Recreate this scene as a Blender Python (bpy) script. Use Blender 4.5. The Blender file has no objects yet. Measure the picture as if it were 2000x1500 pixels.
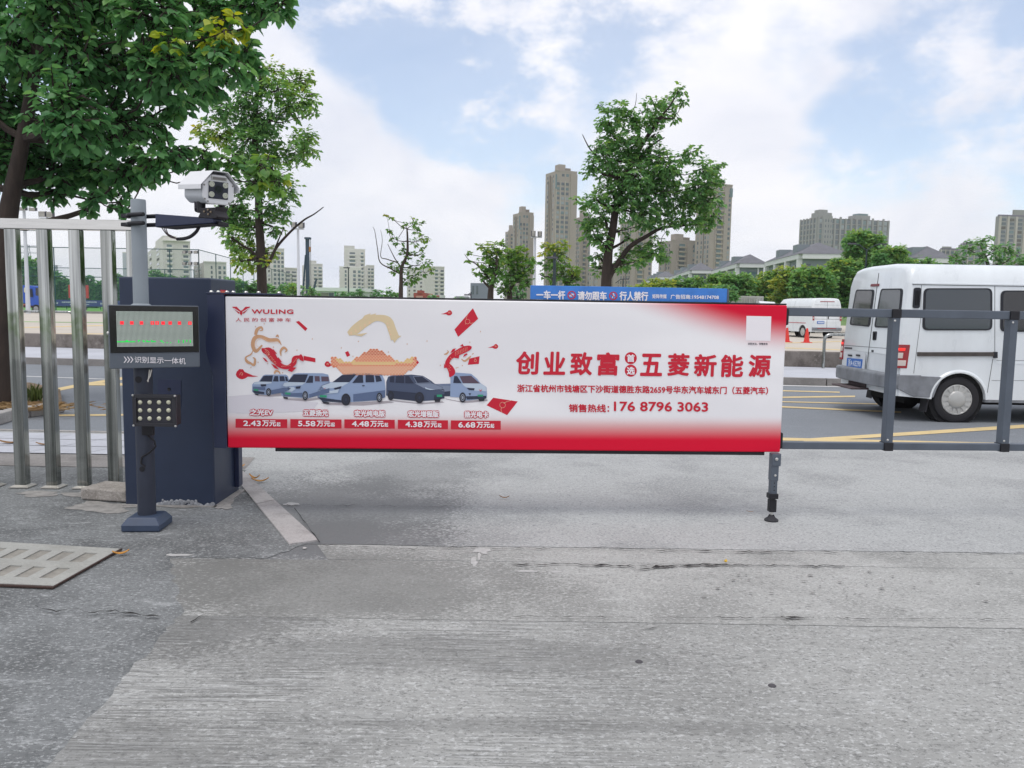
import bpy, bmesh, math, random
import numpy as np
from mathutils import Vector, Matrix, noise as mnoise
R = math.radians
S = bpy.context.scene
COL = S.collection
rng = random.Random(7)

# ---------------------------------------------------------------- camera
F = 1560.0                       # focal length in pixels of the 2000 px wide photograph
PITCH = math.atan(150 / F); ROLL = 0.016; CAMH = 1.4
CAMR = Matrix.Rotation(math.pi/2 - PITCH, 3, 'X') @ Matrix.Rotation(ROLL, 3, 'Z')
CAMP = Vector((0, 0, CAMH))
cd = bpy.data.cameras.new('camera'); cam = bpy.data.objects.new('camera', cd); COL.objects.link(cam)
cam.matrix_world = Matrix.Translation(CAMP) @ CAMR.to_4x4()
cd.sensor_width = 36; cd.lens = 36 * F / 2000; cd.clip_end = 9000; cd.clip_start = 0.05
S.camera = cam

def ray(px, py): return CAMR @ Vector(((px - 1000) / F, (750 - py) / F, -1))
def PN(px, py, p0, n):
    r = ray(px, py); return CAMP + r * ((p0 - CAMP).dot(n) / r.dot(n))
def G(px, py, z=0.0): return PN(px, py, Vector((0, 0, z)), Vector((0, 0, 1)))
def PY(px, py, Y): return PN(px, py, Vector((0, Y, 0)), Vector((0, 1, 0)))
def PX(px, py, X): return PN(px, py, Vector((X, 0, 0)), Vector((1, 0, 0)))
def proj(p):
    q = CAMR.transposed() @ (Vector(p) - CAMP); return (1000 + F*q.x/-q.z, 750 - F*q.y/-q.z)

# ---------------------------------------------------------------- light
SUN_EL = R(70); SUN_AZ = R(205)      # azimuth clockwise from +Y: behind the camera, a little left
w = bpy.data.worlds.new("World"); S.world = w; w.use_nodes = True
nt = w.node_tree; nt.nodes.clear()
def N(tree, typ, **kw):
    n = tree.nodes.new(typ)
    for k, v in kw.items():
        if k.startswith('i_'):
            key = k[2:]; key = int(key) if key.isdigit() else key.replace('_', ' ')
            n.inputs[key].default_value = v
        else: setattr(n, k, v)
    return n
def math_node(tree, op, a, b=None, c=None, clamp=False):
    n = tree.nodes.new('ShaderNodeMath'); n.operation = op; n.use_clamp = clamp
    for i, v in enumerate((a, b, c)):
        if v is None: continue
        if isinstance(v, (int, float)): n.inputs[i].default_value = v
        else: tree.links.new(v, n.inputs[i])
    return n.outputs[0]
def sstep(tree, v, lo, hi):
    n = tree.nodes.new('ShaderNodeMapRange'); n.interpolation_type = 'SMOOTHSTEP'
    tree.links.new(v, n.inputs[0]); n.inputs[1].default_value = lo; n.inputs[2].default_value = hi
    return n.outputs[0]
def lin(h):
    if isinstance(h, str):
        h = h.lstrip('#'); c = [int(h[i:i+2], 16)/255 for i in (0, 2, 4)]
        return tuple(x/12.92 if x <= .04045 else ((x+.055)/1.055)**2.4 for x in c)
    return tuple(h)
sky = N(nt, 'ShaderNodeTexSky', sky_type='NISHITA', sun_disc=False, sun_elevation=SUN_EL, sun_rotation=SUN_AZ,
        air_density=1.0, dust_density=0.7, ozone_density=1.8)
bg_sky = N(nt, 'ShaderNodeBackground', i_Strength=0.15); nt.links.new(sky.outputs[0], bg_sky.inputs[0])
tc = N(nt, 'ShaderNodeTexCoord')
wn = N(nt, 'ShaderNodeTexNoise', i_Scale=3.2, i_Detail=8.0, i_Roughness=0.55)
mp = N(nt, 'ShaderNodeMapping', i_Scale=(1, 1, 1.7)); nt.links.new(tc.outputs['Generated'], mp.inputs[0]); nt.links.new(mp.outputs[0], wn.inputs['Vector'])
dv = N(nt, 'ShaderNodeVectorMath', operation='MULTIPLY_ADD'); dv.inputs[1].default_value = (.20, .20, .20)
nt.links.new(wn.outputs['Color'], dv.inputs[0]); nt.links.new(tc.outputs['Generated'], dv.inputs[2])
dn = N(nt, 'ShaderNodeVectorMath', operation='NORMALIZE'); nt.links.new(dv.outputs[0], dn.inputs[0])
off = Vector((.10, .10, .10))
gap = None                                   # gaps of blue between the clouds, by direction
for (px, py, r0, r1, amp) in ((925, 130, 2, 9, 1.0), (760, -10, 2, 9, .95), (1120, -60, 2, 11, .8), (1800, 215, 2, 8, .75), (1900, 30, 1, 6, .6), (1060, 330, 1, 6, .5), (1580, 20, 1, 5, .35), (2300, 150, 3, 12, .9), (-300, 0, 3, 14, .9)):
    d = (ray(px, py).normalized() + off).normalized()
    vm = N(nt, 'ShaderNodeVectorMath', operation='DOT_PRODUCT'); vm.inputs[1].default_value = d
    nt.links.new(dn.outputs[0], vm.inputs[0])
    s = math_node(nt, 'MULTIPLY', sstep(nt, vm.outputs['Value'], math.cos(R(r1)), math.cos(R(r0))), amp)
    gap = s if gap is None else math_node(nt, 'MAXIMUM', gap, s)
wn2 = N(nt, 'ShaderNodeTexNoise', i_Scale=7.0, i_Detail=9.0, i_Roughness=0.6); nt.links.new(mp.outputs[0], wn2.inputs['Vector'])
gap = math_node(nt, 'MULTIPLY', sstep(nt, math_node(nt, 'MULTIPLY', gap, sstep(nt, wn2.outputs[0], .78, .28)), .10, .52), .66)
wn3 = N(nt, 'ShaderNodeTexNoise', i_Scale=4.5, i_Detail=7.0, i_Roughness=0.55, i_Distortion=.4); nt.links.new(mp.outputs[0], wn3.inputs['Vector'])
cr = N(nt, 'ShaderNodeValToRGB'); nt.links.new(wn3.outputs[0], cr.inputs[0])
cr.color_ramp.elements[0].position = .30; cr.color_ramp.elements[0].color = (*lin('#d0d4e2'), 1)
cr.color_ramp.elements[1].position = .66; cr.color_ramp.elements[1].color = (*lin('#eeedf2'), 1)
bg_cl = N(nt, 'ShaderNodeBackground', i_Strength=1.0); nt.links.new(cr.outputs[0], bg_cl.inputs[0])
mx = N(nt, 'ShaderNodeMixShader'); nt.links.new(gap, mx.inputs[0]); nt.links.new(bg_cl.outputs[0], mx.inputs[1]); nt.links.new(bg_sky.outputs[0], mx.inputs[2])
wo = N(nt, 'ShaderNodeOutputWorld'); nt.links.new(mx.outputs[0], wo.inputs[0])
sl = bpy.data.lights.new('sun', 'SUN'); sl.energy = 1.2; sl.angle = R(28); sl.color = (1, .96, .9)
so = bpy.data.objects.new('sun', sl); COL.objects.link(so)
sdir = Vector((math.sin(SUN_AZ)*math.cos(SUN_EL), math.cos(SUN_AZ)*math.cos(SUN_EL), math.sin(SUN_EL)))
so.rotation_euler = (-sdir).to_track_quat('-Z', 'Y').to_euler(); so.location = (0, 0, 30)
S.view_settings.view_transform = 'Standard'; S.view_settings.look = 'None'
S.view_settings.exposure = 0.32; S.view_settings.gamma = 1
S.cycles.max_bounces = 6; S.cycles.volume_bounces = 2; S.cycles.transparent_max_bounces = 12

# ---------------------------------------------------------------- materials
MATS = {}
def mat(name, color=(.5, .5, .5), rough=.6, metal=0.0, var=0.0, scale=8.0, spec=.5, bump=0.0, bscale=40.0, emit=0.0, stretch=(1, 1, 1), coat=0.0, trans=0.0):
    if name in MATS: return MATS[name]
    m = bpy.data.materials.new(name); m.use_nodes = True; t = m.node_tree
    b = t.nodes['Principled BSDF']; c = lin(color)
    b.inputs['Base Color'].default_value = (*c, 1); b.inputs['Roughness'].default_value = rough
    b.inputs['Metallic'].default_value = metal; b.inputs['Specular IOR Level'].default_value = spec
    b.inputs['Coat Weight'].default_value = coat
    if emit: b.inputs['Emission Color'].default_value = (*c, 1); b.inputs['Emission Strength'].default_value = emit
    if var or bump:
        tcn = N(t, 'ShaderNodeTexCoord'); mpn = N(t, 'ShaderNodeMapping', i_Scale=stretch)
        t.links.new(tcn.outputs['Object'], mpn.inputs[0])
    if var:
        n = N(t, 'ShaderNodeTexNoise', i_Scale=scale, i_Detail=6.0, i_Roughness=.62); t.links.new(mpn.outputs[0], n.inputs['Vector'])
        r = N(t, 'ShaderNodeValToRGB'); t.links.new(n.outputs[0], r.inputs[0])
        r.color_ramp.elements[0].position = .32; r.color_ramp.elements[1].position = .68
        r.color_ramp.elements[0].color = (*[x*(1-var) for x in c], 1); r.color_ramp.elements[1].color = (*[min(1, x*(1+var)) for x in c], 1)
        t.links.new(r.outputs[0], b.inputs['Base Color'])
        rr = N(t, 'ShaderNodeMapRange', i_3=max(0, rough-.12), i_4=min(1, rough+.12)); t.links.new(n.outputs[0], rr.inputs[0]); t.links.new(rr.outputs[0], b.inputs['Roughness'])
    if bump:
        n2 = N(t, 'ShaderNodeTexNoise', i_Scale=bscale, i_Detail=4.0); t.links.new(mpn.outputs[0], n2.inputs['Vector'])
        bp = N(t, 'ShaderNodeBump', i_Strength=bump, i_Distance=.01); t.links.new(n2.outputs[0], bp.inputs['Height']); t.links.new(bp.outputs[0], b.inputs['Normal'])
    MATS[name] = m; return m

def concrete(name, base, dark, light, streak=0.0, speck=.5, blot=.4, blots=1.2, seed=0.0, edge=None):
    """worn concrete: blotches, pale speckle, dark pores and, for the broomed slab, streaks along X"""
    m = bpy.data.materials.new(name); m.use_nodes = True; t = m.node_tree; b = t.nodes['Principled BSDF']
    b.inputs['Roughness'].default_value = .88; b.inputs['Specular IOR Level'].default_value = .25
    g = N(t, 'ShaderNodeNewGeometry'); pos = N(t, 'ShaderNodeMapping', i_Location=(seed, seed*.7, 0)); t.links.new(g.outputs['Position'], pos.inputs[0])
    def noise(sc, det=5.0, ro=.6, st=(1, 1, 1)):
        mpn = N(t, 'ShaderNodeMapping', i_Scale=st); t.links.new(pos.outputs[0], mpn.inputs[0])
        n = N(t, 'ShaderNodeTexNoise', i_Scale=sc, i_Detail=det, i_Roughness=ro); t.links.new(mpn.outputs[0], n.inputs['Vector']); return n.outputs[0]
    def mix(fac, a, bcol, amt=1.0):
        n = N(t, 'ShaderNodeMix', data_type='RGBA')
        f = math_node(t, 'MULTIPLY', fac, amt); t.links.new(f, n.inputs[0])
        if isinstance(a, tuple): n.inputs[6].default_value = (*a, 1)
        else: t.links.new(a, n.inputs[6])
        n.inputs[7].default_value = (*bcol, 1); return n.outputs[2]
    base, dark, light = lin(base), lin(dark), lin(light)
    c = mix(sstep(t, noise(blots, 6, .6), .42, .66), base, dark, blot)
    c = mix(sstep(t, noise(blots*2.7, 7, .7, (1, 2.2, 1)), .54, .68), c, light, blot*.7)
    c = mix(sstep(t, noise(48, 4, .75, (1, 1.6, 1)), .53, .62), c, light, speck)
    c = mix(sstep(t, noise(62, 4, .7, (1, 1.5, 1)), .545, .63), c, dark, speck)
    c = mix(sstep(t, noise(17, 5, .75, (1, 1.6, 1)), .56, .64), c, dark, speck*.6)
    h = noise(75, 3, .6)
    if streak:
        sxx = N(t, 'ShaderNodeSeparateXYZ'); t.links.new(g.outputs['Position'], sxx.inputs[0])
        patch = math_node(t, 'MULTIPLY', sstep(t, noise(1.1, 6, .65), .38, .60), math_node(t, 'MULTIPLY_ADD', sstep(t, math_node(t, 'ADD', sxx.outputs[0], noise(1.4, 5, .6)), 1.4, .2), .85, .15))
        s = sstep(t, noise(34, 5, .8, (.10, 3.0, 1)), .47, .57)
        c = mix(math_node(t, 'MULTIPLY', s, patch), c, dark, streak)
        s2 = sstep(t, noise(40, 4, .75, (.08, 2.8, 1)), .53, .62)
        c = mix(math_node(t, 'MULTIPLY', s2, patch), c, light, streak*.8)
        h = math_node(t, 'ADD', h, math_node(t, 'MULTIPLY', s, -.4))
    if edge:                                  # real stains: dark weathered patches with their own outline (x, y, rx, ry, strength)
        sx = N(t, 'ShaderNodeSeparateXYZ'); t.links.new(g.outputs['Position'], sx.inputs[0])
        wob = noise(1.6, 7, .68); grit = noise(38, 5, .75, (1, 1.5, 1))
        for (ex, ey, rx, ry, a) in edge:
            dx = math_node(t, 'MULTIPLY', math_node(t, 'SUBTRACT', sx.outputs[0], ex), 1/rx)
            dy = math_node(t, 'MULTIPLY', math_node(t, 'SUBTRACT', sx.outputs[1], ey), 1/ry)
            dd = math_node(t, 'SQRT', math_node(t, 'ADD', math_node(t, 'MULTIPLY', dx, dx), math_node(t, 'MULTIPLY', dy, dy)))
            dd = math_node(t, 'ADD', dd, math_node(t, 'MULTIPLY', math_node(t, 'SUBTRACT', wob, .5), 1.7))
            dd = math_node(t, 'ADD', dd, math_node(t, 'MULTIPLY', math_node(t, 'SUBTRACT', grit, .5), 2.6))
            c = mix(sstep(t, dd, 1.15, .70), c, dark, a)
    t.links.new(c, b.inputs['Base Color'])
    bp = N(t, 'ShaderNodeBump', i_Strength=.35, i_Distance=.006); t.links.new(h, bp.inputs['Height']); t.links.new(bp.outputs[0], b.inputs['Normal'])
    MATS[name] = m; return m

# ---------------------------------------------------------------- mesh building
class MB:
    def __init__(s): s.v = []; s.f = []; s.m = []; s.cur = 0
    def add(s, vs, fs):
        o = len(s.v); s.v += [Vector(v) for v in vs]; s.f += [tuple(i+o for i in f) for f in fs]; s.m += [s.cur]*len(fs); return s
    def box(s, a, b):
        x0, y0, z0 = [min(p, q) for p, q in zip(a, b)]; x1, y1, z1 = [max(p, q) for p, q in zip(a, b)]
        return s.add([(x0,y0,z0),(x1,y0,z0),(x1,y1,z0),(x0,y1,z0),(x0,y0,z1),(x1,y0,z1),(x1,y1,z1),(x0,y1,z1)],
                     [(0,3,2,1),(4,5,6,7),(0,1,5,4),(1,2,6,5),(2,3,7,6),(3,0,4,7)])
    def obox(s, c, ax, ay, az):               # oriented box: centre and three half-axis vectors
        c = Vector(c); vs = [c + ax*i + ay*j + az*k for k in (-1, 1) for (i, j) in ((-1,-1),(1,-1),(1,1),(-1,1))]
        return s.add(vs, [(0,3,2,1),(4,5,6,7),(0,1,5,4),(1,2,6,5),(2,3,7,6),(3,0,4,7)])
    def prism(s, pts, d):
        n = len(pts); d = Vector(d); p = [Vector(q) for q in pts]
        return s.add(p + [q + d for q in p], [tuple(range(n))[::-1], tuple(range(n, 2*n))] + [(i, (i+1) % n, n+(i+1) % n, n+i) for i in range(n)])
    def poly(s, pts): return s.add(pts, [tuple(range(len(pts)))])
    def loft(s, rings, cap=True, closed=True):
        n = len(rings[0]); o = [p for r in rings for p in r]; fs = []
        for k in range(len(rings)-1):
            for i in range(n if closed else n-1):
                j = (i+1) % n; fs.append((k*n+i, k*n+j, (k+1)*n+j, (k+1)*n+i))
        if cap: fs += [tuple(range(n))[::-1], tuple(range((len(rings)-1)*n, len(rings)*n))]
        return s.add(o, fs)
    def tube(s, path, rad, n=8, cap=True):
        path = [Vector(p) for p in path]
        if not hasattr(rad, '__len__'): rad = [rad]*len(path)
        rings = []; up = None
        for i, p in enumerate(path):
            t = (path[min(i+1, len(path)-1)] - path[max(i-1, 0)]).normalized()
            if up is None: up = t.orthogonal().normalized()
            up = (up - t*up.dot(t)).normalized(); sd = t.cross(up)
            rings.append([p + (up*math.cos(2*math.pi*k/n) + sd*math.sin(2*math.pi*k/n))*rad[i] for k in range(n)])
        return s.loft(rings, cap)
    def lathe(s, o, axis, prof, n=24):         # prof: (radius, distance along axis)
        o = Vector(o); a = Vector(axis).normalized(); u = a.orthogonal().normalized(); v = a.cross(u)
        return s.loft([[o + a*h + (u*math.cos(2*math.pi*k/n) + v*math.sin(2*math.pi*k/n))*r for k in range(n)] for r, h in prof])
    def sub(s, i): s.cur = i; return s
def build(name, mb, mats, parent=None, smooth=False, bevel=0.0, recalc=True, seg=2):
    base = Vector(parent['_base']) if parent and '_base' in parent else Vector((0, 0, 0))
    me = bpy.data.meshes.new(name); me.from_pydata([tuple(v - base) for v in mb.v], [], mb.f)
    if not isinstance(mats, (list, tuple)): mats = [mats]
    for m in mats: me.materials.append(m)
    me.polygons.foreach_set('material_index', mb.m)
    if recalc:
        bm = bmesh.new(); bm.from_mesh(me); bmesh.ops.recalc_face_normals(bm, faces=bm.faces); bm.to_mesh(me); bm.free()
    o = bpy.data.objects.new(name, me); COL.objects.link(o)
    if parent:
        o.parent = parent; o['_base'] = base
    if smooth:
        me.polygons.foreach_set('use_smooth', [True]*len(me.polygons))
        me.set_sharp_from_angle(angle=R(38))
    if bevel:
        md = o.modifiers.new('bevel', 'BEVEL'); md.width = bevel; md.segments = seg; md.limit_method = 'ANGLE'; md.angle_limit = R(35); md.harden_normals = False
    return o
def tag(o, label, cat, group=None):
    o['label'] = label; o['category'] = cat
    if group: o['group'] = group
    return o
def thing(name, base, label, cat, group=None):
    o = bpy.data.objects.new(name, None); COL.objects.link(o); o.location = base; o['_base'] = Vector(base); o.empty_display_size = .2
    return tag(o, label, cat, group)
def struct(o, kind='structure'): o['kind'] = kind; return o
def copy_tree(o, parent=None):
    c = o.copy(); COL.objects.link(c)
    if parent: c.parent = parent
    for ch in list(o.children): copy_tree(ch, c)
    return c

# text: a flat mesh from Blender's built-in font
def text_mesh(body, bold=0.0, shear=0.0, space=1.0):
    cu = bpy.data.curves.new('lettering', 'FONT'); cu.body = body; cu.offset = bold; cu.shear = shear; cu.resolution_u = 3; cu.space_character = space
    o = bpy.data.objects.new('lettering', cu); COL.objects.link(o); dg = bpy.context.evaluated_depsgraph_get()
    me = bpy.data.meshes.new_from_object(o.evaluated_get(dg)); v = [tuple(p.co) for p in me.vertices]; f = [tuple(p.vertices) for p in me.polygons]
    bpy.data.objects.remove(o); bpy.data.curves.remove(cu); bpy.data.meshes.remove(me)
    return v, f
def text_on(name, body, corners, material, parent, bold=0.0, shear=0.0, space=1.0, wide=0.0):
    """corners: 3-D points bottom-left, bottom-right, top-left of the box the lettering fills; bold = stroke growth as a share of the height"""
    bl, br, tl = corners; v, f = text_mesh(body, 0, shear, space)
    x0 = min(p[0] for p in v); x1 = max(p[0] for p in v); y0 = min(p[1] for p in v); y1 = max(p[1] for p in v)
    if y1 - y0 < .3: y1 = y0 + .3
    ux = (br-bl); uy = (tl-bl); nn = ux.cross(uy).normalized(); h = uy.length; b = bold*h
    ex, ey = ux.normalized(), uy.normalized(); ux = ux - ex*2*b; uy = uy - ey*2*b; o0 = bl + ex*b + ey*b
    base = [o0 + ux*((p[0]-x0)/(x1-x0)) + uy*((p[1]-y0)/(y1-y0)) for p in v]
    m = MB(); n = 1 if bold < .004 else 8
    for k in range(n):
        d = Vector() if n == 1 else (ex*math.cos(2*math.pi*k/n) + ey*math.sin(2*math.pi*k/n))*b
        m.add([p + d + nn*.00008*k for p in base], f)
    return build(name, m, material, parent, recalc=False)
def ell(cx, cy, rx, ry, n=20, rot=0.0):
    return [(cx + rx*math.cos(a)*math.cos(rot) - ry*math.sin(a)*math.sin(rot), cy + rx*math.cos(a)*math.sin(rot) + ry*math.sin(a)*math.cos(rot)) for a in [2*math.pi*k/n for k in range(n)]]
def rrect(x0, y0, x1, y1, r, n=4):
    pts = []
    for (cx, cy, a0) in ((x1-r, y1-r, 0), (x0+r, y1-r, 90), (x0+r, y0+r, 180), (x1-r, y0+r, 270)):
        pts += [(cx + r*math.cos(R(a0 + 90*k/n)), cy + r*math.sin(R(a0 + 90*k/n))) for k in range(n+1)]
    return pts
def rquad(q, rad, n=4):
    """round the corners of a planar polygon of 3-D points"""
    out = []; q = [Vector(p) for p in q]
    for i, p in enumerate(q):
        a = q[i-1]; b = q[(i+1) % len(q)]; ra = min(rad, (a-p).length*.45, (b-p).length*.45)
        s = p + (a-p).normalized()*ra; e = p + (b-p).normalized()*ra
        out += [s*(1-t)**2 + p*2*t*(1-t) + e*t*t for t in [k/n for k in range(n+1)]]
    return out
# ================================================================= SETTING: ground
def gpoly(name, pts, z, m, thick=0.0):
    mb = MB(); P = [Vector((p[0], p[1], z)) for p in pts]
    if thick: mb.prism([p - Vector((0, 0, thick)) for p in P], (0, 0, thick))
    else: mb.poly(P)
    o = build(name, mb, m); return struct(o)
def gp(pts): return [G(*p) for p in pts]
M_near = concrete('broomed concrete', '#9c9d9b', '#5a5b5a', '#c6c8c8', streak=.7, speck=.62, blot=.28, blots=.9, seed=1, edge=[(-1.85, 2.75, .30, .8, .6), (-1.4, 3.35, .6, .30, .5), (-2.05, 2.2, .4, .6, .6), (-1.2, 2.3, .5, .25, .35), (-.3, 3.1, 1.2, .18, .3), (.2, 2.55, .9, .05, .3), (.7, 2.2, .5, .04, .35)])
M_mid = concrete('poured concrete strip', '#a2a3a1', '#686967', '#c4c5c4', speck=.62, blot=.4, blots=1.5, seed=4, edge=[(-1.0, 3.9, 1.15, .55, .6), (-2.3, 3.9, 1.2, .7, .65)])
M_far = concrete('driveway concrete', '#a6a8a8', '#66686a', '#c4c6c6', speck=.66, blot=.35, blots=1.1, seed=9, edge=[(-1.2, 5.3, .85, 1.1, .7), (-1.0, 4.7, .7, .5, .7), (-.9, 6.6, .6, .9, .4)])
M_left = concrete('weathered concrete', '#777a7b', '#4d4f50', '#b0b3b4', speck=.6, blot=.65, blots=1.7, seed=15)
M_back = concrete('back concrete', '#8b8886', '#605d5b', '#a7a3a0', speck=.4, blot=.5, blots=1.6, seed=22)
M_tile = concrete('pavement tile', '#b9bcc4', '#8f9299', '#cfd0d6', speck=.25, blot=.3, blots=1.0, seed=30)
M_lot = concrete('parking concrete', '#bdb6ab', '#a59d93', '#cfc9bf', speck=.1, blot=.3, blots=.2, seed=40)
M_kerb = concrete('kerb stone', '#a8a6a4', '#6e6b68', '#c2c0be', speck=.4, blot=.4, blots=3, seed=50)
M_wall = concrete('old wall render', '#7e7873', '#4f4a46', '#a19b95', speck=.2, blot=.8, blots=2.2, seed=60)
M_asph = concrete('asphalt', '#7c8187', '#62666b', '#a0a5ab', speck=.55, blot=.25, blots=.5, seed=70)
M_yel = concrete('yellow road paint', '#d3bd8d', '#a8987a', '#e0d0a8', speck=.3, blot=.3, blots=3, seed=80)
M_wht = concrete('white road paint', '#c9c9c9', '#9b9b9b', '#dedede', speck=.3, blot=.3, blots=3, seed=90)
M_earth = mat('dry soil', '#6d5c48', .95, var=.4, scale=6, bump=.5)
M_grassland = mat('field grass', '#5c7a3a', .95, var=.3, scale=.5)
M_lawn = mat('lawn', '#5f9a3c', .95, var=.25, scale=.8)
M_dark = mat('dark gap', '#1d1b1a', .95)

# base terrain, far land
mb = MB(); mb.poly([(-1100, -60, -.05), (1100, -60, -.05), (1100, 1300, -.05), (-1100, 1300, -.05)]); struct(build('ground', mb, M_grassland))
e0, e1 = G(100, 842), G(1800, 876)                       # near edge of the road
k0, k1 = G(120, 713), G(1580, 753)                       # foot of the far kerb
def online(a, b, x): return Vector((x, a.y + (b.y-a.y)*(x-a.x)/(b.x-a.x), 0))
XL, XR = -60.0, 60.0
gpoly('road', [online(e0, e1, XL), online(e0, e1, XR), online(k0, k1, XR), online(k0, k1, XL)], 0.0, M_asph)
# driveway slabs (the joints between them are open, a centimetre wide, over a dark bed)
yA = G(1000, 1203).y; yB = G(1000, 1090).y; yB2 = G(1000, 1103).y
gpoly('driveway_bed', [(-40, -20), (40, -20), online(e0, e1, 40), online(e0, e1, -40)], .0008, M_far)
d0 = G(350, 1206); d1 = G(90, 1500); d2 = d1 + (d1-d0)*3
g1 = G(-700, 1190)

def wob(a, b, n, amp, seed):
    r = random.Random(seed); a = Vector((a[0], a[1], 0)); b = Vector((b[0], b[1], 0)); nn = Vector((-(b-a).y, (b-a).x, 0)).normalized()
    return [a + (b-a)*(i/n) + nn*(r.uniform(-amp, amp) if 0 < i < n else 0) for i in range(n+1)]
near_slab = [(40, d0.y + .03), (40, -20)] + [(p.x, p.y) for p in wob(d2, d0, 110, .014, 8)]
gpoly('driveway_near_slab', near_slab, .0075, M_near)
j0 = G(640, 1094); j1 = G(2000, 1112)
mid_top = wob(G(330, 1090), G(640, 1094), 4, .01, 3) + wob(j0, online(j0, j1, 12), 70, .012, 5)[1:]
gpoly('driveway_strip', [(p.x, p.y - .004) for p in mid_top] + [(12, d0.y + .042), (d0.x - .5, d0.y + .012), (d0.x - .5, mid_top[0].y)], .003, M_mid)
# crumbled sliver between the two cracks
c0 = G(620, 1064); c1 = G(2000, 1082)
sl_top = wob(c0, online(c0, c1, 12), 80, .012, 6)
gpoly('driveway_sliver', [(p.x, p.y + .006) for p in mid_top[4:]] + [(p.x, p.y - .005) for p in sl_top[::-1]], .002, M_mid)
kl = [G(620, 1060), G(470, 925)]
rd = lambda x: online(e0, e1, x)
gpoly('driveway', [(p.x, p.y + .004) for p in sl_top] + [rd(40), rd(-3.2), (-3.2, c0.y + .004)], .003, M_far)
# left pavement with the post, fence and drain
left = [(-40, -20), (d2.x + .5, d2.y), d0 + Vector((.16, -.03, 0))] + wob(G(352, 1207), G(332, 1092), 14, .022, 31) + wob(G(332, 1090), G(520, 1092), 14, .012, 32)[1:] + wob(G(520, 1092), G(600, 1064), 8, .02, 33)[1:] + [G(575, 1062), G(468, 935), (-2.22, 6.6), (-40, 6.6)]
gpoly('pavement', [(p[0], p[1]) for p in left], .0037, M_left)
gpoly('pavement_behind_fence', [(-40, 6.62), (-2.24, 6.62), (-2.32, 7.15), (-40, 7.15)], .006, M_back)
yt0 = 7.18
nx = 24
for i in range(3):                                        # big paving slabs beside the road
    ya = yt0 + i*.36
    if ya + .36 > rd(-4).y: break
    for k in range(7):
        xa = -6.6 + k*.54 + i*.16
        gpoly('paving_slab', [(xa, ya), (xa+.532, ya), (xa+.532+.14, min(ya+.352, rd(xa).y-.06)), (xa+.14, min(ya+.352, rd(xa).y-.06))], .010 + .002*((i*7+k*3) % 3), M_tile)
gpoly('edge_kerb', [rd(-6.7) - Vector((0, .055, 0)), rd(-2.6) - Vector((0, .055, 0)), rd(-2.6) - Vector((0, .005, 0)), rd(-6.7) - Vector((0, .005, 0))], .014, M_kerb, .05)
# pale diagonal kerb flush in the drive
def kerb_bits(pl, pr, seg, name, z, th):
    for i in range(seg):
        a, b = i/seg, (i+1)/seg - .006
        gpoly(name, [pl[0].lerp(pl[1], a), pl[0].lerp(pl[1], b), pr[0].lerp(pr[1], b), pr[0].lerp(pr[1], a)], z, M_kerb_pale, th)
M_kerb_pale = concrete('pale kerb stone', '#aaa7a6', '#777473', '#c0bdbd', speck=.4, blot=.45, blots=4, seed=55)
kerb_bits((G(565, 1066), G(455, 930)), (G(622, 1058), G(474, 922)), 2, 'drive_kerb', .0125, .02)
# patches, splashes, cracks
def blob(cx, cy, rx, ry, seed, n=26, rough=.35):
    r = random.Random(seed); out = []
    for k in range(n):
        a = 2*math.pi*k/n; s = 1 + rough*mnoise.noise(Vector((math.cos(a)*1.7+seed*3.1, math.sin(a)*1.7, seed))) * 1.6 + r.uniform(-.08, .08)
        out.append((cx + rx*s*math.cos(a), cy + ry*s*math.sin(a)))
    return out
M_splash = mat('pale lime splash', '#adadac', .9, var=.15, scale=30)
M_mortar = mat('mortar smear', '#8f8d8a', .92, var=.25, scale=14, bump=.4)
for i, (x, y, rx, ry) in enumerate(((942, 1077, 17, 5.5), (926, 1098, 6, 9), (936, 1088, 3, 9), (1030, 1117, 22, 2), (350, 1086, 26, 2.2), (1085, 1118, 12, 2), (570, 986, 16, 2.6))):
    gpoly('lime_splash', gp(blob(x, y, rx, ry, i+2)), '.0' and (.0062 if x < 620 else .0048), M_splash)
for i, (x, y, rx, ry) in enumerate(((200, 992, 66, 10), (75, 966, 40, 5), (175, 968, 50, 6), (360, 988, 60, 6), (430, 984, 26, 12))):
    gpoly('mortar_smear', gp(blob(x, y, rx, ry, i+20)), .0062 + .0004*i, M_mortar)
def crack(pts, wpx, z, seed, name='pavement_crack'):
    z += .006; r = random.Random(seed); P = []
    for a, b in zip(pts[:-1], pts[1:]):
        n = max(2, int(math.dist(a, b)/9))
        P += [(a[0] + (b[0]-a[0])*i/n, a[1] + (b[1]-a[1])*i/n + (r.uniform(-1.6, 1.6))) for i in range(n)]
    P.append(pts[-1]); wv_ = [abs(mnoise.noise(Vector((i*.23, seed*7.7, 0))))*2.2 + .06 for i in range(len(P))]; up = [(x, y - wpx*r.uniform(.1, .5)*q) for (x, y), q in zip(P, wv_)]; dn = [(x, y + wpx*r.uniform(.1, .6)*q) for (x, y), q in zip(P, wv_)]
    mb = MB(); n = len(P); V = [G(*p, z) for p in up] + [G(*p, z) for p in dn]
    mb.add(V, [(i, i+1, n+i+1, n+i) for i in range(n-1)]); return struct(build(name, mb, M_dark))
crack([(68, 1183), (110, 1194), (140, 1187), (175, 1196), (225, 1192), (265, 1200), (310, 1203)], 3.2, .0125, 1)
crack([(372, 1213), (405, 1198)], 2.6, .0085, 2)
crack([(960, 1072), (1180, 1068), (1300, 1075), (1600, 1078), (2000, 1080)], 2.2, .0072, 3)
crack([(1000, 1103), (1090, 1101), (1230, 1104), (1400, 1103), (1650, 1105)], 3.0, .0072, 4)
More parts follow.
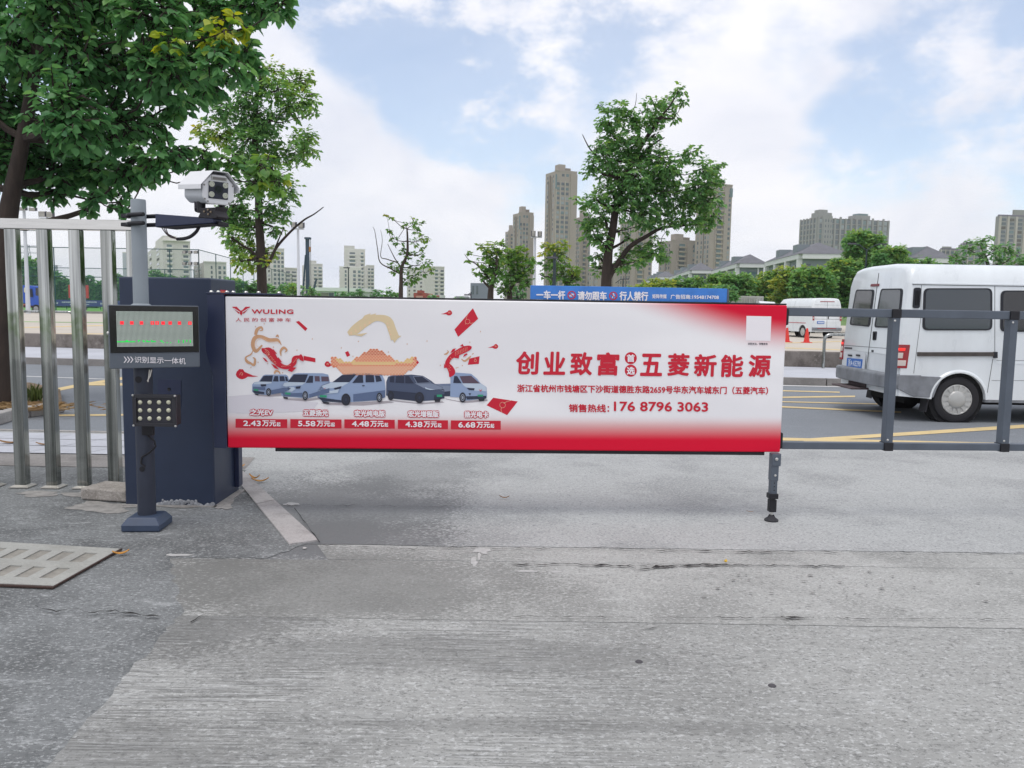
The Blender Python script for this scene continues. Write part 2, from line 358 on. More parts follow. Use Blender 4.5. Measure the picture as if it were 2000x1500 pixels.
crack([(1225, 1104), (1245, 1111), (1290, 1106), (1420, 1100)], 3.2, .0073, 5)
crack([(1000, 1203), (1300, 1205), (1600, 1207), (2000, 1209)], 1.6, .0072, 6)
crack([(1525, 1204), (1590, 1206)], 5.5, .0074, 16)
crack([(620, 1064), (780, 1072), (930, 1068)], 1.4, .0068, 7)
crack([(560, 986), (900, 989)], .8, .0072, 8)
crack([(575, 992), (625, 1059)], 3.0, .0074, 9)
crack([(1250, 1230), (1290, 1224)], 1.6, .0075, 10)
for i in range(40):                                        # pits and embedded chips on the right of the strip
    x, y = rng.uniform(1350, 1990), rng.uniform(1118, 1195); gpoly('concrete_pit', gp(blob(x, y, rng.uniform(2, 6), rng.uniform(.6, 1.3), i+60, 9)), .0131, M_pit if i else globals().setdefault('M_pit', mat('grey pit', '#7d7d7b', .95)))
# long dark scuffs on the near slab
M_scuff = mat('tyre scuff', '#8b888a', .9, var=.2, scale=30)
# far side: kerb, pavement, wall, parking lot, lawn
fw0, fw1 = G(100, 688), G(1580, 728)                       # foot of the low wall
def seg(a, b, x0, x1): return online(a, b, x0), online(a, b, x1)
ka, kb = seg(k0, k1, XL, XR); wa, wb = seg(fw0, fw1, XL, XR)
M_kerbf = concrete('far kerb', '#8d8a88', '#6d6a68', '#a7a5a3', speck=.3, blot=.4, blots=2, seed=57)
KH = .14
n = 60
for i in range(n):
    a = ka.lerp(kb, i/n); b = ka.lerp(kb, (i+1)/n - .0001)
    if abs(a.x) > 22 and abs(b.x) > 22: continue
    gpoly('kerb_stone', [a + Vector((.006, 0, 0)), b - Vector((.006, 0, 0)), b + Vector((-.006, .14, 0)), a + Vector((.006, .14, 0))], KH, M_kerbf, KH)
gpoly('far_pavement', [ka + Vector((0, .145, 0)), kb + Vector((0, .145, 0)), wb, wa], KH - .008, M_tile, .1)
M_GAP = 0
lot = [wa + Vector((0, .3, 0)), wb + Vector((0, .3, 0)), (60, 86), (-60, 86)]
gpoly('parking_lot', lot, .0, M_lot)
gpoly('lawn', [(-140, 87.5), (-14, 87.5), (-14, 200), (-140, 200)], .0, M_lawn)
gpoly('lawn_kerb', [(-140, 86.1), (-14, 86.1), (-14, 87.4), (-140, 87.4)], .22, M_kerbf, .22)
# painted lines
def line(p, q, wpx, m, z=.004, name='road_line'):
    a, b = G(*p, z), G(*q, z); nn = Vector((-(b-a).y, (b-a).x, 0)).normalized()
    ww = wpx/2
    mb = MB(); mb.poly([G(p[0], p[1]-ww, z), G(q[0], q[1]-ww, z), G(q[0], q[1]+ww, z), G(p[0], p[1]+ww, z)]); return struct(build(name, mb, m))
line((1300, 852), (2100, 871), 5.5, M_yel, .004); line((1570, 860), (2100, 826), 6.5, M_yel, .0045)
line((1300, 748), (1680, 756), 1.8, M_wht); line((1300, 757), (1640, 766), 2.0, M_yel, .0045); line((1300, 779), (1670, 774), 2.8, M_yel)
line((1300, 779), (1760, 790), 1.8, M_yel, .005); line((1300, 784), (1760, 805), 2.8, M_yel, .0055)
line((30, 777), (172, 749), 6, M_yel); line((170, 750), (330, 724), 5, M_yel, .0045); line((170, 750), (420, 752), 5, M_yel, .005); line((100, 811), (420, 809), 3.4, M_yel, .0042)
line((-50, 731), (330, 745), 1.2, M_wht)
line((30, 640), (420, 630), 1.6, M_yel, .006); line((-50, 652), (420, 652), 1.4, M_yel, .006); line((-50, 627), (400, 633), 1.0, M_lawn, .006)
line((1500, 678), (1660, 684), 1.5, M_yel, .006); line((1500, 671), (1660, 666), 1.3, M_yel, .006); line((1400, 688), (1660, 692), 1.3, M_wht, .006)
# the low wall
mb = MB(); wn_ = (wb - wa).normalized(); wt = Vector((0, .26, 0)); hw = Vector((0, 0, .44))
A = online(fw0, fw1, -30) + Vector((0, .0, KH-.01)); B = online(fw0, fw1, 30) + Vector((0, .0, KH-.01))
hw = Vector((0, 0, .36))
mb.prism([A, B, B + wt, A + wt], hw)
tag(build('low_wall', mb, M_wall, bevel=.015), 'low stained concrete wall running along the far side of the road', 'wall')
# ================================================================= BARRIER GATE
M_navy = mat('dark blue powder coat', '#2a354b', .42, var=.12, scale=2.5, spec=.45, bump=.06, bscale=260)
M_navy2 = mat('dark blue plate', '#232c48', .4, var=.1, scale=3, spec=.5)
M_gun = mat('gunmetal rail', '#59616c', .42, .25, var=.12, scale=5)
M_black = mat('black plastic', '#1c1c22', .5, spec=.4)
M_rubber = mat('black rubber', '#2e2e33', .8)
M_zinc = mat('zinc bolt', '#c9c9c6', .35, .9)
M_redp = mat('print red', '#c8102f', .42); M_redd = mat('print deep red', '#a80b28', .42)
M_whitep = mat('print white', '#eeeaee', .45)
bL = PY(440, 725, 5.11); bR = PY(1531, 740, 5.27)
bu = Vector((bR.x-bL.x, bR.y-bL.y, 0)).normalized(); bn = Vector((bu.y, -bu.x, 0))       # along the boom; towards the camera
def BP(px, py, off=0.0): return PN(px, py, Vector((bL.x, bL.y, 0)) + bn*off, bn)
zt = .5*(BP(440, 578).z + BP(1535, 597).z); zb = .5*(BP(444, 874).z + BP(1527, 884).z)
pL = BP(442, 725); pR = BP(1531, 740); PLEN = (Vector((pR.x, pR.y, 0)) - Vector((pL.x, pL.y, 0))).length
o2 = Vector((pL.x, pL.y, 0))
def BU(u, z, off=0.0): return o2 + bu*u + bn*off + Vector((0, 0, z))
gate = thing('barrier_gate', G(345, 985), 'red and white advert panel barrier gate with dark blue motor cabinet, closed across the driveway', 'barrier gate')
# panel material: pale print with red glow along the bottom and top right (printed artwork)
pm = bpy.data.materials.new('advert print'); pm.use_nodes = True; t = pm.node_tree; b = t.nodes['Principled BSDF']; b.inputs['Roughness'].default_value = .5; b.inputs['Specular IOR Level'].default_value = .2
uvn = N(t, 'ShaderNodeUVMap'); uvn.uv_map = 'UVMap'; sx = N(t, 'ShaderNodeSeparateXYZ'); t.links.new(uvn.outputs[0], sx.inputs[0]); U, V = sx.outputs[0], sx.outputs[1]
def cmix(f, a, c):
    n = N(t, 'ShaderNodeMix', data_type='RGBA'); t.links.new(f, n.inputs[0])
    if isinstance(a, tuple): n.inputs[6].default_value = (*a, 1)
    else: t.links.new(a, n.inputs[6])
    n.inputs[7].default_value = (*c, 1); return n.outputs[2]
wv = N(t, 'ShaderNodeTexNoise', i_Scale=2.2, i_Detail=2.0); t.links.new(uvn.outputs[0], wv.inputs['Vector'])
cc = cmix(sstep(t, wv.outputs[0], .38, .66), lin('#e8e7ea'), lin('#f1f0f2'))
cc = cmix(math_node(t, 'MULTIPLY', sstep(t, V, .25, .13), sstep(t, V, .02, .2)), cc, lin('#d8c5c0'))
vb = math_node(t, 'ADD', V, math_node(t, 'MULTIPLY', U, -.02))
low = sstep(t, vb, .25, .055)
curve = math_node(t, 'MULTIPLY_ADD', sstep(t, U, .50, 1.02), -.46, 1.10)
top = sstep(t, math_node(t, 'SUBTRACT', V, curve), .0, .27)
fr = math_node(t, 'MAXIMUM', math_node(t, 'POWER', low, 1.25), math_node(t, 'POWER', top, 1.2))
cc = cmix(fr, cc, lin('#d60f34'))
t.links.new(cc, b.inputs['Base Color'])
wr = N(t, 'ShaderNodeTexNoise', i_Scale=7.0, i_Detail=2.0); mpw = N(t, 'ShaderNodeMapping', i_Scale=(5, .6, 1)); t.links.new(uvn.outputs[0], mpw.inputs[0]); t.links.new(mpw.outputs[0], wr.inputs['Vector'])
bpn = N(t, 'ShaderNodeBump', i_Strength=.10, i_Distance=.02); t.links.new(wr.outputs[0], bpn.inputs['Height']); t.links.new(bpn.outputs[0], b.inputs['Normal'])
mb = MB(); TH = .11
mb.prism([BU(0, zb), BU(PLEN, zb), BU(PLEN, zt), BU(0, zt)], -bn*TH)
panel = build('advert_panel', mb, [pm], gate, recalc=True)
me = panel.data; uv = me.uv_layers.new(name='UVMap'); pb = Vector(gate['_base'])
for lp in me.loops:
    c = me.vertices[lp.vertex_index].co + pb; d = c - o2
    uv.data[lp.index].uv = (d.dot(bu)/PLEN, (c.z - zb)/(zt - zb))
md = panel.modifiers.new('bevel', 'BEVEL'); md.width = .008; md.segments = 2
# --- printed artwork: flat layers a fraction of a millimetre thick on the panel's face
LAY = [0]
def art(name, layers, mats, f, parent=None):
    """layers: (material index, polygon in crop pixels); f turns a crop pixel into a photograph pixel"""
    mb = MB()
    for i, (mi, pts) in enumerate(layers):
        mb.cur = mi; mb.poly([BP(*f(*p), .0012 + .0004*i) for p in pts])
    return build(name, mb, mats, parent or panel, recalc=False)
panel['_base'] = Vector(gate['_base'])
c3 = lambda x, y: (430 + x/5, 570 + y/5)
c4 = lambda x, y: (720 + x/5, 570 + y/5)
idp = lambda x, y: (x, y)
M_sil = mat('print silver blue', '#8fa2c2', .42); M_sill = mat('print pale silver', '#bccada', .42); M_sild = mat('print shade blue', '#5a6b8c', .42)
M_win = mat('print dark glass', '#292f45', .42); M_tyre = mat('print tyre', '#262833', .42); M_hub = mat('print hub', '#9aa3b2', .42)
M_grn = mat('print green plate', '#2e9a72', .42); M_gph = mat('print graphite', '#48536c', .42); M_gphl = mat('print graphite light', '#7f8aa0', .42); M_gphd = mat('print graphite dark', '#2d354a', .42)
M_shd = mat('print ground shade', '#aaa3a9', .42); M_flr = mat('print pale floor', '#dcd9e0', .42); M_maro = mat('print tinted glass', '#5b4a59', .42)
CM = [M_sil, M_sill, M_sild, M_win, M_tyre, M_hub, M_grn, M_gph, M_gphl, M_gphd, M_shd, M_maro, M_redp]
SIL, SLL, SLD, WIN, TYR, HUB, GRN, GPH, GPL, GPD, SHD, MAR, RED = range(13)
art('printed_floor', [(0, [(80, 1020), (330, 1000), (700, 1060), (960, 1080), (900, 1160), (400, 1190), (80, 1180)])], [M_flr], c3)
def wheel(x, y, rx, ry, hub=HUB): return [(TYR, ell(x, y, rx, ry, 16)), (hub, ell(x, y, rx*.62, ry*.64, 14)), (TYR, ell(x, y, rx*.5, ry*.52, 10)), (hub, ell(x, y, rx*.3, ry*.34, 10))]
art('printed_van', [(SHD, [(330, 1000), (500, 985), (760, 1000), (700, 1010), (480, 1025), (370, 1018)]),
    (SIL, [(312, 975), (313, 905), (330, 885), (378, 875), (418, 818), (440, 808), (640, 808), (662, 822), (676, 880), (676, 960), (600, 985), (500, 1004), (440, 1008), (335, 992)]),
    (SLL, [(330, 888), (378, 876), (505, 878), (500, 892), (420, 905), (326, 902)]), (WIN, [(386, 876), (424, 820), (516, 816), (505, 878)]), (WIN, [(514, 874), (532, 822), (566, 822), (570, 876)]), (WIN, [(582, 872), (580, 824), (624, 824), (634, 872)]), (WIN, [(640, 870), (634, 826), (652, 830), (664, 870)]),
    (SLD, [(318, 925), (440, 930), (440, 960), (320, 955)]), (WIN, [(395, 902), (450, 902), (448, 922), (398, 924)]), (GPD, [(316, 962), (430, 978), (430, 1000), (330, 988)]), (GRN, [(330, 948), (372, 952), (372, 968), (330, 964)]), (SLD, [(500, 960), (600, 940), (676, 930), (676, 960), (600, 985), (500, 1000)])]
    + wheel(473, 978, 25, 38) + [(TYR, [(336, 992), (376, 998), (372, 1010), (345, 1006)])], CM, c3)
art('printed_van', [(SHD, [(610, 1040), (900, 1040), (1050, 1020), (1050, 1040), (830, 1070), (650, 1058)]),
    (SIL, [(596, 1010), (592, 925), (625, 888), (655, 880), (712, 802), (760, 793), (1000, 795), (1055, 808), (1070, 870), (1066, 980), (900, 1030), (860, 1040), (620, 1022)]),
    (SLL, [(625, 890), (660, 882), (836, 884), (800, 910), (640, 925), (612, 915)]), (WIN, [(660, 880), (720, 806), (858, 806), (828, 884)]), (WIN, [(836, 888), (872, 820), (908, 820), (906, 888)]), (MAR, [(926, 874), (922, 822), (970, 824), (974, 874)]), (MAR, [(990, 874), (986, 826), (1058, 828), (1062, 872)]),
    (SLD, [(600, 975), (700, 990), (800, 985), (800, 1024), (620, 1018)]), (SLL, [(640, 930), (720, 930), (735, 950), (700, 975), (630, 970)]), (WIN, [(735, 926), (788, 920), (780, 942), (742, 946)]), (GRN, [(634, 982), (686, 986), (686, 1004), (634, 1000)]), (WIN, [(655, 934), (672, 946), (690, 934), (684, 950), (662, 950)]), (SLD, [(870, 1000), (1066, 940), (1066, 985), (870, 1034)])]
    + wheel(830, 1014, 27, 46) + [(TYR, [(610, 1022), (662, 1030), (660, 1048), (625, 1042)])], CM, c3)
art('printed_van', [(SHD, [(985, 1085), (1250, 1080), (1640, 1065), (1700, 1080), (1400, 1110), (1050, 1105)]),
    (SIL, [(950, 1030), (955, 960), (990, 915), (1060, 885), (1100, 880), (1190, 810), (1300, 794), (1500, 796), (1580, 808), (1606, 860), (1616, 950), (1610, 1030), (1540, 1060), (1200, 1082), (1000, 1070)]),
    (SLL, [(990, 920), (1090, 884), (1260, 884), (1180, 930), (1020, 950)]), (WIN, [(1096, 882), (1190, 814), (1330, 806), (1262, 882)]), (WIN, [(1290, 890), (1352, 812), (1394, 812), (1398, 888)]), (WIN, [(1420, 884), (1420, 812), (1500, 814), (1506, 882)]), (WIN, [(1524, 880), (1512, 816), (1560, 820), (1580, 870)]),
    (SLD, [(1300, 1000), (1610, 960), (1612, 1030), (1540, 1056), (1300, 1070)]), (SLL, [(960, 965), (1090, 965), (1160, 950), (1150, 985), (1000, 1000)]), (WIN, [(1110, 940), (1186, 920), (1176, 944), (1120, 956)]), (GRN, [(974, 1008), (1040, 1010), (1040, 1032), (974, 1028)]), (GPD, [(950, 1028), (1100, 1048), (1190, 1060), (1190, 1080), (1000, 1066)]), (WIN, [(1385, 912), (1412, 912), (1408, 922), (1388, 922)]), (RED, [(1004, 936), (1016, 946), (1032, 934), (1020, 950)])]
    + wheel(1228, 1052, 45, 60, GPD) + wheel(1555, 1032, 28, 48) + [(TYR, [(990, 1066), (1066, 1080), (1060, 1096), (1010, 1090)])], CM, c3)
art('printed_van', [(SHD, [(190, 1050), (480, 1085), (720, 1070), (740, 1080), (520, 1098), (220, 1066)]),
    (GPH, [(170, 1010), (172, 880), (190, 830), (230, 816), (420, 808), (530, 820), (610, 868), (640, 894), (720, 930), (742, 970), (740, 1040), (640, 1060), (480, 1070), (240, 1044)]),
    (GPL, [(450, 894), (610, 892), (710, 928), (730, 948), (640, 955), (540, 940)]), (WIN, [(206, 882), (206, 832), (250, 824), (248, 886)]), (WIN, [(262, 886), (270, 824), (346, 822), (348, 892)]), (WIN, [(358, 892), (358, 822), (392, 822), (442, 894)]), (M_i := GPL, [(432, 826), (528, 822), (614, 886), (470, 894)]), (WIN, [(440, 830), (524, 827), (600, 882), (476, 890)]),
    (GPD, [(180, 960), (480, 990), (480, 1066), (240, 1040)]), (SLL, [(550, 930), (590, 945), (650, 955), (600, 958), (556, 948)]), (GPD, [(640, 1010), (742, 1000), (740, 1040), (640, 1052)]), (GRN, [(666, 1004), (718, 1004), (718, 1026), (666, 1026)])]
    + wheel(216, 1014, 30, 46, GPD) + wheel(496, 1034, 44, 56, GPD) + [(TYR, [(640, 1052), (704, 1046), (696, 1074), (650, 1076)])], CM, c4)
art('printed_truck', [(SHD, [(740, 1040), (900, 1070), (1160, 1050), (1160, 1066), (940, 1086), (760, 1050)]),
    (GPL, [(640, 900), (800, 896), (800, 970), (740, 980), (640, 925)]), (SLD, [(700, 905), (800, 905), (800, 915), (700, 912)]), (GPD, [(740, 975), (800, 968), (800, 1020), (740, 1020)]),
    (SIL, [(796, 1026), (800, 830), (816, 796), (850, 788), (1000, 800), (1060, 850), (1090, 890), (1150, 930), (1156, 1000), (1150, 1040), (980, 1060), (940, 1062), (880, 1030)]),
    (SLL, [(910, 894), (1096, 896), (1146, 930), (1150, 970), (1030, 965), (940, 925)]), (MAR, [(888, 824), (1000, 818), (1086, 894), (920, 892)]), (WIN, [(826, 890), (836, 822), (864, 822), (908, 892)]),
    (WIN, [(955, 936), (1036, 942), (1030, 962), (980, 958)]), (GPD, [(950, 1020), (1150, 1015), (1150, 1042), (960, 1052)]), (GRN, [(1064, 1004), (1118, 1004), (1118, 1022), (1064, 1022)]), (RED, [(1078, 950), (1092, 964), (1108, 950), (1098, 972), (1088, 972)]), (GPD, [(975, 990), (1000, 990), (990, 1012)])]
    + wheel(918, 1032, 32, 50) + [(TYR, [(1070, 1046), (1136, 1040), (1124, 1066), (1080, 1068)])], CM, c4)
# carp, waves and clouds
M_gold = mat('print pale gold', '#dcc8a2', .42); M_goldd = mat('print gold', '#cf9f79', .42); M_line = mat('print cream line', '#efc9a8', .42)
def ribbon(path, widths):
    P = [Vector((x, y)) for x, y in path]; L, Rr = [], []
    for i, p in enumerate(P):
        d = (P[min(i+1, len(P)-1)] - P[max(i-1, 0)]).normalized(); n = Vector((-d.y, d.x)); L.append(tuple(p + n*widths[i])); Rr.append(tuple(p - n*widths[i]))
    return L + Rr[::-1]
def spline(pts, n=6):
    out = []
    for i in range(len(pts)-1):
        p0 = pts[max(i-1, 0)]; p1 = pts[i]; p2 = pts[i+1]; p3 = pts[min(i+2, len(pts)-1)]
        for k in range(n):
            t_ = k/n; out.append(tuple(.5*((2*b_) + (-a_+c_)*t_ + (2*a_-5*b_+4*c_-d_)*t_*t_ + (-a_+3*b_-3*c_+d_)*t_**3) for a_, b_, c_, d_ in zip(p0, p1, p2, p3)))
    return out + [tuple(pts[-1])]
def rib(mi, path, wd, n=6):
    """curved ribbon as a strip of quads"""
    q = spline([(*p, w_) for p, w_ in zip(path, wd)], n); res = []
    for a, c in zip(q[:-1], q[1:]):
        res.append((a, c))
    L = ribbon([(p[0], p[1]) for p in q], [max(.5, p[2]) for p in q]); m = len(q)
    return [(mi, [L[i], L[i+1], L[2*m-2-i], L[2*m-1-i]]) for i in range(m-1)]
def flat(layers_groups, name, mats, f):
    mb = MB(); q_ = 0
    for i, grp in enumerate(layers_groups):
        for mi, pts in grp: mb.cur = mi; mb.poly([BP(*f(*p), .0012 + .0004*i + .00002*q_) for p in pts]); q_ += 1
    return build(name, mb, mats, panel, recalc=False)
FM = [M_redp, M_goldd, M_line, M_gold, M_redd]
def scales(path, r_, mi=2):
    out = []
    for (x, y) in path: out += [(mi, ell(x, y, r_, r_*.45, 6, .6))]
    return out
# wave and left carp
flat([rib(1, [(410, 520), (350, 580), (318, 520), (340, 450), (400, 438), (480, 470), (560, 470), (598, 520)], [8, 16, 18, 20, 16, 18, 14, 2]) + rib(1, [(345, 420), (360, 370), (400, 345), (412, 372), (385, 380)], [14, 16, 10, 7, 3]) + rib(1, [(300, 700), (262, 680), (250, 640), (300, 610), (320, 570)], [10, 14, 7, 6, 2]) + rib(1, [(290, 690), (330, 715), (340, 660), (318, 640)], [8, 12, 9, 4]) + rib(1, [(595, 625), (590, 580), (620, 545), (650, 570), (630, 590)], [4, 10, 12, 8, 3]) + rib(1, [(545, 440), (560, 425), (570, 445)], [5, 9, 3]) + rib(1, [(530, 800), (540, 775), (570, 778), (586, 800)], [6, 10, 8, 5]),
      rib(2, [(360, 560), (338, 520), (352, 462), (410, 450), (480, 484), (570, 484)], [1.6]*6) + rib(2, [(380, 540), (352, 520), (360, 478), (410, 462), (480, 494), (575, 500)], [1.6]*6),
      rib(0, [(405, 552), (430, 572), (480, 590), (530, 660), (590, 720), (660, 735), (715, 700), (730, 650), (790, 628)], [5, 26, 42, 34, 24, 20, 24, 24, 8]) + [(0, [(500, 570), (520, 560), (556, 606), (530, 600)]), (0, [(545, 648), (570, 640), (606, 690), (575, 680)]), (0, [(496, 700), (540, 720), (575, 760), (530, 745)]), (0, [(690, 735), (745, 740), (700, 782), (660, 770)]), (0, [(760, 630), (790, 606), (812, 640), (815, 680), (780, 668)]), (0, [(412, 640), (440, 650), (470, 690), (440, 676)])],
      scales([(440 + 14*i + 5*(j % 2), 575 + 17*i + 14*j - 12) for i in range(8) for j in range(3)], 5) + scales([(600 + 12*i, 728 - 1.5*i) for i in range(8)] + [(715 + 8*i, 690 - 10*i) for i in range(5)], 5) + rib(2, [(440, 560), (470, 580), (478, 600), (462, 622)], [1.5]*4)], 'printed_carp', FM, c3)
# right carp (other crop)
flat([rib(1, [(735, 610), (760, 605), (778, 585), (766, 570)], [3, 8, 6, 2]) + rib(1, [(905, 655), (940, 675), (985, 640), (1000, 625)], [3, 9, 8, 2]) + rib(1, [(1010, 610), (1026, 600)], [5, 3]) + rib(1, [(850, 745), (880, 735)], [3, 2]),
      rib(0, [(1004, 535), (985, 545), (930, 565), (860, 600), (800, 640), (768, 700), (800, 750), (812, 790), (790, 830)], [6, 22, 32, 28, 22, 22, 30, 32, 6]) + [(0, [(890, 530), (918, 508), (930, 535)]), (0, [(820, 560), (850, 550), (838, 580), (795, 600)]), (0, [(960, 600), (966, 612), (920, 640), (935, 610)]), (0, [(850, 630), (885, 620), (880, 650), (836, 645)]), (0, [(738, 700), (760, 740), (735, 745)])],
      scales([(960 - 16*i, 552 + 7*i + 13*j - 10) for i in range(8) for j in range(3)], 5) + scales([(800 - 2*i + 12*(i % 2), 640 + 14*i) for i in range(11)], 5)], 'printed_carp', FM, c4)
# pale gold carp at the top (crosses both crops; photograph pixels)
flat([rib(3, [(680, 652), (692, 645), (712, 630), (735, 621), (757, 626), (766, 645), (772, 662)], [4, 9, 9, 6, 8, 8, 9]) + [(3, [(702, 630), (712, 616), (724, 612), (720, 622)]), (3, [(715, 617), (735, 612), (728, 622), (716, 628)]), (3, [(764, 655), (784, 656), (776, 662), (770, 670)]), (3, [(690, 654), (718, 650), (706, 657)])],
      [(2, ell(686 + 9*i, 649 - 5*i + 3*j, 2.2, .9, 6, .5)) for i in range(5) for j in range(2)] + [(2, ell(757 + 2*i, 632 + 7*i, 2.2, .9, 6, .8)) for i in range(4)]], 'printed_carp', FM, idp)
# the gold ingot of overlapping scales
M_or = mat('print orange scale', '#dd8060', .42); M_or2 = mat('print deep orange scale', '#c9654a', .42); M_yl = mat('print yellow scale', '#dfc07c', .42); M_pk = mat('print peach scale', '#e0a184', .42)
mb = MB(); row = 0; lay = 0
ing_top = lambda x: 682 - 0 if False else 0
y = 684
while y < 732:
    off_ = (row % 2)*3; 
    x = 646 + off_
    while x < 816:
        inL = abs(x - 731); ytop_mid = 683 + max(0, inL - 8)*.62; ytop_edge = 700 - max(0, inL - 60)*.25 + 3
        lim = 60 + 0
        inside = (inL < 46 and y > ytop_mid) or (y > ytop_edge + (4 if inL < 60 else 0) and inL < 83 - max(0, y - 712)*1.3)
        if inside:
            if inL < 40 and y < 706 + (40-inL)*.05 and y > ytop_mid: mi = 1 if (y < 694) else 0
            elif y < 712 + max(0, (inL-40))*-.1 and inL < 76: mi = 2
            else: mi = 3 if y > 718 else 0
            mb.cur = mi; e = ell(x, y, 3.3, 3.3, 10); mb.poly([BP(*p, .0010 + .00004*row) for p in e]); mb.cur = 4
            mb.poly([BP(x + 3.3*math.cos(a_), y + 3.3*math.sin(a_), .00102 + .00004*row) for a_ in [math.pi + math.pi*k/6 for k in range(7)]] + [BP(x + 2.7*math.cos(a_), y + .2 + 2.7*math.sin(a_), .00102 + .00004*row) for a_ in [2*math.pi - math.pi*k/6 for k in range(7)]])
        x += 6
    y += 3.1; row += 1
build('printed_ingot', mb, [M_or, M_or2, M_yl, M_pk, M_line], panel, recalc=False)
# red envelopes
def env(pts, f, circ=None, arcs=()):
    L = [[(0, pts)]]
    if circ:
        x, y, r_ = circ
        L.append(sum([rib(2, list(a), [1.4]*len(a)) for a in arcs], []) + rib(2, ell(x, y, r_, r_, 12) + [(x+r_, y)], [1.3]*13, 1))
    return flat(L, 'printed_envelope', FM, f)
env([(738, 292), (770, 284), (852, 358), (832, 382)], c3); env([(816, 624), (930, 648), (930, 688), (816, 668)], c3); env([(1219, 590), (1250, 578), (1270, 620), (1238, 636)], c3)
env([(1018, 160), (1070, 262), (874, 440), (838, 368)], c4, (966, 290, 23), ([(968, 216), (955, 250), (952, 270)], [(985, 300), (1000, 308), (1022, 300)], [(945, 318), (950, 305)]))
env([(984, 652), (1084, 628), (1076, 704), (968, 712)], c4, (1042, 672, 11), ([(1040, 640), (1038, 660)],)); env([(402, 700), (456, 646), (492, 690), (438, 742)], c4, (452, 684, 9)); env([(48, 680), (80, 654), (104, 684), (74, 710)], c4)
env([(1152, 1108), (1216, 1034), (1456, 1070), (1352, 1204)], c4, (1308, 1105, 28), ([(1400, 1058), (1350, 1072), (1318, 1090)], [(1296, 1128), (1294, 1160), (1306, 1186)]))
# little red clouds and sparkles
def cloud(f, x, y, s, flip=1):
    pts = [(-60, 5), (-52, -22), (-25, -50), (10, -48), (28, -22), (60, -8), (110, 14), (165, 22), (110, 28), (60, 26), (35, 42), (5, 52), (-25, 46), (-50, 28)]
    flat([[(0, [(x + flip*px_*s, y + py_*s) for px_, py_ in pts])], rib(2, [(x + flip*px_*s, y + py_*s) for px_, py_ in ((-22, 10), (-12, -12), (8, -8), (4, 10), (-6, 6))], [1.5]*5)], 'printed_cloud', FM, f)
cloud(c3, 212, 803, .98); cloud(c3, 1052, 706, .55, 1); cloud(c4, 786, 205, .50, -1); cloud(c4, 1238, 533, .46, -1)
sp_ = MB()
for (x, y) in ((900, 460), (1350, 484), (1183, 547), (1297, 630), (345, 340), (750, 570), (430, 312), (370, 688), (300, 738), (465, 700), (610, 790), (520, 540)): sp_.poly([BP(*c3(*p), .0013) for p in ((x-9, y), (x, y-3), (x+9, y), (x, y+3))]); sp_.poly([BP(*c3(*p), .0016) for p in ((x-3, y), (x, y-10), (x+3, y), (x, y+10))])
for (x, y) in ((376, 510), (570, 480), (193, 588), (1092, 388), (988, 492), (915, 720), (700, 718)): sp_.poly([BP(*c4(*p), .0013) for p in ((x-9, y), (x, y-3), (x+9, y), (x, y+3))]); sp_.poly([BP(*c4(*p), .0016) for p in ((x-3, y), (x, y-10), (x+3, y), (x, y+10))])
build('printed_sparkles', sp_, M_goldd, panel, recalc=False)['kind'] = 'stuff'
# logo and lettering
def bt(body, x0, y0, x1, y1, m=None, bold=.0, off=.0022, shear=0.0, space=1.0, name='lettering', sl=.012, parent=None):
    """box in photograph pixels; the line falls sl pixels per pixel to the right"""
    dy = (x1-x0)*sl
    return text_on(name, body, (BP(x0, y1, off), BP(x1, y1+dy, off), BP(x0, y0, off)), m or M_redp, parent or panel, bold, shear, space)
lg = [[(0, [(453, 599), (462.5, 599), (472, 611), (468, 615)]), (0, [(489, 599), (479.5, 599), (470.5, 611), (474, 615)]), (0, [(471, 605.5), (475.5, 611), (471, 617), (466.5, 611)])]]
flat([[(0, [(453, 599), (462.5, 599), (470, 607), (466, 613)])], [(0, [(489, 599), (479.5, 599), (472, 607), (476, 613)])], [(0, [(471, 605.5), (474.6, 611), (471, 616.5), (467.4, 611)])], [(1, [(456, 602.6), (457, 601.8), (469, 609.4), (468, 610.4)])], [(1, [(486, 602.6), (485, 601.8), (473, 609.4), (474, 610.4)])]], 'logo_emblem', [M_redp, M_whitep], idp)
bt('WULING', 491.5, 604, 573, 613, bold=.05, space=1.08, sl=.004)
bt('人 民 的 创 富 神 车', 460, 620.5, 568, 628, bold=.004, space=1.0, sl=.006)
# five model names and price tags
for (name_, price, x0, x1, y0, bx0, bx1, by0) in (('之光EV', '2.43', 488, 533, 799, 460, 561, 818), ('五菱扬光', '5.58', 592, 641, 800, 567, 667, 818.5), ('宏光纯电版', '4.48', 692, 752, 801, 672.5, 771, 819), ('宏光增程版', '4.38', 797, 857, 802, 777, 875, 820), ('扬光电卡', '6.68', 907, 954, 803, 880.5, 978, 821)):
    bt(name_, x0-1.6, y0-1.6, x1+1.6, y0+14.2, M_redp, .16, .0016); bt(name_, x0, y0, x1, y0+12.6, M_whitep, .045, .0026)
    tg = flat([[(0, [(bx0, by0), (bx1, by0+.9), (bx1, by0+18.2), (bx0, by0+17.4)])]], 'price_tag', [M_redp], idp)
    w_ = bx1-bx0
    bt(price, bx0+w_*.15, by0+3.2, bx0+w_*.49, by0+14, M_whitep, .04); bt('万元', bx0+w_*.515, by0+3, bx0+w_*.785, by0+14.6, M_whitep, .035); bt('起', bx0+w_*.795, by0+6.5, bx0+w_*.87, by0+14.8, M_whitep, .03)
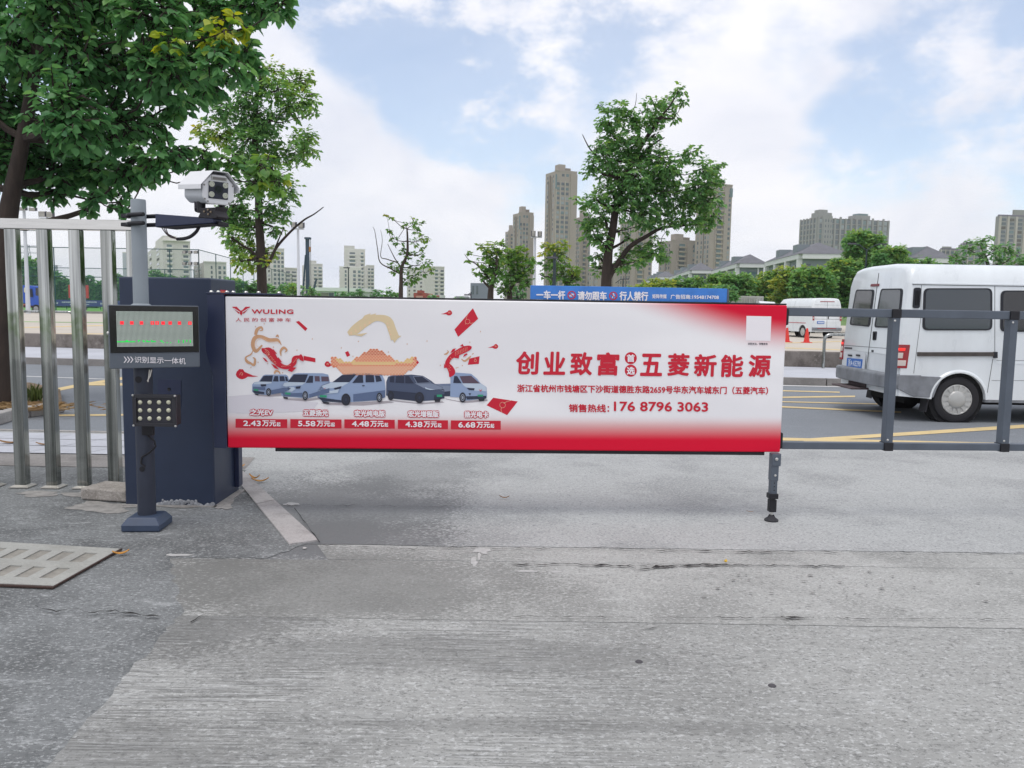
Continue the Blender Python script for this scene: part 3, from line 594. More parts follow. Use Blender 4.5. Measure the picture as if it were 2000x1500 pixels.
for ch, x0, x1, yy in (('创', 1008, 1053, 686), ('业', 1061, 1104, 686.5), ('致', 1113, 1157, 687.5), ('富', 1166, 1210, 688)):
    bt(ch, x0, yy, x1, yy+45.5, bold=.032, shear=.05, sl=.008)
for ch, x0, x1, yy in (('五', 1250, 1293, 690.5), ('菱', 1303, 1347, 690), ('新', 1355, 1400, 691.5), ('能', 1408, 1452, 692.5), ('源', 1462, 1506, 692.5)):
    bt(ch, x0, yy, x1, yy+44, bold=.032, shear=.05, sl=.008)
for ch, y in (('首', 699.5), ('选', 724)):
    flat([[(0, ell(1232, y, 11.8, 11.8, 24))]], 'printed_disc', [M_redp], idp); bt(ch, 1224.2, y-7.6, 1239.8, y+7.6, M_whitep, .035)
bt('浙江省杭州市钱塘区下沙街道德胜东路2659号华东汽车城东门（五菱汽车）', 1010, 750.5, 1500, 766, bold=.028, sl=.010)
bt('销售热线：', 1111, 789, 1190, 805, bold=.028, sl=.008); bt('176 8796 3063', 1199, 784, 1383, 803, bold=.035, sl=.008)
flat([[(0, [(1458, 617), (1506.5, 618), (1505, 666), (1456.5, 665)])]], 'printed_square', [M_whitep], idp)
bt('扫码关注，详情咨询', 1461, 669, 1499, 673.5, M_win, .012)
# frame: slim dark lip at the top and a rail below, end cap, side plate, clamp
mb = MB(); mb.prism([BU(0, zt+.001, -.012), BU(PLEN, zt+.001, -.012), BU(PLEN, zt+.012, -.012), BU(0, zt+.012, -.012)], -bn*(TH-.03))
mb.prism([BU(.30, zb-.024, -.015), BU(PLEN-.10, zb-.024, -.015), BU(PLEN-.10, zb-.001, -.015), BU(.30, zb-.001, -.015)], -bn*(TH-.03)); build('panel_frame', mb, M_black, gate, bevel=.003)
for z_ in (zt-.075, zb+.075):
    mb = MB(); mb.prism([BU(PLEN+.001, z_-.06, -.02), BU(PLEN+.022, z_-.05, -.02), BU(PLEN+.022, z_+.05, -.02), BU(PLEN+.001, z_+.06, -.02)], -bn*.07); build('end_bracket', mb, M_black, gate, bevel=.004)
# dark plate the boom hangs on (left end), with the stepped left edge seen in front of the cabinet
z1 = zt + .012; z0 = zb
plate = [BU(-.112, z1), BU(-.003, z1), BU(-.003, z0-.004), BU(-.085, z0), BU(-.085, z0+.47), BU(-.128, z0+.63), BU(-.128, z1-.26), BU(-.112, z1-.2)]
mb = MB(); mb.prism([p + bn*.006 for p in plate], -bn*.1); build('hinge_plate', mb, M_navy2, gate, bevel=.004)
mb = MB()
mb.prism([BU(-.118, z1+.001, .01), BU(.36, z1+.001, -.01), BU(.36, z1+.010, -.01), BU(-.118, z1+.010, .01)], -bn*.09); build('top_bar', mb, M_navy2, gate, bevel=.003)
for u_ in (-.10, -.055, .0, .04, .12, .20, .33): mb = MB(); mb.lathe(BU(u_, z1+.010, -.045), (0, 0, 1), [(.013, 0), (.014, .006), (.008, .013), (.0005, .014)], 10); build('bolt', mb, M_zinc, gate, smooth=True)
# cabinet
cA = G(247, 986); cB = G(418, 991); cC = G(464, 958)
CX0, CX1, CY0, CY1 = cA.x, .5*(cB.x + cB.x), .5*(cA.y+cB.y), cC.y
CZ = PY(300, 541, CY0).z
mb = MB(); mb.box((CX0, CY0, .0), (CX1, CY1, CZ)); cab = build('cabinet', mb, M_navy, gate, bevel=.012, seg=3)
mb = MB(); mb.box((CX1+.0005, CY1-.10, .05), (CX1+.035, CY1-.02, CZ-.1)); build('cabinet_edge', mb, M_navy2, gate, bevel=.004)
mb = MB(); mb.prism([PY(545/2.885+316.5-200, 0, CY0) if False else PY(p[0], p[1], CY0) + Vector((0, -.004, 0)) for p in ((308, 740), (354, 742), (354, 792), (308, 790))], (0, .004, 0)); build('service_panel', mb, M_navy2, gate, bevel=.001)
mb = MB(); mb.lathe(PY(330, 760, CY0-.005), (0, -1, 0), [(.011, 0), (.011, .004), (.007, .004), (.0005, -.002)], 14); build('cabinet_lock', mb, M_black, gate)
mb = MB(); q = [PX(p[0], p[1], CX1+.002) for p in ((430, 566), (443, 567), (443, 578), (430, 577))]; mb.prism(q, (.002, 0, 0)); build('red_sticker', mb, M_redp, gate)
mb = MB(); q = [PX(p[0], p[1], CX1+.0045) for p in ((432, 569), (441, 569.7), (441, 571.5), (432, 571))]; mb.poly(q); build('sticker_print', mb, mat('orange print', '#d8734a', .5), gate)
mb = MB(); ce = .012; mb.box((CX0-.012, CY0-.03, 0), (CX1+.02, CY0, .010)); mb.box((CX1, CY0-.03, 0), (CX1+.05, CY1, .010)); struct(build('cabinet_mortar', mb, M_mortar))
# efflorescent peeling plaster at the cabinet foot: ragged crust
rr_ = random.Random(11); mb = MB()
for i in range(70):
    x_ = CX0 + (CX1-CX0)*rr_.uniform(.36, .98); h_ = rr_.uniform(.004, .035) * (1.2 if .42 < (x_-CX0)/(CX1-CX0) < .8 else .5); mb.lathe((x_, CY0-.003, h_), (0, -1, .1), [(rr_.uniform(.006, .02), 0), (rr_.uniform(.004, .014), .005), (.0005, .007)], 6)
build('plaster_crust', mb, mat('crust plaster', '#8d9095', .95, var=.3, scale=40), gate)
# rail frame beyond the panel: top and bottom rails, posts, joints
def railpt(u, z, off): return BU(u, z, off)
zt1 = BP(1545, 609, -.04).z; zb1 = BP(1545, 870, -.04).z
rail0, rail1 = PLEN + .02, PLEN + 2.62
hh = .46*(BP(1600, 601, -.04).z - BP(1600, 619, -.04).z)
for nm, z_ in (('top_rail', zt1), ('bottom_rail', zb1)):
    mb = MB(); h_ = hh if nm == 'top_rail' else hh*.86
    mb.prism([BU(rail0, z_-h_, -.03), BU(rail1, z_-h_, -.03), BU(rail1, z_+h_, -.03), BU(rail0, z_+h_, -.03)], -bn*.05); build(nm, mb, M_gun, gate, bevel=.005)
du = lambda px, py: (BP(px, py, -.03) - o2).dot(bu)
pu = [du(1743, 740), du(1971, 750), du(1971, 750)*2 - du(1743, 740) + .02]
for u_ in pu:
    mb = MB(); hw_ = .0265; mb.prism([BU(u_-hw_, zb1-.025, -.022), BU(u_+hw_, zb1-.025, -.022), BU(u_+hw_, zt1+.02, -.022), BU(u_-hw_, zt1+.02, -.022)], -bn*.066); po = build('rail_post', mb, M_gun, gate, bevel=.005)
    for z_, a_, b_ in ((zt1, -.030, .030), (zb1, -.030, .028)):
        mb = MB(); mb.prism([BU(u_-.031, z_+a_, -.018), BU(u_+.031, z_+a_, -.018), BU(u_+.031, z_+b_, -.018), BU(u_-.031, z_+b_, -.018)], -bn*.078); build('joint_cap', mb, M_black, po, bevel=.004)
    for z_ in (zt1-.048, zb1+.046): mb = MB(); mb.lathe(BU(u_-.012, z_, -.0215), bn, [(.0075, 0), (.0075, .003), (.003, .006), (.0005, .006)], 10); build('screw', mb, M_zinc, po)
# support leg
fb = G(1511, 1018); fy = (fb - o2).dot(bn); fu = (BP(1509, 960, fy) - o2).dot(bu); fb2 = BU(fu, 0, fy)
zz = lambda py: PN(1510, py, Vector((fb2.x, fb2.y, 0)), bn).z
def legbox(name, z0_, z1_, w_, d_, m, bev=.003, du_=0.0):
    mb = MB(); mb.prism([BU(fu-w_+du_, z0_, fy+d_), BU(fu+w_+du_, z0_, fy+d_), BU(fu+w_+du_, z1_, fy+d_), BU(fu-w_+du_, z1_, fy+d_)], -bn*2*d_); return build(name, mb, m, leg, bevel=bev)
leg = bpy.data.objects.new('support_leg', None); COL.objects.link(leg); leg.parent = gate; leg['_base'] = Vector(gate['_base'])
mb = MB(); mb.prism([BU(fu-.026, zz(938), fy+.026), BU(fu+.026, zz(938), fy+.026), BU(fu+.026, zb-.025, fy+.026), BU(fu-.026, zb-.025, fy+.026)], -bn*.052)
bpy.data.objects.remove(leg)
leg = build('support_leg', mb, M_gun, gate, bevel=.004)
legbox('leg_bracket', zz(909), zb-.001, .030, .031, M_gun, .004, .006); legbox('inner_tube', zz(968), zz(938)+.01, .0225, .0225, M_gun)
legbox('leg_clamp', zz(973), zz(963), .031, .030, M_black, .004); legbox('leg_sleeve', zz(999), zz(974)-.004, .0235, .024, M_black, .003)
mb = MB(); mb.lathe(BU(fu, zz(1000), fy), (0, 0, -1), [(.009, -.01), (.009, .06)], 14); build('leg_rod', mb, M_zinc, leg, smooth=True)
mb = MB(); zr = zz(1009.5); mb.lathe(BU(fu, 0.004, fy), (0, 0, 1), [(.0455, .0), (.046, .008), (.040, .014), (.026, .024), (.017, .040), (.0155, zr)], 28); build('rubber_foot', mb, M_rubber, leg, smooth=True)
mb = MB(); mb.lathe(BU(fu+.004, zz(895), fy+.032), bn, [(.0105, 0), (.0105, .005), (.005, .008), (.0005, .008)], 12); mb.lathe(BU(fu+.002, zz(927), fy+.027), bn, [(.008, 0), (.008, .004), (.0005, .006)], 12); build('leg_bolt', mb, M_zinc, leg)
mb = MB()
for y_ in (942, 949, 956): mb.lathe(BU(fu+.001, zz(y_), fy+.0232), bn, [(.0042, 0), (.0005, .0004)], 10)
build('leg_hole', mb, M_black, leg)
# blue notice standing on the boom
sgn = thing('notice_board', BP(1228, 595, -.06), 'long blue notice board with white lettering standing on top of the advert barrier', 'sign')
sA, sB = BP(1035.5, 590, -.055), BP(1419.5, 594, -.055); 
SP = lambda px, py, o_=0: BP(px, py, -.05 + o_)
M_blue = mat('sun faded blue sheet', '#3f7fd0', .5, var=.10, scale=14)
mb = MB(); zs0 = zt + .013; ua = (SP(1036, 575) - o2).dot(bu); ub = (SP(1420, 580) - o2).dot(bu); zs1 = .5*(SP(1036, 558.5).z + SP(1420, 562.5).z)
mb.prism([BU(ua, zs0, -.05), BU(ub, zs0, -.05), BU(ub, zs1, -.05), BU(ua, zs1, -.05)], -bn*.02); board = build('board', mb, M_blue, sgn, bevel=.002)
mb = MB(); mb.prism([BU(ub+.0005, zs0, -.048), BU(ub+.012, zs0, -.048), BU(ub+.012, zs1-.004, -.048), BU(ub+.0005, zs1-.004, -.048)], -bn*.03); build('board_edge', mb, M_gun, sgn)
def stx(body, x0, y0, x1, y1, bold=.01, m=None): return text_on('lettering', body, (SP(x0, y1, .0015), SP(x1, y1+(x1-x0)*.011, .0015), SP(x0, y0, .0015)), m or M_whitep, board, bold)
stx('一车一杆', 1047.5, 567, 1104, 584.5, .035); stx('请勿跟车', 1128, 568.5, 1185, 586, .035); stx('行人禁行', 1210, 569, 1266, 587, .035)
stx('矩阵传媒', 1274, 574.5, 1302, 583, .025); stx('广告招商:19548174708', 1309.5, 575, 1404, 584, .025)
for cx_, cy_, kind in ((1116.5, 576.3, 'car'), (1197.8, 577.8, 'man')):
    mb = MB(); ring = lambda r0, r1: [(ell(cx_, cy_, r0, r0, 28), ell(cx_, cy_, r1, r1, 28))]
    e1, e2 = ell(cx_, cy_, 8.2, 8.2, 28), ell(cx_, cy_, 6.2, 6.2, 28)
    V_ = [SP(*p, .0015) for p in e1] + [SP(*p, .0015) for p in e2]; mb.add(V_, [(i, (i+1) % 28, 28+(i+1) % 28, 28+i) for i in range(28)])
    mb.poly([SP(*p, .0020) for p in ((cx_-5.2, cy_-4.0), (cx_-4.0, cy_-5.2), (cx_+5.2, cy_+4.0), (cx_+4.0, cy_+5.2))])
    mb.cur = 1
    if kind == 'car':
        mb.poly([SP(*p, .0012) for p in ((cx_-4, cy_-.6), (cx_-1, cy_-2.6), (cx_+4, cy_-2.6), (cx_+5.2, cy_-.6))]); mb.poly([SP(*p, .0012) for p in ((cx_-5.2, cy_+1), (cx_-3, cy_+.4), (cx_+4, cy_+.8), (cx_+3, cy_+3), (cx_-4, cy_+2.6))])
    else:
        mb.poly([SP(*p, .0012) for p in ell(cx_+.6, cy_-4, 1.3, 1.3, 10)]); mb.poly([SP(*p, .0012) for p in ((cx_-.8, cy_-2.4), (cx_+2, cy_-2.4), (cx_+3, cy_+4.6), (cx_+1.6, cy_+4.6), (cx_+.6, cy_+1), (cx_-1.6, cy_+4.6), (cx_-2.8, cy_+4.2), (cx_-.8, cy_))])
    build('prohibition_mark', mb, [mat('sign red', '#c4313f', .5), M_whitep], board, recalc=False)

# ================================================================= RECOGNITION POST
pb0 = G(288, 1031); PXc, PYc = pb0.x, pb0.y
M_grey = mat('grey painted pole', '#8b949b', .5, var=.05, scale=4); M_post = mat('dark painted pole', '#2d3342', .5, var=.12, scale=6); M_boxg = mat('grey steel casing', '#59616b', .45, var=.06, scale=6)
post = thing('display_post', pb0, 'dark post with a plate recognition display box in front of the barrier cabinet', 'display post')
pz = lambda py: PY(288, py, PYc).z
pr = .053
mb = MB(); mb.lathe((PXc, PYc, .05), (0, 0, 1), [(pr, 0), (pr, pz(598)-.05)], 32); lp_ = build('lower_pole', mb, M_post, post, smooth=True)
mb = MB(); mb.lathe((PXc, PYc, pz(597)), (0, 0, 1), [(.062, -.012), (.062, .0), (.044, .012), (.043, pz(390)-pz(597)-.01), (.041, pz(390)-pz(597)), (.0005, pz(390)-pz(597)+.001)], 32); build('upper_pole', mb, M_grey, post, smooth=True)
b4 = [G(239, 1048), G(326, 1048), G(335, 1021), G(263, 1019)]
cb = G(288, 1031); hw0, hw1 = .155, .105
def sq(c, h, z, rot): return [Vector((c.x + h*math.cos(R(rot+45+90*k))*1.414, c.y + h*math.sin(R(rot+45+90*k))*1.414, z)) for k in range(4)]
mb = MB(); mb.loft([sq(cb, .114, .006, 4), sq(cb, .114, .045, 4), sq(cb, .084, .088, 4), sq(cb, .06, .090, 4)]); build('base_plate', mb, mat('blue grey base paint', '#38455b', .5, var=.15, scale=8), post, bevel=.008, seg=3)
mb = MB(); mb.lathe((PXc+.002, PYc-pr-.001, pz(913)), (0, -1, 0), [(.017, 0), (.0005, .001)], 16); mb.lathe((PXc-.004, PYc-pr-.001, pz(740)), (0, -1, 0), [(.021, 0), (.0005, .001)], 16); build('cable_hole', mb, M_black, lp_)
mb = MB(); mb.tube([PY(p[0], p[1], PYc-pr-.012) for p in ((284, 838), (290, 852), (302, 862), (304, 872), (292, 884), (277, 893), (275, 905), (284, 912))], .006, 6); build('lamp_cable', mb, M_black, post, smooth=True)
mb = MB(); mb.tube([PY(p[0], p[1], PYc-pr-.008) for p in ((296, 722), (293, 735), (288, 744))], .0035, 6); mb.tube([PY(p[0], p[1], PYc-pr-.008) for p in ((292, 722), (291, 733), (289, 746))], .0035, 6); build('loose_wire', mb, mat('white wire', '#cfccc4', .6), post, smooth=True)
# display box turned towards the lane
a_ = R(29); bf = Vector((math.sin(a_), -math.cos(a_), 0)); br_ = Vector((math.cos(a_), math.sin(a_), 0)); bc = Vector((PXc, PYc, 0)) + bf*.115
DP = lambda px, py, off=0.0: PN(px, py, bc + bf*off, bf)
uL = (DP(213, 655)-bc).dot(br_); uR = (DP(389.5, 661)-bc).dot(br_); zT = .5*(DP(213, 591).z + DP(389, 601.5).z); zB = .5*(DP(212, 717).z + DP(389, 720.5).z); zM = .5*(DP(212, 686).z + DP(389, 691).z)
def DB(u, z, off=0.0): return bc + br_*u + bf*off + Vector((0, 0, z))
mb = MB(); mb.prism([DB(uL, zB), DB(uR, zB), DB(uR, zT), DB(uL, zT)], -bf*.11); dbox = build('display_box', mb, M_boxg, post, bevel=.005)
mb = MB(); mb.prism([DB(uL+.004, zM, .001), DB(uR-.004, zM, .001), DB(uR-.004, zT-.004, .001), DB(uL+.004, zT-.004, .001)], bf*.004); build('glass_front', mb, mat('black gloss bezel', '#0d0b0f', .12, spec=.5), dbox, bevel=.002)
sm = bpy.data.materials.new('led matrix'); sm.use_nodes = True; t = sm.node_tree; b = t.nodes['Principled BSDF']; b.inputs['Roughness'].default_value = .35
tcn = N(t, 'ShaderNodeUVMap'); tcn.uv_map = 'UVMap'; sx = N(t, 'ShaderNodeSeparateXYZ'); t.links.new(tcn.outputs[0], sx.inputs[0])
def cell(v, n): return math_node(t, 'ABSOLUTE', math_node(t, 'SUBTRACT', math_node(t, 'FRACT', math_node(t, 'MULTIPLY', v, n)), .5))
dd = math_node(t, 'MAXIMUM', cell(sx.outputs[0], 64), cell(sx.outputs[1], 32))
mxn = N(t, 'ShaderNodeMix', data_type='RGBA'); mxn.inputs[6].default_value = (*lin('#d3e0d4'), 1); mxn.inputs[7].default_value = (*lin('#3c443f'), 1); t.links.new(sstep(t, dd, .30, .40), mxn.inputs[0]); t.links.new(mxn.outputs[2], b.inputs['Base Color'])
q = [DP(227, 674.5, .006), DP(376, 679, .006), DP(377.5, 612.5, .006), DP(228, 604, .006)]
su0, su1, sz0, sz1 = .5*sum((q[i]-bc).dot(br_) for i in (0, 3)), .5*sum((q[i]-bc).dot(br_) for i in (1, 2)), .5*(q[0].z+q[1].z), .5*(q[2].z+q[3].z)
mb = MB(); mb.poly([DB(su0, sz0, .0058), DB(su1, sz0, .0058), DB(su1, sz1, .0058), DB(su0, sz1, .0058)]); scr = build('led_screen', mb, sm, dbox, recalc=False)
uv = scr.data.uv_layers.new(name='UVMap')
for i, c in enumerate(((0, 0), (1, 0), (1, 1), (0, 1))): uv.data[i].uv = c
pw, ph = (su1-su0)/64, (sz1-sz0)/32
M_ledr = mat('lit red diode', '#ff2233', .4, emit=1.0); M_ledg = mat('lit green diode', '#18e050', .4, emit=.7)
def leds(name, cells, m):
    mb = MB()
    for (i, j) in cells: mb.poly([DB(su0+(i+.1)*pw, sz1-(j+.9)*ph, .0066), DB(su0+(i+.9)*pw, sz1-(j+.9)*ph, .0066), DB(su0+(i+.9)*pw, sz1-(j+.1)*ph, .0066), DB(su0+(i+.1)*pw, sz1-(j+.1)*ph, .0066)])
    return build(name, mb, m, dbox, recalc=False)
cells = []
for c0_ in (3, 11, 19, 28, 32, 37, 43, 51, 60):
    cells += [(c0_+i, 9+j) for i in range(3) for j in range(3) if (i, j) != (1, 1) or c0_ % 2]
leds('lit_red_dots', [c for c in cells if c[0] < 64], M_ledr)
cells = [(i, 27) for i in range(0, 15)] + [(7, 26), (8, 26)] + [(17, 26), (17, 27), (18, 26), (21, 26), (21, 27), (22, 27), (24, 26), (24, 27), (25, 27), (26, 27), (28, 26), (28, 27), (29, 27), (30, 27), (31, 27), (36, 26), (36, 27), (37, 27), (38, 28), (41, 28), (44, 28), (51, 26), (51, 27), (51, 28), (55, 26), (55, 27), (55, 28), (58, 26), (58, 27), (61, 26), (61, 27), (61, 28)]
leds('lit_green_dots', cells, M_ledg)
text_on('lettering', '识别显示一体机', (DP(263, 708.5, .0012), DP(362.5, 711.5, .0012), DP(263, 696, .0012)), M_whitep, dbox, .006)
mb = MB()
for k in range(3):
    x0 = 241.5 + 6.3*k; mb.poly([DP(*p, .0012) for p in ((x0, 696.5), (x0+2, 696.5), (x0+6.5, 702.5), (x0+4.3, 702.5))]); mb.poly([DP(*p, .0012) for p in ((x0+4.3, 702.5), (x0+6.5, 702.5), (x0+2, 708.5), (x0, 708.5))])
build('arrow_marks', mb, M_whitep, dbox, recalc=False)
mb = MB(); mb.lathe(DB(uL-.0005, .5*(zT+zB)+.02, -.05), -br_, [(.012, 0), (.012, .006), (.006, .010), (.0005, .010)], 12); build('box_lock', mb, M_zinc, dbox)
mb = MB(); 
for z_ in (zT-.07, zB+.06): mb.obox(Vector((PXc, PYc, z_)), Vector((.062, 0, 0)), Vector((0, .062, 0)), Vector((0, 0, .018)))
build('mounting_clamp', mb, M_black, post, bevel=.006)
# flood lamp on the post
fl = thing('led_floodlight', PY(301, 801, PYc-.09), 'small black floodlight with twelve round pale diodes strapped to the post', 'floodlight')
FY = PYc - .16
FP = lambda px, py, off=0.0: PY(px, py, FY - off)
q0, q1 = FP(264, 830), FP(343, 773)
mb = MB(); mb.box((q0.x, FY, q0.z), (q1.x, FY+.075, q1.z)); build('lamp_body', mb, M_black, fl, bevel=.006)
mb = MB()
for (za, zc) in ((q0.z-.006, q0.z+.016), (q1.z-.016, q1.z+.006)): mb.box((q0.x-.008, FY-.014, za), (q1.x+.008, FY-.001, zc))
for (xa, xc) in ((q0.x-.007, q0.x+.016), (q1.x-.016, q1.x+.007)): mb.box((xa, FY-.0145, q0.z+.0165), (xc, FY-.001, q1.z-.0165))
build('bezel', mb, mat('satin black bezel', '#2a2a30', .35), fl, bevel=.002)
mb = MB(); mb.box((q0.x+.017, FY-.004, q0.z+.017), (q1.x-.017, FY-.001, q1.z-.017)); build('glass', mb, mat('smoked lamp glass', '#35353c', .1), fl)
for j in range(3):
    for i in range(4):
        p = FP(274.5 + 18.5*i, 785.5 + 15.8*j); mb = MB(); mb.lathe((p.x, FY-.0045, p.z), (0, -1, 0), [(.0125, -.001), (.0125, .003), (.009, .006), (.0005, .007)], 14); build('diode', mb, mat('pale yellow diode', '#c3c3ac', .3), fl, smooth=True)
mb = MB()
for x_ in (q0.x-.002, q1.x+.002):
    for z_ in (q0.z-.001, q1.z+.001): mb.lathe((x_, FY-.0146, z_), (0, -1, 0), [(.007, 0), (.006, .005), (.0005, .006)], 8)
build('corner_screw', mb, M_zinc, fl)
mb = MB(); mb.box((PXc-.03, FY+.075, pz(800)-.02), (PXc+.03, PYc-pr+.005, pz(800)+.02)); mb.box((PXc+.02, FY+.076, pz(846)), (PXc+.09, FY+.10, pz(828))); build('lamp_bracket', mb, M_black, fl, bevel=.003)

# camera on its arm
camo = thing('security_camera', PY(290, 430, PYc), 'white box security camera with sun hood on a black arm, clamped to the grey pole', 'security camera')
M_cw = mat('camera white paint', '#dcdde0', .4, var=.03, scale=5); M_cg = mat('camera pale grey', '#c2c6cb', .42, var=.04, scale=5)
AY = PYc - .02
aa = R(24); ad = Vector((math.cos(aa), -math.sin(aa), 0)); an = Vector((-math.sin(aa), -math.cos(aa), 0)); ap0 = Vector((PXc, PYc, 0))
AP = lambda px, py, off=0.0: PN(px, py, ap0 + an*off, an)
q = [AP(303, 417.5, .045), AP(416, 426, .045), AP(416, 435.5, .045), AP(303, 443.5, .045)]
mb = MB(); mb.prism(q, -an*.07); arm = build('bracket_arm', mb, M_navy2, camo, bevel=.004)
mb = MB(); q = [AP(303, 443.8, .04), AP(416, 436, .04), AP(424, 439, .04), AP(330, 447, .04)]; mb.prism(q, -an*.06); q = [AP(414, 430, .02), AP(427, 433, .02), AP(427, 441, .02), AP(414, 441, .02)]; mb.prism(q, -an*.08); build('arm_gusset', mb, M_black, camo, bevel=.003)
mb = MB()
for y_ in (421.5, 438.5):
    p = PY(290, y_, PYc); 
    for s_ in (-1, 1):
        c0 = Vector((PXc, PYc, p.z)); mb.tube([c0 + ad*.10 + an*.052*s_, c0 - ad*.02 + an*.052*s_, c0 - ad*.045 + an*.04*s_, c0 - ad*.056], .013, 8)
    mb.obox(c0 - ad*.085, ad*.032, an*.03, Vector((0, 0, .011)))
build('pole_clamp', mb, M_black, camo, bevel=.002)
# housing
ca = R(43); cfv = Vector((math.sin(ca), -math.cos(ca), -.09)).normalized(); crv = Vector((math.cos(ca), math.sin(ca), 0)); cuv = crv.cross(cfv); cuv = cuv if cuv.z > 0 else -cuv
fc = PN(424.5, 369, ap0 + an*.06 + ad*.0, an)
fc = PY(425.5, 371, AY - .28)
HWD, HH, HL = .090, .081, .27
CP = lambda a_, b_, c_: fc + crv*a_ + cuv*b_ - cfv*c_
def ring(hw_, hh_, c_, ch=.045, cb_=.03): return [CP(*p, c_) for p in ((-hw_, -hh_+cb_), (-hw_+cb_, -hh_), (hw_-cb_, -hh_), (hw_, -hh_+cb_), (hw_, hh_-ch), (hw_-ch, hh_), (-hw_+ch, hh_), (-hw_, hh_-ch))]
mb = MB(); mb.loft([ring(HWD-.004, HH-.004, 0.004), ring(HWD-.004, HH-.004, HL)]); body = build('housing', mb, M_cg, camo, bevel=.012, seg=3)
mb = MB(); mb.loft([ring(HWD, HH, -.012, .05, .034), ring(HWD, HH, .0035, .05, .034)]); build('front_plate', mb, M_cw, camo, bevel=.008, seg=3)
# hood: bent sheet over the top
def hood(c_, d_): return [CP(*p, c_) for p in ((-HWD-.018-d_, -.006), (-HWD-.018-d_, .020), (-HWD+.047, HH+.016+d_), (HWD-.047, HH+.016+d_), (HWD+.018+d_, .020), (HWD+.018+d_, -.006), (HWD+.018, -.006), (HWD+.018, .018), (HWD-.049, HH+.016), (-HWD+.049, HH+.016), (-HWD-.018, .018), (-HWD-.018, -.006))]
mb = MB(); mb.loft([hood(-.035, .004), hood(HL+.02, .004)]); build('sun_hood', mb, M_cw, camo, bevel=.0015)
mb = MB(); mb.loft([[CP(*p, -.0125) for p in rrect(-.058, -.050, .052, .044, .004)], [CP(*p, -.016) for p in rrect(-.058, -.050, .052, .044, .004)]]); win = build('lens_window', mb, mat('camera dark glass', '#2a2b3c', .12), camo)
for (x_, y_) in ((-.042, .028), (.036, .028), (-.042, -.028), (.036, -.028)):
    mb = MB(); mb.lathe(CP(x_, y_, -.0165), cfv, [(.0155, -.001), (.0155, .003), (.0105, .004), (.009, .001), (.005, .003), (.0005, .005)], 16); build('infrared_lamp', mb, mat('pale lamp ring', '#b9bcae', .35), win, smooth=True)
mb = MB(); mb.lathe(CP(-.003, 0, -.0165), cfv, [(.024, 0), (.024, .001), (.021, .001), (.019, -.0002), (.0005, -.0002)], 20); build('lens', mb, mat('lens glass', '#1d1d2b', .05), win)
mb = MB()
for (x_, y_) in ((-HWD+.013, -.055), (-HWD+.03, -HH+.014), (HWD-.03, -HH+.014), (HWD-.010, .028), (-HWD+.009, .02)): mb.lathe(CP(x_, y_, -.0122), cfv, [(.0052, 0), (.004, .002), (.0005, .0025)], 8)
build('plate_screw', mb, mat('dull screw', '#8a8a86', .5, .6), camo)
mb = MB(); mb.obox(CP(.0, HH-.020, -.013), crv*.045, cuv*.010, cfv*.004); build('maker_plate', mb, mat('grey badge', '#a9aaa6', .4), camo, bevel=.002); mb = MB(); mb.obox(CP(.0, HH-.020, -.0172), crv*.036, cuv*.006, cfv*.001); build('badge_inset', mb, mat('badge dark', '#6d6a68', .5), camo)
# swivel mount: struts, yoke and block
mb = MB(); jb = AP(404, 416, -.01); 
for pxs in ((391, 382, 391, 402), (428, 384, 424, 404)):
    p0 = PN(pxs[0], pxs[1], fc - cfv*.1, an); 
s1 = CP(-.045, -HH-.0, .12); s2 = CP(.05, -HH, .06)
mz = AP(404, 412, 0).z
mb.tube([s1 + Vector((0, 0, .01)), s1 - Vector((0, 0, .05))], .024, 12); mb.tube([s1 - Vector((0, 0, .04)), Vector((jb.x, jb.y, mz+.0))], .016, 12); mb.tube([s2 + Vector((0, 0, .01)), s2 - Vector((0, 0, .075)), Vector((jb.x+.03, jb.y, mz-.01))], .018, 12)
build('swivel_strut', mb, M_black, camo, smooth=True)
jc = AP(404, 414, .0)
mb = MB(); q = [AP(p[0], p[1], .05) for p in ((384, 403), (393, 406), (418, 405), (424, 403), (420, 412), (425, 423), (420, 427), (386, 425), (391, 414))]; mb.prism(q, -an*.09); q = [AP(p[0], p[1], .02) for p in ((392, 424), (418, 424), (416, 432), (384, 432), (378, 430))]; mb.prism(q, -an*.05); jo = build('swivel_block', mb, mat('worn black iron', '#242126', .55, var=.35, scale=25), camo, bevel=.004)
mb = MB()
for (x_, y_) in ((399, 413), (406.5, 409.5), (407, 418.5), (412, 414)): mb.lathe(AP(x_, y_, .0505), an, [(.007, 0), (.006, .004), (.0005, .005)], 8)
build('swivel_bolt', mb, mat('dull brass', '#8d7f6d', .45, .7), jo)
mb = MB()
cab0 = [AP(p[0], p[1], .0) for p in ((389, 443), (383, 453), (372, 462), (360, 466), (346, 467))]; mb.tube(spl := [Vector(p) for p in spline([tuple(c) for c in cab0], 5)], .010, 8); build('conduit', mb, M_black, camo, smooth=True)
mb = MB()
for k in range(3): mb.tube([Vector(p) for p in spline([tuple(AP(p[0], p[1], .0 + .006*k)) for p in ((346, 466), (334, 464 - 2*k), (324 + 2*k, 456), (315 + 4*k, 443))], 5)], .0028, 5)
build('signal_wire', mb, mat('brown wire', '#4a3a3d', .6), camo, smooth=True)
mb = MB(); mb.tube([CP(-.05, -HH+.005, .14), CP(-.055, -HH-.035, .16), AP(384, 395, .02), AP(383, 408, .03)], [.014, .014, .013, .010], 8); build('wire_bundle', mb, mat('purple grey wires', '#37333f', .6), camo, smooth=True)

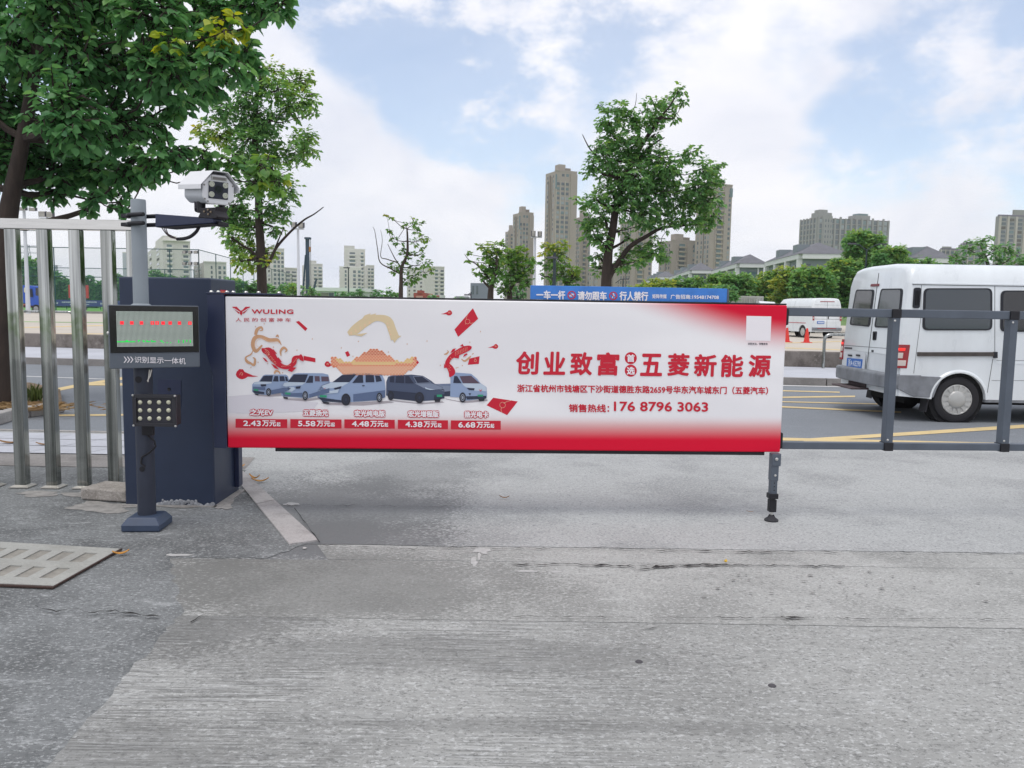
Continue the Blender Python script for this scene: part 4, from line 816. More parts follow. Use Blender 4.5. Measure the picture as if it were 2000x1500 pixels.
# ================================================================= STEEL FENCE
sf = thing('steel_fence', G(45, 957), 'polished steel fence of square posts under one rail, left of the barrier', 'fence')
ms = bpy.data.materials.new('reflection banded steel'); ms.use_nodes = True; t = ms.node_tree; b = t.nodes['Principled BSDF']; b.inputs['Metallic'].default_value = 1.0
tcn = N(t, 'ShaderNodeTexCoord'); mpn = N(t, 'ShaderNodeMapping', i_Scale=(34, 34, .7)); t.links.new(tcn.outputs['Object'], mpn.inputs[0]); n1 = N(t, 'ShaderNodeTexNoise', i_Scale=1.0, i_Detail=4.0); t.links.new(mpn.outputs[0], n1.inputs['Vector'])
r1 = N(t, 'ShaderNodeValToRGB'); t.links.new(n1.outputs[0], r1.inputs[0]); r1.color_ramp.elements[0].color = (*lin('#7f827e'), 1); r1.color_ramp.elements[1].color = (*lin('#c6c8c4'), 1); r1.color_ramp.elements[0].position = .35; r1.color_ramp.elements[1].position = .65; t.links.new(r1.outputs[0], b.inputs['Base Color'])  # pale and dark bands paint reflections into the steel's base colour
rr = N(t, 'ShaderNodeMapRange', i_3=.04, i_4=.14); t.links.new(n1.outputs[0], rr.inputs[0]); t.links.new(rr.outputs[0], b.inputs['Roughness'])
mp2 = N(t, 'ShaderNodeMapping', i_Scale=(9, 9, 3.5)); t.links.new(tcn.outputs['Object'], mp2.inputs[0]); n2 = N(t, 'ShaderNodeTexNoise', i_Scale=1.0, i_Detail=2.0); t.links.new(mp2.outputs[0], n2.inputs['Vector']); bpn = N(t, 'ShaderNodeBump', i_Strength=.12, i_Distance=.02); t.links.new(n2.outputs[0], bpn.inputs['Height']); t.links.new(bpn.outputs[0], b.inputs['Normal'])
ms2 = mat('polished steel rail', '#cfcec9', .12, 1.0, var=.06, scale=3, stretch=(1.5, 20, 20)); FYs = G(45, 952).y; fxs = [PY(x_, 952, FYs).x for x_ in (-15, 45, 107, 166)]; step = (fxs[3]-fxs[0])/3
ztop = PY(140, 429, FYs).z; rh = .075
xs_ = [fxs[0] + step*k for k in range(-2, 5)]; xs_.append(xs_[-1] + step*.80)
mb = MB(); mb.box((xs_[0]-.4, FYs-.035, ztop-rh), (xs_[-1]+.06, FYs+.035, ztop)); build('top_rail', mb, ms2, sf, bevel=.006)
for x_ in xs_:
    mb = MB(); mb.box((x_-.041, FYs-.033, .02), (x_+.041, FYs+.033, ztop-rh)); po = build('fence_post', mb, ms, sf, bevel=.004)
    mb = MB(); mb.loft([[Vector((x_+sx_*.07, FYs+sy_*.06, .008)) for sx_, sy_ in ((-1,-1),(1,-1),(1,1),(-1,1))], [Vector((x_+sx_*.07, FYs+sy_*.06, .014)) for sx_, sy_ in ((-1,-1),(1,-1),(1,1),(-1,1))], [Vector((x_+sx_*.045, FYs+sy_*.037, .026)) for sx_, sy_ in ((-1,-1),(1,-1),(1,1),(-1,1))]]); build('foot_cap', mb, mat('pale foot cap', '#b4b1aa', .4, .7), po)
# rough concrete block at the fence foot
blk0, blk1 = G(157, 978), G(247, 984)
mb = MB(); mb.prism([blk0 + Vector((0, 0, .008)), blk1 + Vector((0, 0, .008)), blk1 + Vector((0, .24, .008)), blk0 + Vector((.06, .24, .008))], (0, 0, .085)); bo = tag(build('concrete_block', mb, concrete('rough block', '#a19c96', '#77726c', '#bab5af', speck=.7, blot=.5, blots=6, seed=33), bevel=.012, seg=2), 'rough pale concrete block lying between the steel fence and the barrier cabinet', 'block')
# drain cover
dq = [G(0, 1064), G(234, 1078), G(105, 1151), G(-160, 1140)]
M_drain = concrete('drain cover composite', '#9fa09c', '#7f7e78', '#bcbbb4', speck=.3, blot=.35, blots=4, seed=44)
dr = thing('drain_cover', dq[0].lerp(dq[2], .5), 'pale slotted drain cover with a rusty rim lying in the dark pavement', 'drain cover')
def DQ(u, v, z): a_ = dq[3].lerp(dq[2], u); b_ = dq[0].lerp(dq[1], u); p = a_.lerp(b_, v); return Vector((p.x, p.y, z))
us = [0, .05]; nslot = 5
mb = MB(); zc = .019; grid_u = []; 
slots = [(.10+.20*i, .10+.20*i+.085) for i in range(4)] + [(.875, .94)]
slots = [(.06 + .185*i, .06 + .185*i + .10) for i in range(5)]
ulist = [0] + [x for s_ in slots for x in s_] + [1]; vlist = [0, .16, .42, .58, .84, 1]
for i in range(len(ulist)-1):
    for j in range(5):
        if i % 2 == 1 and j in (1, 3): continue
        a_, b_, c_, d_ = ulist[i], ulist[i+1], vlist[j], vlist[j+1]; mb.poly([DQ(a_, c_, zc), DQ(b_, c_, zc), DQ(b_, d_, zc), DQ(a_, d_, zc)])
for i in range(1, len(ulist)-1, 2):
    for j in (1, 3):
        a_, b_, c_, d_ = ulist[i], ulist[i+1], vlist[j], vlist[j+1]; C4 = [(a_, c_), (b_, c_), (b_, d_), (a_, d_)]
        for k in range(4): p, q2 = C4[k], C4[(k+1) % 4]; mb.poly([DQ(*p, zc), DQ(*q2, zc), DQ(*q2, .012), DQ(*p, .012)])
for (p, q2) in (((0, 0), (1, 0)), ((1, 0), (1, 1)), ((1, 1), (0, 1)), ((0, 1), (0, 0))): mb.poly([DQ(*p, zc), DQ(*q2, zc), DQ(*q2, .014), DQ(*p, .014)])
mb.cur = 1; mb.poly([DQ(0, 0, .0125), DQ(1, 0, .0125), DQ(1, 1, .0125), DQ(0, 1, .0125)]); build('slotted_plate', mb, [M_drain, mat('drain silt', '#8a8780', .95, var=.2, scale=20)], dr)
mb = MB(); mb.prism([DQ(-.012, -.03, .009), DQ(1.012, -.03, .009), DQ(1.012, -.004, .009), DQ(-.012, -.004, .009)], (0, 0, .008)); mb.prism([DQ(1.002, -.004, .009), DQ(1.012, -.004, .009), DQ(1.012, 1.02, .009), DQ(1.002, 1.02, .009)], (0, 0, .009)); build('rusty_rim', mb, mat('rust', '#40302b', .9, var=.3, scale=30), dr)
# dry leaves
M_dl = mat('dry orange leaf', '#b8843e', .8, var=.25, scale=40); M_db = mat('dry brown leaf', '#8a6a48', .85, var=.25, scale=40)
def dry(px, py, ln, wd, ang, curl, m, label, seed=0):
    r_ = random.Random(seed); p = G(px, py, .012); d = Vector((math.cos(R(ang)), math.sin(R(ang)), 0)); s_ = Vector((-d.y, d.x, 0)); pts = []; mb = MB(); n = 7; rows = []
    for i in range(n+1):
        u = i/n; w_ = wd*math.sin(math.pi*min(1, u*.92+.04))**.8; h = curl*(abs(u-.5)*2)**2*ln*.4 + .002; rows.append([p + d*ln*(u-.5) + s_*w_ + Vector((0, 0, h + curl*wd*1.2)), p + d*ln*(u-.5) + Vector((0, 0, h)), p + d*ln*(u-.5) - s_*w_ + Vector((0, 0, h + curl*wd*.9))])
    vs = [q for rw in rows for q in rw]; fs = []
    for i in range(n):
        for j in range(2): fs.append((i*3+j, i*3+j+1, (i+1)*3+j+1, (i+1)*3+j))
    mb.add(vs, fs); o = build('dry_leaf', mb, m, smooth=True); md = o.modifiers.new('thick', 'SOLIDIFY'); md.thickness = .001
    return tag(o, label, 'leaf', 'dry leaves on the ground')
dry(236, 1083, .085, .013, 25, .5, M_dl, 'curled orange dry leaf at the tip of the drain cover', 1)
dry(508, 941, .13, .014, 12, .5, M_dl, 'largest dry leaf, orange, beside the pale diagonal kerb', 2); dry(497, 935, .10, .012, -20, .7, M_dl, 'orange dry leaf tucked behind the largest leaf by the diagonal kerb', 3)
dry(472, 912, .07, .010, 60, .5, M_dl, 'small orange dry leaf by the cabinet corner at the kerb end', 4); dry(985, 973, .075, .008, -8, .5, M_db, 'lone brown dry leaf on the open driveway under the advert panel', 5)
dry(1417, 1099, .035, .010, 60, .6, mat('yellow scrap', '#c8a53c', .7), 'tiny yellow leaf scrap in the driveway crack', 6); dry(1465, 1000, .05, .004, -10, .3, M_db, 'thin brown twig-like leaf left of the rubber foot', 7)
dry(20, 866, .22, .03, 5, .3, M_db, 'wide brown dry leaf behind the first fence post', 8); dry(86, 869, .16, .02, 0, .3, M_db, 'brown dry leaf between the second and third fence posts', 9)
# pebbles
for i, (px, py, s_, lab) in enumerate(((1508, 1341, .016, 'dark flat pebble on the near slab right of centre'), (595, 1071, .012, 'pale pebble by the tip of the diagonal kerb'), (1248, 1294, .016, 'dark chip on the near slab at its middle'))):
    p = G(px, py, .005); mb = MB(); rr0 = random.Random(i); mb.lathe(p - Vector((0, 0, .001)), (0, 0, 1), [(s_*.8, 0), (s_, s_*.25), (s_*.7, s_*.55), (.001, s_*.6)], 9); tag(build('pebble', mb, mat('dark pebble' if i != 1 else 'pale pebble', '#4b494d' if i != 1 else '#b5b2b0', .85), smooth=True), lab, 'pebble', 'pebbles on the driveway')
# ================================================================= VEHICLES
M_van = mat('van white paint', '#dce2e6', .30, var=.06, scale=3.0, stretch=(1, 1, .35), spec=.5, coat=.3)
M_vdirt = mat('dull white roof', '#dcdfe2', .45, var=.05, scale=3)
M_vbump = mat('worn grey bumper', '#7a7e84', .65, var=.25, scale=5, bump=.1)
M_glass = mat('dark vehicle glass', '#12171d', .06, spec=.6, coat=.5)
M_glass2 = mat('grey tinted glass', '#2f3a42', .08, spec=.7, coat=.5)
M_seal = mat('window rubber', '#1d2029', .6)
M_seam = mat('panel gap', '#4a4d52', .8)
M_tl = mat('red tail lamp', '#96202a', .25, coat=.6); M_tlw = mat('clear tail lamp', '#cfc3bd', .25, coat=.6)
M_tlit = mat('lit brake lamp', '#f0302a', .3, emit=.6)
M_tyre = mat('tyre rubber', '#26262a', .85, var=.15, scale=12); M_alloy = mat('silver wheel cover', '#b9bab8', .4, .3, var=.08, scale=6); M_under = mat('underbody black', '#141417', .9)
M_plate = mat('blue number plate', '#1f62b5', .4)
def make_wheel(root, c, r, wd, side, spokes=14):
    """side: -1 outer face towards -Y, +1 towards +Y; c = centre of the outer face (local coordinates)"""
    ax = Vector((0, side, 0)); c = Vector(c)
    mb = MB(); mb.lathe(c, ax, [(r*.66, -wd), (r*.93, -wd), (r, -wd*.82), (r, -wd*.2), (r*.965, -.012), (r*.84, .002), (r*.70, -.004), (r*.66, -.02), (r*.66, -wd)], 40); ty = build('wheel', mb, M_tyre, root, smooth=True)
    mb = MB(); mb.lathe(c, ax, [(r*.66, -.035), (r*.66, -.006), (r*.625, -.002), (r*.60, -.012)], 36); mb.lathe(c, ax, [(r*.40, -.012), (r*.38, -.001), (r*.30, .010), (r*.12, .016), (.0005, .017)], 30)
    for k in range(spokes):
        a = 2*math.pi*k/spokes; d = Vector((math.cos(a), 0, math.sin(a))); s = Vector((-d.z, 0, d.x)); mb.obox(c + d*r*.5 - ax*.011, d*r*.125, s*r*.052, ax*.008)
    build('wheel_cover', mb, M_alloy, ty, smooth=True)
    mb = MB(); mb.lathe(c - ax*.03, ax, [(r*.64, 0), (.0005, .0)], 24); build('wheel_hub', mb, M_under, ty)
    return ty
def van_body(root, L, Wd, sill, belt, zg, zr, xr, wheels, r, k=.08, nose=True, body=M_van):
    """local frame: x forward, y left, z up; xr = rear x; wheels = x positions of the axles"""
    hw = Wd/2; xf = xr + L
    def ring(x, dz=0, ins=0.0, zr_=None, zg_=None, tilt=0.0):
        zg1 = zg if zg_ is None else zg_; zr1 = (zr if zr_ is None else zr_) - dz; h = hw - ins
        half = [(-h, belt), (-h, (belt+zg1)/2), (-h, zg1), (-h+.025, zg1+(zr1-zg1)*.25), (-h+.06, zg1+(zr1-zg1)*.6), (-h+.13, zg1+(zr1-zg1)*.88), (-h+.26, zr1-.015), (-h*.4, zr1)]
        pts = half + [(-y, z) for y, z in half[::-1]]
        return [Vector((x + tilt*(z-belt), y, z)) for y, z in pts]
    R_ = [ring(xr, .07, .05, tilt=k), ring(xr+.025, .03, .018, tilt=k), ring(xr+.09, .0, 0, tilt=k*.8), ring(xr+.30, 0, 0, tilt=0), ring(xr+L*.35), ring(xr+L*.62), ring(xr+L*.70, .02)]
    R_ += [ring(xr+L*.80, zr_=zg+(zr-zg)*.30, zg_=belt+(zg-belt)*.75), ring(xr+L*.90, zr_=belt+.22, zg_=belt+.16, ins=.02), ring(xr+L*.965, zr_=belt+.10, zg_=belt+.06, ins=.06), ring(xf, zr_=belt+.03, zg_=belt+.02, ins=.14)]
    mb = MB(); mb.loft(R_, cap=True); sh = build('body', mb, body, root, smooth=True)
    # lower flanks with wheel arches
    for sd in (-1, 1):
        pts = [(xr+.03, belt), (xr+.03, sill+.03)]
        for wx in wheels:
            ra = r*1.17; zc = r; a0 = math.asin(max(-1, (sill-zc)/ra)); n = 16
            pts += [(wx + ra*math.cos(math.pi - a0 - (math.pi-2*a0)*i/n), zc + ra*math.sin(math.pi - a0 - (math.pi-2*a0)*i/n)) for i in range(n+1)]
        pts += [(xf-.12, sill), (xf-.02, sill+.12), (xf-.03, belt)]
        mb = MB(); mb.prism([Vector((x, sd*hw, z)) for x, z in pts], (0, -sd*.04, 0)); build('lower_flank', mb, body, root)
    mb = MB(); mb.box((xr+.04, -hw+.22, sill+.03), (xf-.15, hw-.22, belt+.01)); mb.box((xr+.3, -hw+.045, belt-.02), (xf-.3, hw-.045, belt+.005))
    build('underbody', mb, M_under, root)
    mb = MB(); mb.box((xr+.005, -hw+.03, sill+.03), (xr+.05, hw-.03, belt)); build('rear_skirt', mb, body, root)
    mb = MB(); mb.box((xf-.06, -hw+.14, sill+.02), (xf-.0, hw-.14, belt)); build('front_bumper', mb, M_vbump, root, bevel=.03)
    return sh
def flat_part(name, pts, d, m, root, bevel=0.0, rad=0.0):
    mb = MB(); mb.prism(rquad(pts, rad) if rad else pts, d); return build(name, mb, m, root, bevel=bevel)

# --- the white minibus leaving to the right
wc = G(1866, 826); VW = 1.80
van = thing('white_van', (wc.x, wc.y + VW/2, 0), 'large white high roofed van driving right behind the grey rails, brake lamp lit', 'van')
vb = Vector(van['_base'])
vside = lambda px, py: PY(px, py, wc.y)
c6 = lambda x, y: (1500 + x/3.572, 480 + y/3.572)
def VS(cx, cy, o_=0.0):
    p = vside(*c6(cx, cy)); return Vector((p.x, wc.y - o_, p.z))
rW = .5*(VS(1330, 925).z - VS(1330, 1246).z); 
zg_v = VS(1000, 262).z; xr_v = VS(905, 900).x; zr_v = VS(1100, 128).z + .03; belt_v = VS(1000, 770).z; sill_v = VS(1520, 1085).z + .02
van['_base'] = Vector((0, 0, 0))
# build in local coordinates, then move
def LV(p): return Vector(p) - vb
wxl = VS(1322, 1090).x - vb.x
loc = bpy.data.objects.new('tmp', None)
van['_base'] = Vector((0, 0, 0)); 
van_body(van, 4.35, VW, sill_v, belt_v, zg_v, zr_v, xr_v - vb.x, [wxl, wxl + 2.55], rW, k=.075)
for x_ in (wxl, wxl + 2.55):
    for sd in (-1, 1): make_wheel(van, (x_, sd*(VW/2 - .012), rW), rW, .19, sd)
# roof lip (gutter) and the rest of the flank details, on both sides
def both(fn):
    for sd in (-1, 1): fn(sd)
def onside(px_pts, sd, o_=0.0):
    out = [LV(VS(x, y)) for x, y in px_pts]; return [Vector((p.x, sd*(VW/2 + o_), p.z)) for p in out]
def side_part(name, pts, th, m, rad=0.0, o_=0.001, sides=(-1, 1), par=None, flatz=False):
    res = []
    for sd in sides:
        q = onside(pts, sd, o_); res.append(flat_part(name, q, (0, sd*th, 0), m, par or van, rad=rad))
    return res
gz = zg_v
for sd in (-1, 1):
    mb = MB(); mb.box((xr_v - vb.x + .12, sd*(VW/2+.012), gz-.012), (xr_v - vb.x + 3.1, sd*(VW/2-.01), gz+.010)); build('roof_gutter', mb, M_van, van, bevel=.004)
    mb = MB(); mb.box((xr_v - vb.x + .12, sd*(VW/2+.002), gz-.019), (xr_v - vb.x + 3.1, sd*(VW/2-.01), gz-.0125)); build('gutter_shade_strip', mb, M_seam, van)  # dark strip painting the shade line under the gutter
def window(name, pts, m, sides=(-1, 1), rad=.07):
    for sd in sides:
        fr_ = flat_part('window', onside(pts, sd, .001), (0, sd*.010, 0), M_seal, van, rad=rad)
        c = sum((Vector(p) for p in onside(pts, sd, 0)), Vector())/4
        q = [c + (Vector(p)-c).normalized()*((Vector(p)-c).length - .033) for p in onside(pts, sd, .0115)]
        flat_part('pane', [Vector((p.x, sd*(VW/2+.0115), p.z)) for p in q], (0, sd*.002, 0), m, fr_, rad=rad*.8)
window('w', [(1075, 590), (1562, 590), (1562, 296), (1085, 296)], M_glass2)
window('w', [(1618, 600), (2160, 600), (2160, 312), (1622, 312)], M_glass)
window('w', [(2230, 600), (2600, 600), (2500, 330), (2236, 320)], M_glass)
side_part('air_vent', [(1006, 436), (1056, 436), (1066, 292), (1016, 292)], .012, M_seal, rad=.03)
for k_ in range(3):
    side_part('vent_slat', [(1022 + 11*k_, 415), (1027 + 11*k_, 415), (1031 + 11*k_, 312), (1026 + 11*k_, 312)], .006, M_under, o_=.0135)
side_part('slide_rail', [(1040, 770), (1592, 770), (1592, 742), (1040, 742)], .022, mat('worn dark rail', '#47413f', .5, var=.2, scale=20)); side_part('rail_stop', [(1570, 782), (1594, 782), (1594, 740), (1570, 740)], .026, M_seal)
def seam(pts, w_=3.0):
    for a, b in zip(pts[:-1], pts[1:]):
        dx, dy = b[0]-a[0], b[1]-a[1]; l_ = math.hypot(dx, dy); nx_, ny_ = -dy/l_*w_/2, dx/l_*w_/2
        side_part('door_gap', [(a[0]+nx_, a[1]+ny_), (b[0]+nx_, b[1]+ny_), (b[0]-nx_, b[1]-ny_), (a[0]-nx_, a[1]-ny_)], .0012, M_seam, o_=.0012)
seam([(1582, 270), (1582, 740)], 3.4); seam([(1568, 790), (1545, 930), (1520, 1082)], 3.4); seam([(1070, 270), (1066, 500), (1040, 700), (1016, 890)], 2.6); seam([(2180, 270), (2180, 1080)], 3.0)
seam([(1594, 800), (2180, 800)], 2.0); seam([(1560, 940), (2180, 940)], 2.0)
side_part('flank_crease', [(1600, 826), (2180, 826), (2180, 818), (1600, 818)], .004, M_van, o_=.0005)
for sd in (-1, 1):                                          # flared arch lips
    for x_ in (wxl, wxl+2.55):
        mb = MB(); n = 18; r0, r1 = rW*1.17, rW*1.32; ring_ = []
        a0 = math.asin((sill_v-rW)/r0)
        for i in range(n+1):
            a = a0 + (math.pi-2*a0)*i/n; cx_, sz_ = math.cos(a), math.sin(a); ring_.append([Vector((x_+cx_*r0, sd*(VW/2-.035), rW+sz_*r0)), Vector((x_+cx_*r0, sd*(VW/2+.020), rW+sz_*r0)), Vector((x_+cx_*(r0+.02), sd*(VW/2+.020), rW+sz_*(r0+.02))), Vector((x_+cx_*r1, sd*(VW/2-.002), rW+sz_*r1))])
        mb.loft(ring_); build('wheel_arch', mb, M_van, van, smooth=True)
        mb = MB(); mb.lathe((x_, sd*(VW/2-.05), rW), (0, -sd, 0), [(rW*1.18, 0), (rW*1.18, .22), (.001, .22)], 24); build('wheel_well', mb, M_under, van)
# rear face: plane just behind the rear door panel
kx = .075; rn = Vector((-1, 0, kx)).normalized(); rp = Vector((xr_v, 0, belt_v))
def VR(cx, cy, o_=.001):
    p = PN(*c6(cx, cy), rp, rn) + rn*o_; return p - vb
def rear_part(name, pts, th, m, rad=0.0, o_=.001, par=None): return flat_part(name, [VR(x, y, o_) for x, y in pts], rn*th, m, par or van, rad=rad)
for pts, m in (([(618, 306), (746, 306), (712, 566), (572, 552)], M_glass), ([(792, 300), (946, 298), (918, 575), (744, 570)], M_glass2)):
    fr_ = rear_part('rear_window', pts, .010, M_seal, .06); c = (sum(p[0] for p in pts)/4, sum(p[1] for p in pts)/4)
    rear_part('pane', [(c[0] + (x-c[0])*.86, c[1] + (y-c[1])*.93) for x, y in pts], .002, m, .05, .0115, fr_)
rear_part('high_brake_lamp', [(720, 285), (776, 282), (779, 265), (724, 268)], .012, mat('dark red lamp', '#7a2430', .35), .008)
rear_part('door_gap', [(772, 190), (776, 190), (682, 905), (678, 905)], .001, M_seam, 0, .0012); rear_part('door_gap', [(528, 692), (850, 716), (850, 719), (528, 695)], .001, M_seam, 0, .0012)

hd = rear_part('door_handle', [(735, 598), (762, 598), (756, 658), (733, 660)], .008, M_seal, .015); rear_part('handle_bar', [(743, 606), (750, 606), (747, 650), (740, 650)], .012, M_under, .008, .0095, hd)
rear_part('plate_recess', [(534, 750), (684, 752), (670, 900), (518, 868)], .003, mat('recess white', '#c9ced3', .4), .03)
pl_ = rear_part('number_plate', [(556, 782), (663, 792), (655, 856), (552, 842)], .006, M_plate, .012, .0045)
text_on('lettering', '浙A·KE290', (VR(562, 838, .0115), VR(650, 849, .0115), VR(566, 790, .0115)), mat('plate white', '#dfe6ee', .4), pl_, .01)
for cx_ in (577, 633): rear_part('plate_lamp', [(cx_-12, 758), (cx_+12, 760), (cx_+13, 772), (cx_-11, 770)], .015, M_seal, .008, .004)
for (cx_, cy_) in ((731, 735), (846, 748)): rear_part('lock_button', [(cx_-7, cy_-8), (cx_+7, cy_-8), (cx_+6, cy_+8), (cx_-6, cy_+8)], .006, M_seam, .006)
rear_part('badge', [(536, 706), (588, 710), (587, 722), (535, 718)], .004, M_seam, .004)
# tail lamps wrap the corner
def tail(sd):
    z0_, z1_ = LV(VS(940, 855)).z, LV(VS(960, 690)).z; xa = xr_v - vb.x; y0_ = sd*(VW/2+.006)
    def bx(name, za, zb_, m, par=None, e=0.0, x1=.125):
        ka_, kb_ = kx*(za-belt_v), kx*(zb_-belt_v); mb = MB()
        lo = [Vector((xa+ka_-.012-e, y0_+sd*e, za)), Vector((xa+ka_+x1, y0_+sd*e, za)), Vector((xa+ka_+x1, y0_-sd*.05, za)), Vector((xa+ka_-.012-e, y0_-sd*.075, za))]
        hi = [p + Vector((kb_-ka_, 0, zb_-za)) for p in lo]; mb.loft([lo, hi]); return build(name, mb, m, par or van, bevel=.006)
    tl = bx('tail_lamp', z0_, z1_, M_tl); h_ = z1_-z0_
    bx('reversing_lamp', z0_+h_*.10, z0_+h_*.34, M_tlw, tl, .003, .10); bx('lit_brake_lamp', z0_+h_*.74, z0_+h_*.86, M_tlit, tl, .003, .07); bx('indicator', z0_+h_*.42, z0_+h_*.66, M_tlw, tl, .003, .05)
tail(-1); tail(1)
# bumper, step, mudflap
zb0, zb1 = LV(VS(905, 1005)).z, LV(VS(905, 898)).z; xa = xr_v - vb.x
mb = MB(); hw_ = VW/2
out = [(.30, -hw_-.014), (.02, -hw_-.014), (-.07, -hw_+.05), (-.13, -hw_+.25), (-.13, hw_-.25), (-.09, hw_-.05), (.02, hw_+.014), (.30, hw_+.014), (.30, hw_-.03), (.05, hw_-.06), (.02, hw_-.2), (.02, -hw_+.2), (.05, -hw_+.06), (.30, -hw_+.03)]
mb.loft([[Vector((xa+x, y*(.985), zb0+.01)) for x, y in out], [Vector((xa+x, y, zb0+.06)) for x, y in out], [Vector((xa+x, y, zb1-.03)) for x, y in out], [Vector((xa+x+.01, y*.985, zb1)) for x, y in out]]); build('rear_bumper', mb, M_vbump, van, bevel=.012)
for sd in (-1, 1):
    q = onside([(905, 1000), (1010, 1052), (1150, 1058), (1172, 1000), (1216, 916), (905, 902)], sd, .003); flat_part('bumper_side', q, (0, sd*.014, 0), M_vbump, van, bevel=.004)
    q = [Vector((wxl - rW*1.32, sd*(hw_-.02), .13)), Vector((wxl - rW*1.32, sd*(hw_-.20), .13)), Vector((wxl - rW*1.22, sd*(hw_-.20), .34)), Vector((wxl - rW*1.22, sd*(hw_-.02), .34))]; flat_part('mud_flap', q, (.01, 0, 0), M_rubber, van)
mb = MB(); mb.box((xa-.24, -.08, zb0-.085), (xa+.05, .60, zb0-.06)); mb.box((xa-.02, -.0, zb0-.06), (xa+.05, .55, zb0-.005)); build('rear_step', mb, mat('brown step', '#54494b', .8, var=.2, scale=10), van, bevel=.006)
mb = MB(); mb.box((xa+.3, -.5, .2), (xa+3.6, .5, sill_v+.05)); mb.tube([(wxl, -hw_+.1, rW), (wxl, hw_-.1, rW)], .06, 10); build('chassis', mb, M_under, van)
mb = MB(); mb.box((wxl+.35, -hw_-.004, sill_v-.035), (wxl+2.2, -hw_+.05, sill_v-.002)); build('side_sill', mb, M_vbump, van)

# --- the smaller van parked beyond the wall
gb = G(1600, 664); bvd = G(1592, 662)
bv = thing('parked_van', (0, 0, 0), 'white panel van parked beyond the low wall next to the red cones', 'van'); bv['_base'] = Vector((0, 0, 0))
BW = 1.70
BS = dict(L=4.7, sill=.32, belt=.86, zg=1.72, zr=2.15, r=.32)
van_body(bv, BS['L'], BW, BS['sill'], BS['belt'], BS['zg'], BS['zr'], -.95, [0, 2.9], BS['r'], k=.05)
for x_ in (0, 2.9):
    for sd in (-1, 1):
        make_wheel(bv, (x_, sd*(BW/2-.01), .32), .32, .19, sd, 8)
        mb = MB(); mb.lathe((x_, sd*(BW/2-.05), .32), (0, -sd, 0), [(.375, 0), (.375, .2), (.001, .2)], 20); build('wheel_well', mb, M_under, bv)
def br(y, z, o_=.0): return Vector((-.95 + .05*(z-.86) - o_, y, z))
def brp(name, y0, z0, y1, z1, th, m, par=None, rad=0.0, o_=.001): return flat_part(name, [br(y0, z0, o_), br(y1, z0, o_), br(y1, z1, o_), br(y0, z1, o_)], (-th, 0, 0), m, par or bv, rad=rad)
brp('door_gap', -.008, .5, .008, 1.95, .002, M_seam); brp('door_gap', -.74, 1.02, .74, 1.035, .002, M_seam); brp('door_gap', -.74, 1.78, .74, 1.79, .002, M_seam)
for y0, y1 in ((-.70, -.08), (.08, .70)): brp('door_panel', y0, 1.20, y1, 1.70, .006, mat('panel white', '#d5d9dd', .4), None, .06)
brp('high_brake_lamp', -.42, 1.95, .42, 1.985, .012, M_tl); p_ = brp('number_plate', .16, .78, .58, .92, .012, M_plate)
mb = MB()
for k in range(7): mb.poly([br(.54-.052*k, .81, .016), br(.505-.052*k, .81, .016), br(.505-.052*k, .89, .016), br(.54-.052*k, .89, .016)])
build('plate_marks', mb, mat('plate white', '#dfe6ee', .4), p_)
for sd in (-1, 1):
    y0, y1 = (.76, .85) if sd > 0 else (-.85, -.76)
    t_ = brp('tail_lamp', y0, .95, y1, 1.28, .03, M_tl); brp('lamp_lens', y0+.015, 1.05, y1-.015, 1.12, .004, M_tlw, t_, 0, .032)
    mb = MB(); mb.box((-.3, sd*(BW/2+.001), .78), (3.3, sd*(BW/2+.006), .82)); build('reflective_strip', mb, mat('red strip', '#b5606a', .5), bv)
    mb = MB(); mb.box((-.8, sd*(BW/2+.001), 1.66), (3.0, sd*(BW/2+.004), 1.675)); build('roof_seam', mb, M_seam, bv)
    q = [Vector((2.6, sd*(BW/2+.002), 1.08)), Vector((3.35, sd*(BW/2+.002), 1.08)), Vector((3.0, sd*(BW/2+.002), 1.62)), Vector((2.6, sd*(BW/2+.002), 1.66))]; flat_part('cab_window', q, (0, sd*.008, 0), M_glass, bv, rad=.05)
    mb = MB(); mb.box((3.2, sd*(BW/2+.02), 1.05), (3.32, sd*(BW/2+.2), 1.35)); build('wing_mirror', mb, M_under, bv, bevel=.02)
brp('door_handle', -.10, 1.05, -.05, 1.2, .02, M_seal); mb = MB(); mb.box((-1.05, -BW/2, .42), (-.9, BW/2, .58)); build('rear_bumper', mb, M_vbump, bv, bevel=.02); mb = MB(); mb.box((-1.056, -.5, .52), (-1.051, .6, .56)); build('reflective_strip', mb, M_tl, bv)
hdg = math.atan2(.93, -.36)
p0 = G(1575, 660)
bv.rotation_euler = (0, 0, math.radians(101)); bv.location = (p0.x + .75, p0.y + .6, 0)

